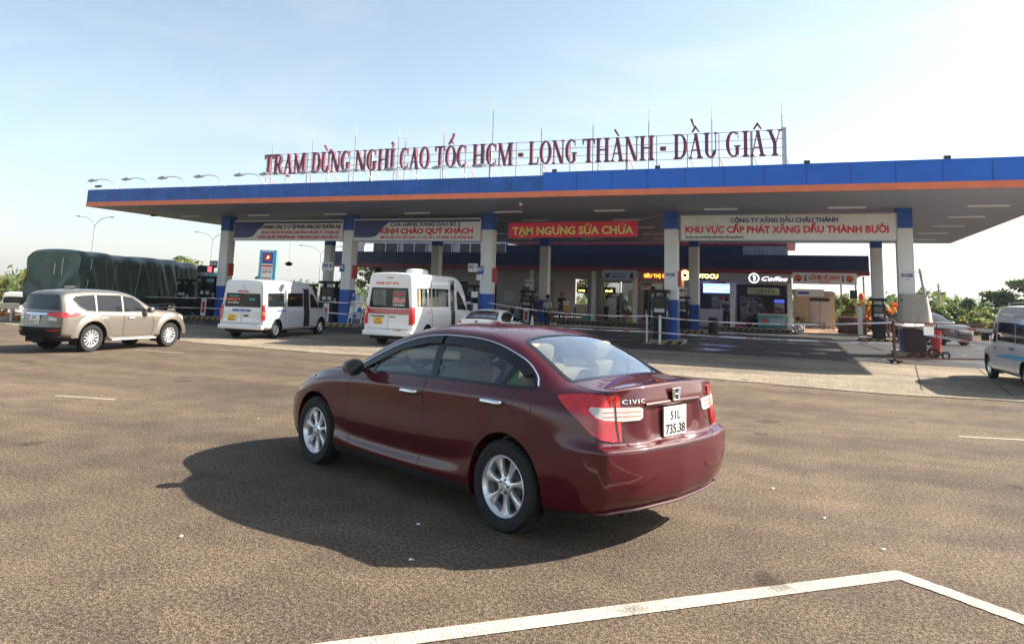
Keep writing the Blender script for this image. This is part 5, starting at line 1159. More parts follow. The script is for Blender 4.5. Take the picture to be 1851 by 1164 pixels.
# toilet wing beyond the open corner
tb = thing('toilet_block', 'low beige block with a pale double door beyond the open corner', 'building', (0, 0, 0)); q = MB(); q.box(.1, 2.7, 54, 58, .0, 2.45); q.build('wall','wall_beige',tb)
q = MB(); q.box(1.15,2.38,53.95,53.999,.1,2.1); d_ = q.build('door','wall_grey',tb); q = MB(); q.box(1.15,2.38,53.93,53.949,1.95,2.15); q.build('transom','black_trim',d_); q = MB(); q.box(1.755,1.775,53.94,53.949,.1,1.95); q.build('door_gap','black_trim',d_)
q = MB(); q.prism([(.0,2.42),(2.8,2.42),(2.6,2.62),(.0,2.72)], 53.6, 58, 'Y'); q.build('roof','steel',tb)
sheet('terrace', [(.0,46.0),(4.4,46.0),(5.2,60),(.0,60)], .10, 'tile_floor')
q = MB(); q.box(0.0, 4.4, 45.9, 46.0, 0, .10); tag(q.build('terrace_edge','concrete'), kind='structure')
for (x, y, l_) in ((3.0,52,'leftmost steel post of the open shelter'),(3.75,50.5,'second steel post of the open shelter'),(4.1,49.2,'third steel post of the open shelter')):
    t = thing('shelter_post', l_, 'post', (x, y, .1)); q = MB(); q.bar((0,0,0),(0,0,3.4),.10); q.build('shaft','galv',t)
t = thing('white_post', 'short white square post at the terrace edge', 'post', (3.62, 46.4, .1)); q = MB(); q.bbox(-.12,.12,-.12,.12,0,1.6,.01); q.build('shaft','white_paint',t)
t = thing('loudspeaker_box', 'dark box hanging beside the shelter posts', 'speaker', (3.55, 49.5, 2.15)); q = MB(); q.bbox(-.2,.2,-.15,.15,0,.5,.02); q.build('case','black_trim',t)
t = thing('hanging_lantern', 'red lantern hanging beside the dark speaker box', 'lantern', (3.95, 49.0, 2.0)); q = MB(); q.lathe([(.001,0),(.10,.03),(.17,.25),(.10,.47),(.001,.5)], 14); q.build('shade','orange_red',t,smooth=True)
t = thing('stone_planter', 'large brown planter wall at the terrace edge', 'planter', (3.25, 47.2, .1)); q = MB(); q.bbox(-.75,.75,-.4,.4,0,.95,.05); q.build('trough', mat('planter_brown',(.13,.07,.06),rough=.8,var=.3,vscale=4), t)
def pot(x, y, s, l_, m='black_trim'):
    t = thing('potted_plant', l_, 'plant', (x, y, .1), 0, s); q = MB(); q.lathe([(.001,0),(.16,0),(.22,.35),(.19,.35),(.001,.3)], 14); q.build('pot', m, t); return t
t = thing('bench', 'low dark bench against the beige wall', 'bench', (1.35, 52.9, .1)); q = MB(); q.bbox(-.7,.7,-.2,.2,.38,.44,.01); q.build('seat','shop_dark',t)
for sx in (-.6, .6): q = MB(); q.bar((sx,0,0),(sx,0,.38),.06,.3); q.build('leg','shop_dark',t)
t = thing('plastic_stool', 'bright red plastic stool by the bench', 'stool', (2.35, 52.3, .1)); q = MB(); q.lathe([(.001,.42),(.15,.42),(.16,.40),(.15,.38),(.001,.38)], 14); q.build('seat','red_paint',t)
for a in range(4): q = MB(); c, s_ = math.cos(R(45+90*a)), math.sin(R(45+90*a)); q.tube([(.12*c,.12*s_,.39),(.19*c,.19*s_,0)], .02, 6); q.build('leg','red_paint',t)
# ---------------- other vehicles ----------------
def auto_net(st, capx_r, capx_f, zs):
    """st: list of (x, ztop, yr, zr, yb, zb, ym, zsill, ysill) front to rear"""
    net = []
    for (x, zt, yr, zr, yb, zb, ym, zl, yl) in st:
        net.append([(x,0,zt),(x,yr*.55,zt-(zt-zr)*.25),(x,yr,zr),(x,yb,zb),(x,(yb+ym)/2+.012,zb-.07),(x,ym,zb*.66+zl*.34),(x,ym+.003,zb*.5+zl*.5),(x,ym+.004,zb*.36+zl*.64),(x,ym,zb*.15+zl*.85),(x,yl,zl),(x,yl*.5,zl-.02),(x,0,zl-.02)])
    def cap(rg, xo, sgn):
        out = []
        for k in range(1, 7):
            z = rg[k+2][2]; dx = xo[k-1]; out.append([(rg[0][0]+sgn*dx, 0, z), (rg[0][0]+sgn*dx*.85, rg[k+2][1]*.55, z)])
        return out
    return net, cap(net[0], capx_f, 1), cap(net[-1], capx_r, -1)
def simple_vehicle(root, st, cr, cf, arches, paint, nn=6, holes=(), extra_cut=None, sm=1):
    net, cF, cR = auto_net(st, cr, cf, None); V, F, N = shell(net, cF, cR, nn, nn, arches)
    bd = np.zeros(len(V), bool)
    for e in boundary_verts(F): bd[list(e)] = True
    V = smooth_mesh(V, F, sm, .5, bd); N2 = vnormals(V, F)
    if (N2*N).sum() < 0: N2 = -N2
    S = Surf(V, F); body = sub_mesh('body', V, F, N2, paint, root)
    for (xc, zc, Ra, ym) in arches:
        for sg in (1, -1):
            q = MB(); prof = [(xc+Ra-.004, .2)]+arc_pts(xc, zc, Ra-.004, 0, 180, 16)+[(xc-Ra+.004, .2)]; n = len(prof)
            w_ = max(s[6] for s in st)-.03
            q.add([(a, sg*w_, b) for a, b in prof]+[(a, sg*(w_-.32), b) for a, b in prof], [(i, i+1, n+i+1, n+i) for i in range(n-1)]+[tuple(range(n, 2*n))]); q.build('wheel_well', 'under', root)
    return S, body
def one(S, name, m, root, poly, fr, cell=.08, off=.006, thick=.004, mirror=False, smooth=True):
    q = MB(); S.patch(q, poly, fr, cell, off, thick, mirror=mirror); return q.build(name, m, root, smooth=smooth, angle=50)
def rear_text(S, root, txt, y, z, size, m, width=None, bold=0., shear=0, off=.012):
    x = min(S.hit(REAR, y+d, z)[0].x for d in (-.2, 0, .2)); mb = text_mb(txt, size, bold, .004, width, shear)
    mb.xf(Matrix.Translation((x-off, y, z)) @ Matrix.Rotation(-math.pi/2, 4, 'Z') @ Matrix.Translation((-mb.w/2, 0, 0))); return mb.build('lettering', m, root)
def side_text(S, root, txt, x, z, size, m, side=-1, width=None, bold=0.):
    y = S.hit(SIDE, x, z)[0].y; mb = text_mb(txt, size, bold, .004, width)
    if side < 0: mb.xf(Matrix.Translation((x, -y-.012, z)) @ Matrix.Translation((-mb.w/2, 0, 0)))
    else: mb.xf(Matrix.Translation((x, y+.012, z)) @ Matrix.Rotation(math.pi, 4, 'Z') @ Matrix.Translation((-mb.w/2, 0, 0)))
    return mb.build('lettering', m, root)
def plate_on(S, root, y, z, w_, h, m, t1, t2, m2='ink'):
    x = S.hit(REAR, y, z)[0].x; q = MB(); q.bbox(x-.03, x+.01, y-w_/2, y+w_/2, z-h/2, z+h/2, .004); p = q.build('number_plate', m, root)
    for tx, dz in ((t1, .05*h), (t2, -.42*h)):
        mb = text_mb(tx, h*.42, .001, .003, w_*(.45 if tx == t1 else .85)); mb.xf(Matrix.Translation((x-.032, y, z+dz)) @ Matrix.Rotation(-math.pi/2, 4, 'Z') @ Matrix.Translation((-mb.w/2, 0, 0))); mb.build('lettering', m2, p)
    return p
# --- beige sport utility vehicle
suv = thing('sport_utility_car', 'beige metallic sport utility car with black tinted windows at the far left', 'car', (-16.86, 13.2, 0), R(90.0), .845)
WB = 2.85
st = [(3.62,.98,.62,.95,.66,.82,.70,.42,.62),(3.45,1.08,.70,1.04,.76,.92,.82,.36,.72),(3.1,1.15,.76,1.11,.83,1.0,.91,.33,.78),(2.75,1.18,.78,1.14,.86,1.04,.93,.31,.80),(2.35,1.215,.78,1.17,.87,1.06,.925,.31,.80),(1.95,1.42,.74,1.36,.88,1.07,.925,.31,.80),(1.5,1.68,.68,1.60,.885,1.08,.925,.31,.80),(1.1,1.775,.66,1.70,.885,1.09,.925,.31,.80),(.5,1.80,.66,1.73,.885,1.10,.925,.31,.80),(0,1.80,.66,1.73,.885,1.11,.93,.33,.80),(-.45,1.78,.66,1.71,.88,1.13,.925,.38,.79),(-.78,1.74,.65,1.67,.86,1.14,.905,.42,.77),(-.93,1.66,.63,1.60,.80,1.14,.86,.44,.74)]
S, body = simple_vehicle(suv, st, [.12,.16,.19,.20,.22,.12], [.08,.12,.14,.15,.14,.08], [(0,.42,.46,.55),(WB,.42,.46,.55)], 'paint_beige', 7)
for sd in (SIDE, SIDER):
    one(S, 'side_window', 'glass_dark', suv, [(1.93,1.15),(1.62,1.42),(1.42,1.56),(1.06,1.62),(1.06,1.14)], sd, off=.005)
    one(S, 'side_window', 'glass_dark', suv, [(1.00,1.14),(1.00,1.625),(.15,1.64),(.15,1.16)], sd, off=.005)
    one(S, 'quarter_window', 'glass_dark', suv, [(.09,1.16),(.09,1.64),(-.52,1.60),(-.62,1.52),(-.42,1.30),(-.18,1.18)], sd, off=.005)
    q = MB(); S.strip(q, [(2.0,1.13),(1,1.12),(0,1.14),(-.2,1.16),(-.45,1.29),(-.66,1.54)], .02, sd, .008, n=50, r=.010); q.build('chrome_trim', 'chrome', suv, smooth=True)
    q = MB(); S.strip(q, smooth_open([(1.95,1.17),(1.62,1.45),(1.42,1.59),(1.0,1.655),(.2,1.67),(-.52,1.63)], 5), .02, sd, .008, n=50, r=.012); q.build('roof_rail', 'chrome', suv, smooth=True)
    q = MB()
    for ln in ([(1.03,1.12),(1.05,.75),(1.02,.42)], [(2.05,1.1),(2.15,.8),(2.1,.42)], [(.12,1.13),(.15,.95),(.35,.75),(.48,.45)], [(2.1,.42),(.5,.42)]): S.strip(q, smooth_open(ln, 4), .014, sd, .003, n=20)
    q.build('panel_gap', 'black_trim', suv)
    for hx in (1.2, .25):
        one(S, 'door_handle', 'chrome', suv, [(hx,.955),(hx,.99),(hx+.2,.985),(hx+.2,.95)], sd, .05, .03, .02)
    for xc in (0, WB):      # flared arches
        q = MB(); sgn = 1 if sd is SIDE else -1; vs = []
        for a in range(0, 181, 9):
            c, s_ = math.cos(R(a)), math.sin(R(a))
            for r_, yy in ((.462, .925), (.47, .965), (.60, .95), (.66, .915)): vs.append((xc+r_*c, sgn*yy, .42+r_*s_))
        q.add(vs, grid_faces(21, 4)); q.build('arch_flare', 'paint_beige', suv, smooth=True)
    sg = 1 if sd is SIDE else -1
    q = MB(); q.bbox(.62, 2.25, sg*.86 if sg > 0 else -1.0, 1.0 if sg > 0 else -.86, .30, .36, .02); q.build('side_step', 'alloy', suv)
    q = MB(); q.bbox(1.82, 1.98, min(sg*.93, sg*1.13), max(sg*.93, sg*1.13), 1.10, 1.28, .05); q.build('wing_mirror', 'paint_beige', suv, angle=60)
for sg in (1, -1):
    pts = [(-.40,1.10),(-.55,1.14),(-.93,1.13),(-.98,1.06),(-.93,.99),(-.62,1.03),(-.45,1.06)]
    one(S, 'tail_lamp', 'lamp_red', suv, pts, SIDE if sg > 0 else SIDER, .05, .012, .01)
    one(S, 'tail_lamp', 'lamp_red', suv, [(sg*.80,1.13),(sg*.80,.98),(sg*.56,1.03),(sg*.40,1.06),(sg*.40,1.12)], REAR, .05, .014, .01)
    one(S, 'reflector', 'lamp_red_dark', suv, [(sg*.80,.62),(sg*.80,.67),(sg*.50,.66),(sg*.50,.62)], REAR, .05, .012, .01)
    one(S, 'reversing_lamp', 'lamp_clear', suv, [(sg*.72,.90),(sg*.72,.97),(sg*.50,1.02),(sg*.50,.92)], REAR, .05, .012, .006)
one(S, 'rear_window', 'glass_dark', suv, [(-.60,1.62),(.60,1.62),(.70,1.35),(.74,1.20),(-.74,1.20),(-.70,1.35)], REAR, .08, .006)
one(S, 'chrome_bar', 'chrome', suv, [(-.42,1.055),(-.42,1.10),(.42,1.10),(.42,1.055)], REAR, .08, .02, .01)
one(S, 'rear_bumper_guard', 'black_trim', suv, [(-.82,.44),(-.84,.72),(.84,.72),(.82,.44)], REAR, .08, .010, .01)
plate_on(S, suv, 0, .93, .36, .24, 'plate_white', '51K', '402.17')
one(S, 'headlamp', 'lamp_clear', suv, [(3.5,.98),(3.2,1.02),(3.1,.98),(3.25,.88),(3.55,.86)], SIDER, .06, .01, .006)
q = MB(); q.box(-.75, 3.4, -.75, .75, .32, .60); q.box(-.9,-.5,-.1,.6,.28,.42); q.build('chassis', 'under', suv)
q = MB(); q.bbox(-.35, .0, -.02, .02, 1.80, 1.87, .01); q.build('roof_fin', 'black_trim', suv)
for (wx, sd) in ((0,1),(WB,1),(0,-1),(WB,-1)): alloy_wheel(suv, wx, sd*.80, .385, .245, .26, sd, 12, 'fine')
# --- vans
def van_stations(W, H, L0, L1, snout, hood_z, roofdrop=.08):
    w_ = W/2
    return [(L1,hood_z-.18,w_*.62,hood_z-.22,w_*.66,hood_z-.36,w_*.72,.42,w_*.64),(L1-.18,hood_z-.04,w_*.76,hood_z-.08,w_*.82,hood_z-.22,w_*.88,.34,w_*.78),(L1-.5,hood_z+.06,w_*.80,hood_z+.02,w_*.88,hood_z-.12,w_*.97,.32,w_*.84),
            (L1-.85,hood_z+.14,w_*.82,hood_z+.10,w_*.90,hood_z-.02,w_,.30,w_*.86),(L1-1.25,H*.74,w_*.80,H*.72,w_*.93,hood_z+.04,w_,.30,w_*.86),(L1-1.7,H*.925,w_*.80,H*.895,w_*.95,hood_z+.06,w_,.30,w_*.86),(L1-2.1,H*.985,w_*.82,H*.95,w_*.955,hood_z+.06,w_,.30,w_*.86),
            (L1-2.6,H,w_*.84,H-roofdrop,w_*.96,hood_z+.06,w_,.30,w_*.86),(L1-3.4,H,w_*.84,H-roofdrop,w_*.96,hood_z+.06,w_,.30,w_*.86),(.5,H,w_*.84,H-roofdrop,w_*.96,hood_z+.06,w_,.30,w_*.86),(-.3,H,w_*.84,H-roofdrop,w_*.96,hood_z+.06,w_,.34,w_*.86),(L0+.15,H-.02,w_*.83,H-roofdrop-.01,w_*.955,hood_z+.06,w_*.995,.38,w_*.86),(L0+.03,H-.07,w_*.80,H-roofdrop-.06,w_*.93,hood_z+.06,w_*.965,.40,w_*.84)]
def van(name, label, loc, rz, s, paint, W, H, L0, L1, WB, hood_z, wheel_r=.345):
    t = thing(name, label, 'van', loc, rz, s)
    st = van_stations(W, H, L0, L1, None, hood_z); ar = [(0,.38,.42,.6),(WB,.38,.42,.6)]
    S, body = simple_vehicle(t, st, [.02,.03,.03,.03,.05,.05], [.08,.12,.14,.15,.14,.08], ar, paint, 6)
    q = MB(); q.box(L0+.1, L1-.3, -W*.38, W*.38, .26, .5); q.build('chassis', 'under', t)
    for (wx, sd) in ((0,1),(WB,1),(0,-1),(WB,-1)): alloy_wheel(t, wx, sd*(W/2-.14), wheel_r, .21, .21, sd, 6, 'steel')
    q = MB(); q.bbox(L0-.10, L0+.12, -W*.49, W*.49, .38, .56, .04); q.build('rear_bumper', paint if name == 'minibus' else 'black_trim', t, angle=50)
    for sg in (1, -1):
        q = MB(); q.bbox(L1-1.32, L1-1.14, min(sg*(W/2-.02), sg*(W/2+.18)), max(sg*(W/2-.02), sg*(W/2+.18)), hood_z+.08, hood_z+.34, .03); q.build('wing_mirror', 'black_trim', t, angle=50)
    return t, S, body
W1 = [(.35)]
# silver minibus
v1, S, body = van('minibus', 'silver minibus with open side door and dark windows behind the beige car', (-17.15, 20.3, 0), R(98.2), .836, 'paint_silver', 1.98, 2.36, -1.02, 4.72, 3.75, 1.12)
one(S, 'rear_window', 'glass_dark', v1, [(-.78,1.24),(-.80,1.30),(-.74,1.78),(.74,1.78),(.80,1.30),(.78,1.24)], REAR, .1, .006)
for sd in (SIDE, SIDER):
    one(S, 'side_window', 'glass_dark', v1, [(-.70,1.26),(-.70,1.80),(.55,1.82),(.55,1.26)], sd, .1); one(S, 'side_window', 'glass_dark', v1, [(.68,1.26),(.68,1.82),(1.92,1.82),(1.92,1.26)], sd, .1)
    one(S, 'cab_window', 'glass_dark', v1, [(2.75,1.20),(2.72,1.78),(2.95,1.80),(3.30,1.55),(3.52,1.28),(3.5,1.20)], sd, .1)
one(S, 'side_window', 'glass_dark', v1, [(2.0,1.26),(2.0,1.82),(2.65,1.82),(2.65,1.26)], SIDE, .1)
one(S, 'door_opening', 'under', v1, [(2.02,.42),(2.02,2.02),(2.62,2.02),(2.62,.42)], SIDER, .1, .006)
q = MB(); S.patch(q, [(.62,.42),(.62,1.98),(2.0,1.98),(2.0,.42)], SIDER, .1, .07, .05); sl_ = q.build('sliding_door', 'paint_silver', v1, smooth=True, angle=50); q = MB(); S.patch(q, [(.68,1.26),(.68,1.82),(1.95,1.82),(1.95,1.26)], SIDER, .1, .076, .003); q.build('door_window', 'glass_dark', sl_, smooth=True)
for sg in (1, -1):
    one(S, 'tail_lamp', 'lamp_red', v1, [(sg*.90,.74),(sg*.86,1.34),(sg*.97,1.34),(sg*.98,.74)], REAR, .06, .03, .03)
    one(S, 'tail_lamp', 'lamp_red', v1, [(-.99,.74),(-.97,1.34),(-.90,1.30),(-.90,.80)], SIDE if sg > 0 else SIDER, .06, .01, .01)
    one(S, 'indicator', 'lamp_orange', v1, [(sg*.895,.96),(sg*.89,1.06),(sg*.97,1.06),(sg*.975,.96)], REAR, .06, .034, .01)
    q = MB(); q.bbox(-1.06,-1.02, sg*.14+(-.09 if sg < 0 else -.09), sg*.14+.09, 1.83, 1.89, .01); q.build('brake_light', 'lamp_red', v1)
q = MB(); S.strip(q, [(0,.62),(0,1.22)], .012, REAR, .004, n=8); S.strip(q, [(0,1.8),(0,2.2)], .012, REAR, .004, n=8); S.strip(q, [(-.88,.62),(.88,.62)], .012, REAR, .004, n=12); S.strip(q, [(-.85,.70),(-.83,1.9),(-.78,2.15)], .010, REAR, .004, n=12); S.strip(q, [(.85,.70),(.83,1.9),(.78,2.15)], .010, REAR, .004, n=12); q.build('door_gap', 'black_trim', v1)
plate_on(S, v1, .42, .82, .36, .24, 'plate_yellow', '51B', '208.64'); q = MB(); q.bbox(-1.07,-1.03,-.30,-.12,.88,.94,.01); q.build('door_handle', 'black_trim', v1)
rear_text(S, v1, '0909.218.268', .02, 1.07, .13, 'blue_paint', .80, .005); rear_text(S, v1, 'THANH BƯỞI', .45, 1.50, .13, 'orange_red', .62, .006); rear_text(S, v1, 'DU LỊCH', .42, 1.64, .09, 'teal', .4, .002); rear_text(S, v1, 'HỢP ĐỒNG', .42, 1.38, .08, 'white_paint', .5, .002); rear_text(S, v1, 'VIP', -.40, 1.50, .14, 'teal', .3, .004)
side_text(S, v1, '0909.218.268', .35, 1.07, .11, 'blue_paint', -1, .8, .003)
# white high-roof minibus
v2, S, body = van('minibus', 'tall white minibus with red rear band and roof unit behind the maroon saloon', (-11.85, 21.1, 0), R(91.0), .872, 'paint_white', 2.02, 2.66, -1.18, 4.95, 3.67, 1.20)
one(S, 'rear_window', 'glass_dark', v2, [(-.80,1.36),(-.82,1.42),(-.74,2.08),(.74,2.08),(.82,1.42),(.80,1.36)], REAR, .1, .006)
for y0, y1 in ((-.66,-.14),(.14,.66)): one(S, 'window_pane', mat('pane_grey',(.10,.13,.12),rough=.12,var=.5,vscale=4), v2, smooth_poly([(y0,1.50),(y0,1.92),(y0+.06,2.0),(y1-.06,2.0),(y1,1.92),(y1,1.50),(y1-.06,1.44),(y0+.06,1.44)], 3), REAR, .1, .012)
for sd in (SIDE, SIDER):
    one(S, 'side_window', 'glass_dark', v2, [(-.80,1.42),(-.80,2.08),(.30,2.10),(.30,1.42)], sd, .1); one(S, 'side_window', 'glass_dark', v2, [(.42,1.42),(.42,2.10),(1.85,2.10),(1.85,1.42)], sd, .1)
    for (a, b, mm) in ((-.70,-.58,'seat_beige'),(-.42,-.2,'pane_grey'),(.0,.12,'white_paint'),(.9,1.6,'pane_grey'),(.68,.74,'seat_beige')): one(S, 'curtain', mm, v2, [(a,1.46),(a,2.04),(b,2.04),(b,1.46)], sd, .1, .012, .002)
    one(S, 'cab_window', 'glass_dark', v2, [(2.72,1.30),(2.66,2.02),(2.85,2.04),(3.30,1.68),(3.62,1.36),(3.58,1.28)], sd, .1)
    q = MB(); S.strip(q, [(.36,.42),(.36,2.42)], .05, sd, .006, n=14); q.build('door_rail', 'wall_grey', v2)
    q = MB(); S.strip(q, [(1.92,.42),(1.92,2.46)], .014, sd, .004, n=14); S.strip(q, [(2.62,.42),(2.62,2.2),(2.9,2.1),(3.68,1.3)], .014, sd, .004, n=24); q.build('door_gap', 'black_trim', v2)
one(S, 'open_doorway', 'black_gloss', v2, [(2.05,.42),(2.05,2.45),(2.42,2.45),(2.42,.42)], SIDER, .1, .006)
one(S, 'red_band', 'lamp_red_dark', v2, [(-.84,1.16),(-.84,1.33),(.84,1.33),(.84,1.16)], REAR, .1, .010, .01)
for sg in (1, -1):
    one(S, 'tail_lamp', 'lamp_red', v2, [(sg*.84,.78),(sg*.84,1.42),(sg*.99,1.40),(sg*.99,.78)], REAR, .06, .03, .03)
    one(S, 'tail_lamp', 'lamp_red', v2, [(-1.15,.80),(-1.15,1.42),(-1.02,1.40),(-1.02,.84)], SIDE if sg > 0 else SIDER, .06, .01, .01)
one(S, 'brake_light', 'lamp_red', v2, [(-.12,2.42),(-.12,2.46),(.12,2.46),(.12,2.42)], REAR, .1, .012, .01)
q = MB(); S.strip(q, [(0,.60),(0,1.14)], .012, REAR, .004, n=8); S.strip(q, [(-.84,.62),(.84,.62)], .014, REAR, .004, n=12); S.strip(q, [(-.82,1.14),(.82,1.14)], .014, REAR, .004, n=12); q.build('door_gap', 'black_trim', v2)
plate_on(S, v2, .40, .90, .36, .24, 'plate_yellow', '51B', '316.05'); one(S, 'plate_lamp_bar', 'black_trim', v2, [(.15,1.04),(.15,1.08),(.72,1.08),(.72,1.04)], REAR, .1, .02, .01); one(S, 'door_handle', 'black_trim', v2, [(-.30,1.03),(-.30,1.06),(-.05,1.06),(-.05,1.03)], REAR, .1, .02, .01)
rear_text(S, v2, '0908 077 077', .1, 2.20, .12, 'orange_red', .95, .003); rear_text(S, v2, 'Thanh', -.38, 1.82, .14, 'ink_red', .42, .006); rear_text(S, v2, 'Bình', -.40, 1.56, .27, mat('pink_text',(.8,.30,.28)), .52, .008, .35); rear_text(S, v2, 'HỢP ĐỒNG', -.40, 1.44, .08, 'white_paint', .45, .002); rear_text(S, v2, 'H350', -.4, .55, .08, 'orange_red', .3, .002)
side_text(S, v2, 'DU LỊCH', .1, 1.18, .12, mat('pink_text',(.8,.30,.28)), -1, .5)
q = MB(); pr = []
for k, (z, f) in enumerate(((2.62,1),(2.74,1),(2.82,.9),(2.84,.6))):
    for i in range(28): a = 2*math.pi*i/28; pr.append((.9+.55*f*math.cos(a), .40*f*math.sin(a), z))
q.add(pr, [(i*28+j, i*28+(j+1) % 28, (i+1)*28+(j+1) % 28, (i+1)*28+j) for i in range(3) for j in range(28)]+[tuple(range(84,112))]); q.build('roof_unit', 'paint_white', v2, smooth=True, angle=60)
# right minibus, cut by the picture edge
v3, S, body = van('minibus', 'silver white minibus with blue stripe cut off by the right picture edge', (5.42, 18.95, 0), R(91.0), .78, 'paint_silver', 1.98, 2.36, -1.02, 4.72, 3.75, 1.12)
for sd in (SIDE, SIDER):
    one(S, 'side_window', 'glass_dark', v3, [(-.70,1.26),(-.70,1.80),(.75,1.82),(.75,1.26)], sd, .1); one(S, 'side_window', 'glass_dark', v3, [(.85,1.26),(.85,1.82),(2.62,1.82),(2.62,1.26)], sd, .1)
    one(S, 'cab_window', 'glass_dark', v3, [(2.80,1.20),(2.76,1.78),(2.98,1.80),(3.30,1.55),(3.52,1.28),(3.5,1.20)], sd, .1)
    one(S, 'blue_stripe', mat('stripe_light_blue',(.05,.36,.62),rough=.4,coat=.5), v3, [(-.9,.84),(-.9,.98),(.6,.90),(1.4,.90),(2.6,.80),(2.6,.76),(1.2,.78)], sd, .1, .006, .002)
    q = MB(); S.strip(q, [(2.68,.42),(2.70,1.2),(2.66,1.95)], .014, sd, .004, n=14); S.strip(q, [(3.55,1.2),(3.45,.8),(3.3,.7)], .014, sd, .004, n=14); S.strip(q, [(.8,.42),(.8,2.0)], .014, sd, .004, n=14); S.strip(q, [(-.9,2.02),(2.6,2.02)], .012, sd, .004, n=14); q.build('door_gap', 'black_trim', v3)
    one(S, 'door_handle', 'black_trim', v3, [(2.74,.98),(2.74,1.06),(2.78,1.06),(2.78,.98)], sd, .1, .02, .01)
side_text(S, v3, 'H.FUTA', 1.0, 1.04, .14, 'ink_blue', 1, .5)
q = MB(); q.tube([(2.9,.5,2.3),(2.9,.5,2.42),(1.2,.5,2.44)], .02, 6); q.build('roof_bar', 'steel', v3)
# white saloon whose roof shows above the maroon one
build_sedan((-9.05, 21.2, 0), R(96), 'white saloon mostly hidden behind the maroon car roof', 'paint_white', False, .86)
# dark car on the right behind the mesh fence
mat('paint_graphite',(.14,.145,.15),rough=.35,metal=.4,coat=.6)
s2 = thing('sport_utility_car', 'dark grey sport utility car parked behind the mesh fence', 'car', (5.75, 42.4, 0), R(305), .84)
st2 = [(x, z*1.0, a, b, c, d, e, f, g) for (x, z, a, b, c, d, e, f, g) in st]
S, body = simple_vehicle(s2, st2, [.12,.16,.19,.20,.22,.12], [.08,.12,.14,.15,.14,.08], [(0,.42,.46,.55),(WB,.42,.46,.55)], 'paint_graphite', 5)
for sd in (SIDE, SIDER):
    one(S, 'side_window', 'glass_dark', s2, [(1.93,1.15),(1.62,1.42),(1.42,1.56),(1.06,1.62),(1.06,1.14)], sd); one(S, 'side_window', 'glass_dark', s2, [(1.00,1.14),(1.00,1.625),(-.5,1.60),(-.2,1.16)], sd)
    sg = 1 if sd is SIDE else -1; q = MB(); q.bbox(1.82, 1.98, min(sg*.93, sg*1.13), max(sg*.93, sg*1.13), 1.10, 1.28, .05); q.build('wing_mirror', 'paint_graphite', s2, angle=60)
one(S, 'windscreen', 'glass_dark', s2, [(1.35,.60),(1.35,-.60),(2.2,-.74),(2.2,.74)], TOP, .1, .006)
one(S, 'grille', 'black_trim', s2, [(-.5,.55),(-.55,.88),(.55,.88),(.5,.55)], FRONT, .1, .012, .01); one(S, 'lower_grille', 'black_trim', s2, [(-.6,.40),(-.6,.50),(.6,.50),(.6,.40)], FRONT, .1, .012, .01)
for sg in (1, -1): one(S, 'headlamp', 'lamp_clear', s2, [(sg*.62,.75),(sg*.62,.9),(sg*.80,.9),(sg*.76,.75)], FRONT, .1, .014, .01)
q = MB(); q.box(-.75, 3.4, -.75, .75, .32, .60); q.build('chassis', 'under', s2)
for (wx, sd) in ((0,1),(WB,1),(0,-1),(WB,-1)): alloy_wheel(s2, wx, sd*.80, .385, .245, .26, sd, 6, 'steel')
# ---------------- tapes, posts, mesh fence ----------------
mat('tape_white', (.78, .74, .74), rough=.5); mat('tape_red', (.70, .30, .30), rough=.5)
def tape(label, pts, sag=.06, w_=.048):
    P_ = []
    for a, b in zip(pts, pts[1:]):
        a, b = Vector(a), Vector(b); n = max(4, int((b-a).length/.25))
        for i in range(n+(b == Vector(pts[-1]))): t = i/n; p = a.lerp(b, t); p.z -= sag*4*t*(1-t); P_.append(p)
    q = MB(); vs = []
    for i, p in enumerate(P_): tw = .02*math.sin(i*.7); vs += [(p.x, p.y+tw, p.z-w_/2), (p.x, p.y-tw, p.z+w_/2)]
    q.add(vs, [(2*i, 2*i+2, 2*i+3, 2*i+1) for i in range(len(P_)-1)]); q.m = [1 if i % 5 == 4 else 0 for i in range(len(P_)-1)]
    tag(q.build('barrier_tape', ['tape_white', 'tape_red']), label, 'tape', 'red and white barrier tapes')
HX, HY = 2.87, 25.05
tape('upper white tape running from the middle front pillar to the dark red fence post', [(-12.28,29.3,1.34),(-5.25,28.6,1.06),(HX,HY,1.24)], .16)
tape('lower white tape running from the middle front pillar to the dark red fence post', [(-12.28,29.3,.55),(-5.25,28.6,.46),(HX,HY,.62)], .06)
tape('upper tape strung between the two leftmost front pillars', [(-33,29.0,1.05),(-27.5,28.9,1.09),(-20.05,28.9,1.13),(-18.4,28.9,1.15)], .03)
tape('lower tape strung between the two leftmost front pillars', [(-33,29.0,.55),(-27.5,28.9,.59),(-20.05,28.9,.63),(-18.4,28.9,.64)], .03)
tape('upper pink tape from the covered pump to the right edge', [(HX,HY,1.22),(4.2,28.4,1.15),(7.4,26.8,1.02)], .03, .11)
tape('lower pink tape sloping down to the right behind the mesh fence', [(4.2,28.4,.82),(7.6,27.0,.40)], .02, .09)
tape('tape tied across the red shrubs left of the covered pump', [(3.95,40.0,1.2),(4.6,33.0,1.1)], .03, .10)
for x, y, z0, h, r_, l_ in ((-5.3,28.6,.01,1.12,.03,'thin white tape post left of the pump by the red banner'),(-4.78,28.5,.01,1.1,.05,'thick white tape post right of the pump by the red banner')):
    t = thing('tape_post', l_, 'post', (x, y, z0)); q = MB(); q.tube([(0,0,.02),(0,0,h)], r_, 10); q.build('shaft','white_paint',t); q = MB(); q.lathe([(.001,0),(.14,0),(.14,.03),(.03,.06),(.001,.06)], 14); q.build('foot','concrete',t)
mat('frame_red', (.09, .022, .022), rough=.6)
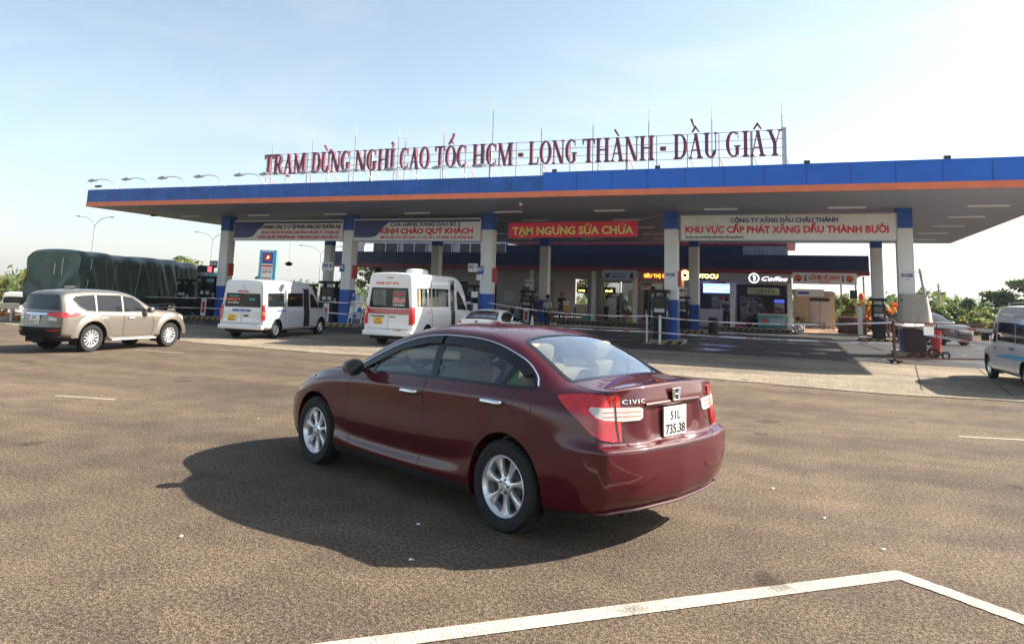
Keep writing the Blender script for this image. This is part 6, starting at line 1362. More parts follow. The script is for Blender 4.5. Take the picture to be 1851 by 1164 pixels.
f_ = thing('mesh_fence', 'dark red framed wire mesh barrier on small wheels', 'fence', (HX, HY, 0), math.atan2(26.9-HY, 5.62-HX)); LL = math.hypot(26.9-HY, 5.62-HX)+1.2
q = MB(); q.bar((0,0,.10),(0,0,1.28),.06); q.build('post','frame_red',f_)
q = MB(); q.bar((LL,0,.10),(LL,0,1.28),.06); q.build('post','frame_red',f_)
q = MB(); q.bar((0,0,.17),(LL,0,.17),.045); q.build('bottom_rail','frame_red',f_)
q = MB(); q.bar((0,0,1.24),(LL,0,1.24),.04); q.build('top_rail','frame_red',f_)
q = MB(); q.bar((1.55,0,.17),(1.55,0,1.24),.02); q.bar((0,-.3,.1),(0,.3,.1),.05); q.build('stiffener','frame_red',f_)
q = MB(); hh = 1.07
def seg(x0, z0, x1, z1):
    # clip to the frame
    pts = []
    for k in range(2): pass
    dx, dz = x1-x0, z1-z0; t0, t1 = 0, 1
    for p_, d_, lo, hi in ((x0, dx, 0, LL), (z0, dz, .17, 1.24)):
        if d_ == 0: continue
        a, b = sorted(((lo-p_)/d_, (hi-p_)/d_)); t0, t1 = max(t0, a), min(t1, b)
    if t1 > t0: q.bar((x0+dx*t0, 0, z0+dz*t0), (x0+dx*t1, 0, z0+dz*t1), .006)
k = -1.1
while k < LL: seg(k, .17, k+1.07, 1.24); seg(k, 1.24, k+1.07, .17); k += .11
q.build('wire_mesh','frame_red',f_)
for sx in (-.12, .12):
    q = MB(); q.lathe([(.055,-.02),(.055,.02),(.02,.025),(.02,-.025)], 12, c=(sx,0,.058), axis='Y', closed=True); q.build('caster','rubber',f_)
q = MB(); q.box(1.05,1.42,-.03,-.02,.88,1.14); q.build('paper_notice','white_paint',f_)
t = thing('traffic_cone', 'small white cone standing behind the maroon roof', 'cone', (-9.9,28.2,.01)); q = MB(); q.lathe([(.001,0),(.2,0),(.2,.04),(.13,.05),(.03,.9),(.001,.9)], 16); q.build('cone','tape_white',t,smooth=True,angle=40)
# guard rail far left
t = thing('guard_rail', 'pale steel guard rail at the far left edge of the lot', 'guard rail', (-29.9, 21.0, 0), R(207)); prof = [(-.02,.50),(.03,.54),(.03,.58),(-.01,.62),(.03,.66),(.03,.70),(-.02,.74)]
q = MB(); vs = [(x, p, z) for x in (0, 12) for p, z in prof]; q.add(vs, [(i, i+1, len(prof)+i+1, len(prof)+i) for i in range(len(prof)-1)]); q.build('rail', mat('rail_pale',(.62,.55,.40),rough=.5), t)
for k in range(7): q = MB(); q.bar((.3+k*1.9,-.06,0),(.3+k*1.9,-.06,.74),.09); q.build('post','galv',t)
q = MB(); q.prism([(-75.0,1.4),(-30.9,21.0),(-31.2,21.7),(-75.3,2.1)], 0, .14, 'Z'); tag(q.build('kerb', 'concrete'), kind='structure')
sheet('dirt_strip', [(-60,6.0),(-27.5,17.2),(-27.0,16.6),(-60,4.6)], .007, 'dirt_strip' if 'dirt_strip' in MT else 'soil')
# ---------------- tarpaulin lorry ----------------
mat('tarp_green', (.06, .10, .08), rough=.36, var=.35, vscale=1.1, bump=.5, bscale=4, spec=.6)
lo = thing('tarpaulin_lorry', 'long articulated lorry under a dark green tarpaulin behind the beige car', 'lorry', (-31.1, 23.2, 0), R(108.5))
LW, LH, LN = 1.22, 3.12, 12.6     # half width, top, length; local x forward
q = MB(); nx, ring = 90, []
for i in range(nx+1):
    x = LN*i/nx; h = LH-.10*math.sin(i*.21)**2+.05*math.sin(i*.13+1)-.55*max(0, (x-10.6)/2.0)**1.6-(.14 if x < .3 else 0)*(1-x/.3)
    r_ = []
    for k in range(33):
        a = k/32
        if a < .36: y, z = -LW, .92+(h-.18-.92)*a/.36
        elif a > .64: y, z = LW, .92+(h-.18-.92)*(1-a)/.36
        else: t = (a-.36)/.28; y = -LW+2*LW*t; z = h-.18+(.16*math.sin(math.pi*t)**.22 if 0 < t < 1 else 0)+.04*math.sin(i*.5)*math.sin(math.pi*t)
        am = .5+.5*math.sin(x*.9+1); fold = am*(.05*abs(math.sin(x*2.1+z*1.5))+.045*abs(math.sin(x*3.3+z*2.2+1.3)))+.02*math.sin(x*1.3)+.012*math.sin(x*11+z*5)
        if a < .36 or a > .64: y += fold*(1 if y > 0 else -1)*min(1, (h-z)*1.5)
        r_.append((x, y, z))
    ring.append(r_)
vs = [p for r_ in ring for p in r_]; q.add(vs, grid_faces(nx+1, 33)); cap = []
m_ = 12
for e, x_, sg in ((0, 0, -1),):
    base = ring[e]; cvs = []
    for j in range(m_+1):
        s_ = 1-j/m_*.999
        for p in base: zc_ = .93; yy = p[1]*s_; zz = zc_+(p[2]-zc_)*s_; cvs.append((x_+sg*(.05*math.sin(math.atan2(zz-zc_, yy or .01)*9)*s_+.04*math.sin(yy*7)*(1-s_)), yy, zz))
    q.add(cvs, grid_faces(m_+1, 33))
q.add([ring[-1][k] for k in range(33)], [tuple(range(33))]); q.build('tarpaulin', 'tarp_green', lo, smooth=True, angle=70)
q = MB(); q.box(0, LN, -LW+.03, LW-.03, .70, .93); q.box(.5, LN-.5, -.45, .45, .50, .70); q.build('trailer_bed', 'cabin_dark', lo)
for x in (2.0, 3.1, 4.2, 10.6, 11.8):
    for sg in (1, -1): q = MB(); q.lathe([(.20,-.14),(.40,-.13),(.44,-.08),(.44,.08),(.40,.13),(.20,.14),(.18,.08),(.18,-.08)], 24, c=(x, sg*(LW-.18), .44), axis='Y', closed=True); w_ = q.build('wheel','rubber',lo,smooth=True,angle=40); q = MB(); q.lathe([(.001,0),(.19,0),(.19,.05),(.001,.05)], 16, c=(x, sg*(LW-.10), .44), axis='Y'); q.build('rim','galv',w_)
q = MB(); q.bar((5.2,-LW+.05,.62),(9.8,-LW+.05,.62),.06); q.bar((5.2,-LW+.05,.40),(9.8,-LW+.05,.40),.06); q.build('side_guard','galv',lo)
q = MB(); q.box(-.02,.05,-LW,LW,.50,.66); q.build('rear_bar','galv',lo)
for sg in (1, -1): q = MB(); q.box(-.03,.0,sg*.85-.15,sg*.85+.15,.70,.80); q.build('tail_lamp','lamp_red',lo)
for k in range(11):
    x = .7+k*1.02; q = MB(); pp_ = []
    for i in range(9): z = 2.75-i*.22; pp_.append((x+(.5 if k % 2 else -.3)*i/8, -LW-.05-.05*abs(math.sin(i*.9+k)), z))
    q.tube(pp_, .011, 4); q.build('lashing_rope', 'tape_white' if k % 4 == 0 else 'tarp_beige', lo)
for yy in (-.45, -.10): q = MB(); q.bar((-.09,yy,2.0),(-.09,yy,2.75 if yy < -.2 else 2.5),.02); q.build('tie_rope','white_paint',lo)
q = MB(); q.bbox(LN+.15, LN+2.3, -1.15, 1.15, .75, 2.55, .12); q.build('cab','teal',lo,angle=50)
# minibus beyond the rail, on the lower road
v4, S, body = van('minibus', 'white minibus seen from behind beyond the guard rail at the far left', (-60.0, 42.0, -1.6), R(128), 1.0, 'paint_white', 1.9, 2.32, -1.0, 4.6, 3.4, 1.12)
one(S, 'rear_window', 'glass_dark', v4, smooth_poly([(-.72,1.35),(-.76,1.75),(-.6,1.92),(.6,1.92),(.76,1.75),(.72,1.35),(.3,1.25),(-.3,1.25)],3), REAR, .1, .006)
for sd in (SIDE, SIDER): one(S, 'side_window', 'glass_van', v4, [(-.6,1.26),(-.6,1.80),(2.6,1.82),(2.6,1.26)], sd, .1)
# ---------------- lamps, totem, poles ----------------
def street_lamp(x, y, h, l_, arm=1.5, rz=0, z0=-1.6, two=True):
    t = thing('street_lamp', l_, 'street lamp', (x, y, z0), rz, 1, 'street lamps'); q = MB(); q.tube([(0,0,0),(0,0,h-1.0)], [.10,.06], 8); q.build('pole','galv',t)
    for sg in ((1,-1) if two else (1,)):
        q = MB(); q.tube(smooth_open([(0,0,h-1.0),(sg*arm*.12,0,h-.6),(sg*arm*.5,0,h-.15),(sg*arm,0,h)], 4), .035, 6); q.build('arm','galv',t); q = MB(); q.bbox(sg*arm-.30*(sg < 0), sg*arm+.42 if sg > 0 else sg*arm, -.12, .12, h-.06, h+.06, .04) if sg > 0 else q.bbox(-arm-.42, -arm, -.12, .12, h-.06, h+.06, .04); q.build('lamp_head','galv',t)
street_lamp(-62.87, 50.6, 9.6, 'double armed street lamp standing behind the lorry', 1.45, R(20))
street_lamp(-67.2, 70.6, 9.9, 'smaller double armed street lamp left of the leftmost pillar', 1.9, R(20))
street_lamp(-52.0, 72.0, 8.4, 'street lamp with long arm right of the blue totem', 2.2, R(20))
t = thing('price_totem', 'blue and white price totem sign with a red emblem beyond the forecourt', 'sign', (-53.9, 65.1, -1.6), R(20)); q = MB(); q.bbox(-.95,.95,-.2,.2,0,7.4,.03); q.build('pylon','stripe_light_blue',t); q = MB(); q.box(-.62,.62,-.23,-.2,1.0,7.3); p_ = q.build('face','white_paint',t); q = MB(); q.box(-.6,.6,-.25,-.231,5.9,7.2); q.build('emblem_panel','blue_paint',p_)
q = MB(); q.prism(arc_pts(.0,6.6,.42,0,345,20), -.27, -.251); q.build('emblem','red_paint',p_); q = MB(); q.prism([(-.12,6.45),(.18,6.55),(.05,6.8)], -.29, -.272); q.build('emblem_star','led_yellow',p_)
for k, (tx, z) in enumerate((('RON 95', 4.9), ('E5 RON 92', 4.2), ('DO 0.05S', 3.5))): text(t, tx, 0, -.24, z, .34, 'ink', 1.0, .004, center=True)
q = MB(); q.box(-.6,.6,-.25,-.231,5.3,5.36); q.box(-.6,.6,-.25,-.231,5.55,5.75); q.build('red_line','red_paint',p_)
for (a, b, r_, l_) in (((10.95,69.4,-1.6),(9.95,68.5,4.95),.13,'leaning concrete power pole right of the covered pump'),((13.3,80.0,-1.6),(13.15,80.0,4.1),.11,'shorter power pole behind the leaning one')):
    t = thing('power_pole', l_, 'pole', a); q = MB(); q.tube([(0,0,0), Vector(b)-Vector(a)], [r_, r_*.75], 8); q.build('shaft','concrete',t); q = MB(); e = Vector(b)-Vector(a); q.bar(e+Vector((-.5,0,-.3)), e+Vector((.5,0,-.3)), .06); q.build('cross_arm','steel',t)
q = MB()
for dz, x0 in ((0,-.4),(-.25,.4)):
    for A_, B_ in (((-6,66,4.4),(9.95+x0,68.5,4.65)), ((9.95+x0,68.5,4.65),(30,74,3.4))):
        A_, B_ = Vector(A_)+Vector((0,0,dz)), Vector(B_)+Vector((0,0,dz)); q.tube([A_.lerp(B_, i/12)-Vector((0,0,.35*4*(i/12)*(1-i/12))) for i in range(13)], .018, 4, cap=False)
o = q.build('power_cable', 'black_trim'); tag(o, 'thin sagging power cables strung past the leaning pole', 'cable')
# litter on the asphalt
for (x, y, l_) in ((.56,5.98,'white scrap near the painted corner line'),(-3.9,4.05,'pale leaf near the left foreground'),(-2.6,5.0,'small scrap inside the car shadow'),(-.2,7.4,'crumpled scrap right of the maroon car'),(-6.5,7.9,'small scrap left of the maroon car'),(.2,6.6,'tiny pale pebble behind the maroon car'),(-2.3,4.35,'tiny scrap at the shadow edge')):
    t = thing('litter', l_, 'litter', (x, y, .006)); q = MB(); n = 9
    pr = [(.022*rnd.uniform(.5,1)*math.cos(2*math.pi*k/n), .015*rnd.uniform(.5,1)*math.sin(2*math.pi*k/n), rnd.uniform(.0,.012)) for k in range(n)]; q.add(pr+[(0,0,.014)], [(k, (k+1) % n, n) for k in range(n)]); q.build('scrap','banner_white',t)
# ---------------- trees and plants ----------------
for nm, a in (('leaf_dark',(.035,.07,.022)),('leaf_mid',(.08,.115,.04)),('leaf_light',(.15,.18,.06)),('leaf_yellow',(.26,.25,.06)),('leaf_orange',(.75,.20,.03)),('leaf_blue',(.05,.09,.05))):
    m = mat(nm, a, rough=.6, var=.35, vscale=1.5)
    n = m.node_tree; b = n.nodes['Principled BSDF']; tr = n.nodes.new('ShaderNodeBsdfTranslucent'); tr.inputs[0].default_value = (a[0]*1.8, a[1]*1.8, a[2]*1.2, 1); mx = n.nodes.new('ShaderNodeMixShader'); mx.inputs[0].default_value = .35
    n.links.new(b.outputs[0], mx.inputs[1]); n.links.new(tr.outputs[0], mx.inputs[2]); n.links.new(mx.outputs[0], n.nodes['Material Output'].inputs[0])
mat('bark', (.10, .075, .055), rough=.9, var=.3, vscale=6)
def leaves(name, centers, radii, n, size, mats, parent, seed=1, flat=.8, long=1.0):
    g = np.random.default_rng(seed); C = np.array(centers, float); Rr = np.array(radii, float)
    k = g.integers(0, len(C), n); d = g.normal(size=(n, 3)); d /= np.linalg.norm(d, axis=1)[:, None]; rr_ = g.uniform(.45, 1.05, n)**.6
    P_ = C[k]+d*(Rr[k]*rr_)[:, None]*np.array([1, 1, flat])
    s = size*g.uniform(.6, 1.5, n)[:, None]; u = g.normal(size=(n, 3)); u /= np.linalg.norm(u, axis=1)[:, None]; w_ = np.cross(u, d); w_ /= np.maximum(1e-6, np.linalg.norm(w_, axis=1))[:, None]
    V = np.empty((n, 4, 3)); V[:, 0] = P_-u*s*long; V[:, 1] = P_-w_*s*.5; V[:, 2] = P_+u*s*long; V[:, 3] = P_+w_*s*.5
    me = bpy.data.meshes.new(name); me.vertices.add(n*4); me.vertices.foreach_set('co', V.reshape(-1)); me.loops.add(n*4); me.loops.foreach_set('vertex_index', np.arange(n*4, dtype=np.int32)); me.polygons.add(n); me.polygons.foreach_set('loop_start', np.arange(0, n*4, 4, dtype=np.int32)); me.polygons.foreach_set('loop_total', np.full(n, 4, dtype=np.int32))
    for m in mats: me.materials.append(MT[m])
    cl = (k*7+g.integers(0, 3, n)) % len(mats); me.polygons.foreach_set('material_index', cl.astype(np.int32)); me.update(); me.validate()
    o = bpy.data.objects.new(name, me); COL.objects.link(o); o.parent = parent; return o
def tree(x, y, z0, h, rad, label, mats, seed, n=2600, leaf=.22, clumps=16, trunk=.16, group='trees beyond the lot', flat=.75, thin=False):
    t = thing('tree', label, 'tree', (x, y, z0), 0, 1, group); g = random.Random(seed); cs, rs_ = [], []
    for k in range(clumps):
        a = g.uniform(0, 6.28); r_ = rad*g.uniform(.1, .85); zz = h*g.uniform(.38, .92); f = 1-abs(zz/h-.6)*.9
        cs.append((r_*f*math.cos(a), r_*f*math.sin(a), zz)); rs_.append(rad*g.uniform(.22, .42)*(.6 if thin else 1))
    leaves('crown', cs, np.array(rs_), n, leaf, mats, t, seed, flat)
    q = MB(); q.tube([(0,0,0),(.05*h*g.uniform(-1,1),0,h*.4),(0,0,h*.75)], [trunk, trunk*.7, trunk*.3], 7); tr = q.build('trunk', 'bark', t)
    q = MB()
    for c in cs[:9]: q.tube([(0,0,h*.35),(c[0]*.5,c[1]*.5,(h*.35+c[2])/2+.1),c], [trunk*.4, trunk*.25, trunk*.1], 5)
    q.build('limb', 'bark', t); return t
def shrub(x, y, z0, h, rad, label, mats, seed, n=700, leaf=.09, group=None, long=1.4, cat='shrub'):
    t = thing('shrub', label, cat, (x, y, z0), 0, 1, group); g = random.Random(seed); cs = [(rad*g.uniform(-.7,.7), rad*g.uniform(-.7,.7), h*g.uniform(.25,.85)) for k in range(9)]
    leaves('foliage', cs, np.array([rad*.42]*9), n, leaf, mats, t, seed, .9, long)
    q = MB()
    for c in cs[:5]: q.tube([(0,0,0), c], [.03, .012], 5)
    q.build('stem', 'bark', t); return t
def fronds(x, y, z0, h, n, L, label, mats, seed, stem=.06, group=None):
    t = thing('palm', label, 'palm', (x, y, z0), 0, 1, group); g = random.Random(seed); q = MB(); q.tube([(0,0,0),(.1,0,h*.5),(0,0,h)], [stem*1.4, stem, stem*.8], 7); q.build('trunk','bark',t)
    for m in range(len(mats)):
        q = MB()
        for k in range(n):
            if k % len(mats) != m: continue
            a = g.uniform(0, 6.28); up = g.uniform(.3, 1.1); pts = []
            for i in range(8): s_ = i/7; rr_ = L*s_*math.cos(up*(1-s_*.3)); pts.append(Vector((rr_*math.cos(a), rr_*math.sin(a), h+L*s_*math.sin(up)-L*.75*s_**2.2)))
            sd = Vector((-math.sin(a), math.cos(a), 0))
            for i in range(7):
                for sg in (1, -1):
                    for j in range(3):
                        p = pts[i].lerp(pts[i+1], j/3); e = p+sd*sg*L*.20*math.sin(math.pi*(i+j/3+.6)/8)+(pts[i+1]-pts[i])*.6-Vector((0,0,.06*L)); w_ = (pts[i+1]-pts[i])*.22; q.add([p, p+w_, e], [(0,1,2)])
        q.build('frond', mats[m], t)
    return t
DK = ['leaf_dark','leaf_mid','leaf_blue']; MD = ['leaf_mid','leaf_light','leaf_dark']; YL = ['leaf_yellow','leaf_light','leaf_mid']
# right side
RT = [(18.9,71,6.6,2.6,DK,'tall dark feathery tree at the right edge'),(16.6,72,4.9,2.0,DK,'dark round tree left of the tall feathery one'),(14.6,66,3.5,1.5,MD,'bushy tree just left of the right minibus roof'),(15.6,60,3.0,1.5,YL,'yellow green bush tree behind the right minibus'),(13.0,60,3.2,1.5,YL,'light leafy tree right of the dark grey car'),(11.4,57,2.9,1.4,YL,'bright leafy tree above the dark grey car bonnet'),
      (10.0,64,3.5,1.6,MD,'green tree behind the dark grey car roof'),(12.4,70,3.6,1.7,MD,'green tree at the foot of the leaning pole'),(7.4,68,3.6,1.7,MD,'tree between the rear pillar and the covered pump'),(14.2,76,4.2,1.7,DK,'dark tree in the gap behind the shorter pole'),(9.0,84,4.2,2.2,MD,'mid green tree farther back beside the covered pump')]
for i, (x, y, h, r_, ms, l_) in enumerate(RT):
    tree(x, y, -1.6, h, r_, l_, ms, 20+i, n=3400 if i < 2 else 1900, leaf=.20 if i > 1 else .17, clumps=26 if i < 2 else 14, flat=.6 if i == 0 else .8)
g_ = np.random.default_rng(5)
def wood(name, label, n, fx, fz, mats, size, seed):
    cs = []; rs_ = []
    for k in range(n): cs.append(fx(k)); rs_.append(fz(k))
    o = leaves(name, cs, np.array(rs_), n*90, size, mats, None, seed, .8); tag(o, label, 'woods', kind='stuff'); return o
wood('woodland', 'far green woodland on the low ground to the right', 240, lambda k: ((lambda d: (d*g_.uniform(.06,.52), d, -1.6+g_.uniform(.8, 2.6)+d*.002))(g_.uniform(85, 300))), lambda k: g_.uniform(2.0, 4.5), DK+MD, .55, 3)
wood('woodland', 'far green woodland beyond the lorry to the left', 130, lambda k: ((lambda d: (-d*g_.uniform(.85,2.1), d, -1.6+g_.uniform(.8, 2.6)))(g_.uniform(70, 190))), lambda k: g_.uniform(2.0, 4.0), YL+MD, .5, 4)
wood('woodland', 'far green woodland seen through the forecourt', 160, lambda k: ((lambda d: (-d*g_.uniform(-.05,.85), d, -1.6+g_.uniform(.8, 2.8)))(g_.uniform(110, 300))), lambda k: g_.uniform(2.5, 4.5), DK+MD, .55, 5)
# far hills
q = MB(); nx = 120; vs = []
for i in range(nx+1):
    x = -2600+5600*i/nx
    for j in range(6): hh = (22+9*math.sin(x*.0021+.6)+5*math.sin(x*.0067)+3*math.sin(x*.019))*math.sin(math.pi*j/5*.5)-1.7; vs.append((x, 1650+j*120, hh))
q.add(vs, grid_faces(nx+1, 6)); tag(q.build('hills', mat('hill_green',(.045,.075,.03),rough=.9,var=.3,vscale=.02), smooth=True), kind='structure')
# left edge
for i, (x, y, h, r_, ms, l_) in enumerate([(-72,47,3.9,2.6,YL,'yellow green tree at the left edge'),(-69,50,4.3,2.6,YL,'yellow green tree beside the lorry tail'),(-66,53,3.7,2.3,MD,'green tree hidden behind the lorry tail'),(-78,47,3.6,2.6,MD,'green tree cut by the left edge'),(-60,60,6.2,3.0,YL,'pale green tree above the lorry front end'),(-66,65,6.8,3.2,MD,'pale tree behind the lorry near the street lamp')]):
    tree(x, y, -1.6, h, r_, l_, ms, 50+i, n=2200, leaf=.20, clumps=18)
for k in range(9): shrub(-31.2-k*.95, 22.0-k*.42-.4, -1.0, 1.5, .55, ('orange flowering shrub number %d behind the guard rail' % (k+1)) if 0 else 'orange flowering shrub behind the guard rail', ['leaf_orange','leaf_yellow','leaf_mid'], 70+k, 260, .08, 'orange shrubs behind the guard rail')
# around the shop
tree(-31.0, 60.5, 0, 7.5, 2.6, 'tall leafy tree seen through the gap left of the shop', MD, 80, 2600, .20)
tree(-33.5, 54.5, 0, 4.4, 1.7, 'bright leafy tree filling the passage left of the shop', YL, 81, 1800, .14)
tree(-31.4, 53.0, 0, 3.6, 1.2, 'dark leafy tree low in the passage left of the shop', MD, 82, 1800, .12)
fronds(-30.6, 58.0, 0, 4.6, 18, 2.0, 'palm with pale fronds above the passage left of the shop', ['leaf_light','leaf_yellow'], 83)
fronds(-22.8, 43.3, 0, 3.2, 12, 1.1, 'slim palm beside the second rear pillar', ['leaf_light','leaf_mid'], 84)
tree(-15.6, 60.5, 0, 4.0, 2.0, 'sunlit tree seen through the shop opening left of the shutter', YL, 85, 2200, .16); tree(-19.2, 61.5, 0, 4.2, 2.0, 'sunlit tree seen through the left shop opening', YL, 86, 2200, .16)
shrub(3.7, 52.0, 0, 2.6, .8, 'leafy green shrub behind the shelter posts', YL, 87, 900, .10); shrub(2.9, 56.0, 0, 2.6, .9, 'green shrub at the end of the beige wall', MD, 88, 900, .10)
for k, (x, y, h, r_) in enumerate(((4.75,49.5,2.1,.7),(5.1,46.8,1.9,.75),(5.6,47.6,2.0,.8),(4.45,51.0,2.2,.6),(6.1,48.8,1.8,.8))):
    shrub(x, y, 0, h, r_, ['orange croton shrub right of the white post','orange croton shrub between the rear pillar and covered pump','large orange croton shrub left of the covered pump','small orange croton shrub behind the white post','orange and green croton shrub half behind the covered pump'][k], ['leaf_orange','leaf_yellow','leaf_mid','leaf_orange'], 90+k, 700, .11, 'orange croton shrubs')
pp = pot(.55, 50.8, 1, 'spiky dark green plant in a grey pot by the beige wall', 'concrete'); q = MB()
for k in range(26): a = rnd.uniform(0, 6.28); s_ = rnd.uniform(.25, .5); q.add([(0.03*math.cos(a+1.6),.03*math.sin(a+1.6),.33),(-.03*math.cos(a+1.6),-.03*math.sin(a+1.6),.33),(s_*math.cos(a),s_*math.sin(a),.33+rnd.uniform(.3,.75))], [(0,1,2)])
q.build('leaf_tuft', 'leaf_mid', pp)
# distant low grass verge
# ---------------- people ----------------
def skin_mesh(name, joints, edges, m, parent, lvl=2):
    me = bpy.data.meshes.new(name); me.from_pydata([j[0] for j in joints], edges, []); o = bpy.data.objects.new(name, me); COL.objects.link(o)
    sk = o.modifiers.new('s', 'SKIN'); sk.use_smooth_shade = True
    for v, j in zip(me.skin_vertices[0].data, joints): v.radius = (j[1], j[2] if len(j) > 2 else j[1])
    me.skin_vertices[0].data[0].use_root = True
    if lvl: ss = o.modifiers.new('u', 'SUBSURF'); ss.levels = lvl; ss.render_levels = lvl
    dg = bpy.context.evaluated_depsgraph_get(); dg.update(); m2 = bpy.data.meshes.new_from_object(o.evaluated_get(dg)); o.modifiers.clear(); o.data = m2; bpy.data.meshes.remove(me)
    m2.materials.clear(); m2.materials.append(MT[m])
    for p in m2.polygons: p.use_smooth = True
    o.parent = parent; return o
mat('cloth_dark',(.03,.035,.05),rough=.9); mat('cloth_blue',(.04,.09,.20),rough=.9); mat('cloth_white',(.62,.62,.60),rough=.9); mat('cloth_pink',(.75,.16,.30),rough=.7); mat('hair',(.012,.010,.010),rough=.6)
def person(loc, rz, s, label, top, legs, arms='down', hat=None, squat=False):
    t = thing('person', label, 'person', loc, rz, s)
    if not squat: hip, kn, an, ch, hd = .90, .48, .07, 1.32, 1.56; kx = 0; hx = 0
    else: hip, kn, an, ch, hd = .26, .46, .07, .62, .86; kx = .36; hx = -.10
    J = [((hx,0,hip),.12,.15), ((hx+.02,0,(hip+ch)/2),.115,.15), ((hx+(.12 if squat else 0),0,ch),.11,.17), ((hx+(.16 if squat else 0),0,ch+.12),.05), ((hx+(.18 if squat else .01),0,hd),.095,.08), ((hx+(.2 if squat else .02),0,hd+.12),.07,.065)]; E = [(0,1),(1,2),(2,3),(3,4),(4,5)]
    for sg in (1, -1):
        b = len(J); ft = .0 if squat else (.05*sg); J += [((hx,sg*.09,hip-.06),.085), ((kx+ft,sg*.12,kn),.06), ((kx*.4+ft,sg*.11,an),.04), ((kx*.4+ft+.14,sg*.12,.035),.035,.03)]; E += [(0,b),(b,b+1),(b+1,b+2),(b+2,b+3)]
        sx = J[2][0][0]; b = len(J)
        if arms == 'down': J += [((sx,sg*.19,ch),.055), ((sx+.02,sg*.24,ch-.27),.04), ((sx+.10,sg*.22,ch-.50),.03), ((sx+.14,sg*.20,ch-.58),.028,.018)]
        else: J += [((sx,sg*.19,ch),.055), ((sx+.10,sg*.25,ch-.25),.04), ((sx+.32,sg*.14,ch-.20),.03), ((sx+.40,sg*.11,ch-.18),.028,.018)]
        E += [(2,b),(b,b+1),(b+1,b+2),(b+2,b+3)]
        for f in range(5):
            h = J[b+3][0]; yy = (f-2)*.014; b2 = len(J); J += [((h[0]+.045,h[1]+yy*sg,h[2]-.045+(.01 if f in (0,4) else 0)),.008), ((h[0]+.07,h[1]+yy*sg,h[2]-.075+(.02 if f in (0,4) else 0)),.007)]; E += [(b+3,b2),(b2,b2+1)]
    skin_mesh('body', J, E, 'skin', t, 2)
    def cl(ids, grow, m, nm):
        mp = {i: k for k, i in enumerate(ids)}; skin_mesh(nm, [(J[i][0],)+tuple(r_+grow for r_ in (J[i][1:] if len(J[i]) > 2 else (J[i][1], J[i][1]))) for i in ids], [(mp[a], mp[b]) for a, b in E if a in mp and b in mp], m, t, 1)
    arm0, arm1 = [k for k in range(len(J)) if False], None
    L1_ = 6; A1 = 10; L2_ = 6+4+4+10; A2 = L2_+4
    cl([0, 1, 2, A1, A1+1, A2, A2+1], .022, top, 'shirt'); cl([0, L1_, L1_+1, L1_+2, L2_, L2_+1, L2_+2], .020, legs, 'trousers')
    hx_ = J[4][0][0]; q = MB(); hz_ = hd+.07
    q.lathe([(.001,.13),(.07,.11),(.11,.03),(.108,-.05),(.09,-.10)], 16, c=(hx_-.012,0,hz_)); q.build('hair', 'hair', t, smooth=True)
    for sg in (1, -1): q = MB(); q.lathe([(.001,.012),(.010,.008),(.012,0),(.010,-.008),(.001,-.012)], 8, c=(hx_+.088,sg*.033,hd+.035)); q.build('eye','hair',t,smooth=True)
    q = MB(); q.tube([(hx_+.088,0,hd+.03),(hx_+.112,0,hd-.005)], [.008,.014], 6); q.build('nose','skin',t,smooth=True); q = MB(); q.bar((hx_+.09,-.022,hd-.04),(hx_+.09,.022,hd-.04),.01); q.build('mouth','stripe_red',t)
    for sg in (1, -1): q = MB(); q.bbox(J[L1_+3][0][0]-.17, J[L1_+3][0][0]+.08, sg*.12-.045, sg*.12+.045, 0, .07, .02); q.build('shoe','hair',t)
    if hat: q = MB(); q.lathe([(.30,-.03),(.16,.03),(.13,.06),(.11,.16),(.001,.18)], 20, c=(hx_,0,hz_)); q.build('hat', hat, t, smooth=True)
    return t
S8 = 1.04
person((-14.62, 47.6, ZF), R(-60), S8, 'person in a pink hat dark jacket and blue trousers in front of the shop', 'cloth_dark', 'cloth_blue', 'up', 'cloth_pink')
person((-13.0, 39.6, .0), R(-100), S8, 'person in a pale shirt standing at the pump by the middle rear pillar', 'cloth_white', 'cloth_dark', 'down')
person((-3.85, 47.9, ZF), R(-80), S8, 'person in dark blue standing under the blue video screen', 'cloth_blue', 'cloth_dark', 'down')
person((.35, 45.2, .0), R(200), .95, 'person in pale clothes crouching at the right end of the shop kerb', 'cloth_white', 'cloth_white', 'up', None, True)
def scooter(x, y, z, rz, label, m):
    t = thing('scooter', label, 'scooter', (x, y, z), rz, .86, 'scooters in front of the shop')
    for wx in (-.62, .62): q = MB(); q.lathe([(.20,-.05),(.27,-.04),(.28,0),(.27,.04),(.20,.05),(.19,0)], 24, c=(wx,0,.28), axis='Y', closed=True); q.build('wheel','rubber',t,smooth=True)
    q = MB(); q.prism([(-.85,.55),(-.75,.70),(-.1,.66),(.0,.38),(.35,.34),(.48,.95),(.56,.95),(.52,.30),(.30,.22),(-.15,.22),(-.45,.35)], -.14, .14); q.build('body', m, t)
    q = MB(); q.bbox(-.80,-.05,-.15,.15,.68,.78,.03); q.build('seat','cabin_dark',t); q = MB(); q.tube([(.50,-.33,1.05),(.52,0,1.0),(.50,.33,1.05)], .018, 6); q.tube([(.66,0,.28),(.50,0,1.0)], .025, 6); q.build('handlebar','steel',t)
    for sg in (1,-1): q = MB(); q.tube([(.5,sg*.25,1.05),(.5,sg*.28,1.2)], .008, 5); q.bbox(.47,.5,sg*.28-.05,sg*.28+.05,1.18,1.26,.01); q.build('mirror','black_trim',t)
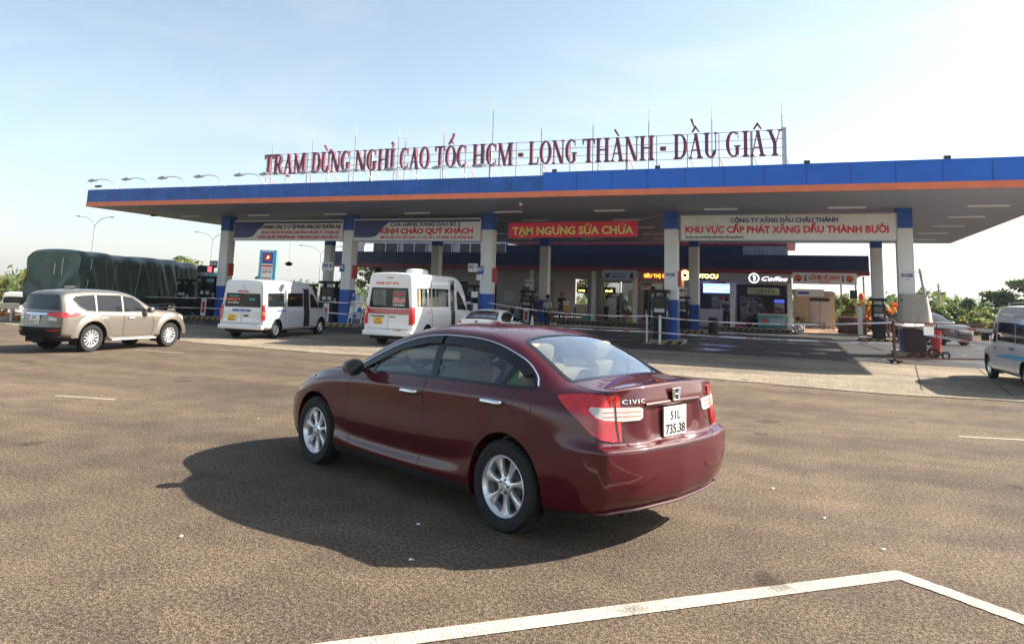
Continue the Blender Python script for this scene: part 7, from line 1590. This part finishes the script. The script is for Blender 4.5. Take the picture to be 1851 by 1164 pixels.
for i, (x, y, rz, m, l_) in enumerate(((-18.0,44.9,R(80),'lamp_red_dark','dark red scooter parked left of the person with the pink hat'),(-17.2,44.7,R(95),'paint_black','black scooter parked beside the dark red one'),(-2.3,48.3,R(70),'paint_black','black scooter parked inside the coffee bay'))): scooter(x, y, ZF if i == 2 else 0, rz, l_, m)

# ---------------- small things in front of the shop ----------------
def crate(x, y, z, m, label, w_=.42, d=.3, h=.28):
    t = thing('crate', label, 'crate', (x, y, z), 0, 1, 'crates by the shop'); q = MB()
    for k in range(3): q.box(-w_/2, w_/2, -d/2, -d/2+.02, .02+k*.09, .09+k*.09); q.box(-w_/2, w_/2, d/2-.02, d/2, .02+k*.09, .09+k*.09); q.box(-w_/2, -w_/2+.02, -d/2+.02, d/2-.02, .02+k*.09, .09+k*.09); q.box(w_/2-.02, w_/2, -d/2+.02, d/2-.02, .02+k*.09, .09+k*.09)
    q.box(-w_/2, w_/2, -d/2, d/2, 0, .018); q.build('shell', m, t); q = MB(); q.box(-w_/2+.03, w_/2-.03, -d/2+.03, d/2-.03, .019, h-.04); q.build('contents', 'seat_beige', t)
for i, (x, y, z, m, l_) in enumerate(((-16.2,47.3,ZF,'red_paint','red crate at the foot of the first shop column'),(-16.2,47.3,ZF+.29,'blue_paint','blue crate stacked on the red crate by the first shop column'),(-12.9,47.4,ZF,'teal','teal crate beside the column left of the oval sign'),(-9.9,47.6,ZF,'yellow_paint','yellow crate under the oval sign'),(-6.9,47.5,ZF,'blue_paint','blue crate left of the column under the star logo'),(-3.1,47.4,ZF,'red_paint','red crate at the left end of the coffee bay'))): crate(x, y, z, m, l_)
def table(x, y, label, m):
    t = thing('table', label, 'table', (x, y, ZF), 0, 1, 'small tables in front of the shop'); q = MB(); q.bbox(-.45,.45,-.3,.3,.66,.70,.01); q.build('table_top', m, t)
    for sx in (-.4,.4):
        for sy in (-.25,.25): q = MB(); q.bar((sx,sy,0),(sx,sy,.66),.04); q.build('leg','steel',t)
def chair(x, y, rz, label, m):
    t = thing('plastic_chair', label, 'chair', (x, y, ZF), rz, 1, 'plastic chairs in front of the shop'); q = MB(); q.bbox(-.2,.2,-.2,.2,.40,.44,.015); q.build('seat', m, t); q = MB(); q.bbox(-.2,.2,.18,.215,.44,.82,.012); q.build('backrest', m, t)
    for sx in (-.17,.17):
        for sy in (-.17,.17): q = MB(); q.bar((sx,sy,0),(sx,sy,.40),.035); q.build('leg', m, t)
table(-14.9,48.3,'dark table behind the person in the pink hat','cabin_dark'); table(-11.0,47.9,'pale table in front of the leftmost glass doors','pump_panel'); table(-8.0,47.8,'brown table left of the lit orange letters','planter_brown')
for x, y, rz, l_, m in ((-15.6,48.2,R(90),'red plastic chair left of the dark table','red_paint'),(-14.1,48.4,R(-90),'blue plastic chair right of the dark table','blue_paint'),(-11.8,47.8,R(90),'red plastic chair left of the pale table','red_paint'),(-10.3,48.0,R(-90),'red plastic chair right of the pale table','red_paint'),(-7.3,47.9,R(-90),'blue plastic chair right of the brown table','blue_paint'),(-8.7,47.8,R(90),'white plastic chair left of the brown table','white_paint')): chair(x, y, rz, l_, m)
t = thing('yellow_stand_sign', 'small yellow and white sign on a thin post left of the shutter', 'sign', (-14.0, 46.6, ZF)); q = MB(); q.bar((0,0,0),(0,0,1.0),.04); q.build('post','white_paint',t); q = MB(); q.bbox(-.2,.2,-.03,.03,.55,.95,.01); q.build('panel','led_yellow' if 0 else 'yellow_paint',t); q = MB(); q.bbox(-.2,.2,-.03,.03,.96,1.25,.01); q.build('upper_panel','white_paint',t)
person((-11.4, 47.2, ZF), R(20), .98, 'person in a white shirt standing in front of the leftmost glass doors', 'cloth_white', 'cloth_dark', 'up')
person((-8.3, 48.6, ZF), R(-150), .98, 'person in a dark shirt beside the brown table', 'cloth_dark', 'cloth_blue', 'down')
person((-1.9, 48.9, ZF), R(-60), .98, 'person in a blue shirt behind the teal freezer', 'cloth_blue', 'cloth_dark', 'up')
scooter(-19.2, 44.9, 0, R(75), 'black scooter at the left end of the scooter row', 'paint_black')
scooter(-16.4, 44.8, 0, R(100), 'pale scooter at the right end of the scooter row', 'paint_silver')
for x, y, l_, m in ((-13.3,28.5,'blue drum beside the pump left of the middle front pillar','blue_paint'),(-19.1,40.6,'grey bin between the rear pillars','pump_panel'),(-4.0,41.0,'dark bin right of the rear pillar near the blue screen','cabin_dark')):
    t = thing('drum', l_, 'drum', (x, y, .17 if y < 30 else .0)); q = MB(); q.lathe([(.001,0),(.25,0),(.27,.02),(.26,.28),(.275,.30),(.26,.32),(.26,.60),(.275,.62),(.26,.64),(.26,.85),(.001,.85)], 20); q.build('barrel', m, t, smooth=True, angle=40)
for x, z, l_, m, tx in ((-15.9,2.45,'small red hanging sign in the left shop opening','red_paint','CAFE'),(-9.0,2.35,'small white hanging sign over the third glass door','white_paint','WC'),(-7.2,2.35,'small blue hanging sign over the fourth glass door','blue_paint','ATM')):
    plate('hanging_sign', l_, x, 48.2, z, .6, .26, m=m, txt=tx, tm='white_paint' if m != 'white_paint' else 'ink_blue', sz=.16)
# ---------------- air ----------------
q = MB(); q.box(-3000, 3400, -300, 2600, -3.2, 60); hz_o = q.build('haze', 'under'); hz_o.data.materials.clear()
m = bpy.data.materials.new('haze_air'); m.use_nodes = True; n = m.node_tree; n.nodes.clear(); o_ = n.nodes.new('ShaderNodeOutputMaterial'); v_ = n.nodes.new('ShaderNodeVolumePrincipled'); v_.inputs['Color'].default_value = (.86, .92, 1, 1); v_.inputs['Density'].default_value = .0002; v_.inputs['Anisotropy'].default_value = .3
n.links.new(v_.outputs[0], o_.inputs['Volume']); hz_o.data.materials.append(m); tag(hz_o, kind='stuff')
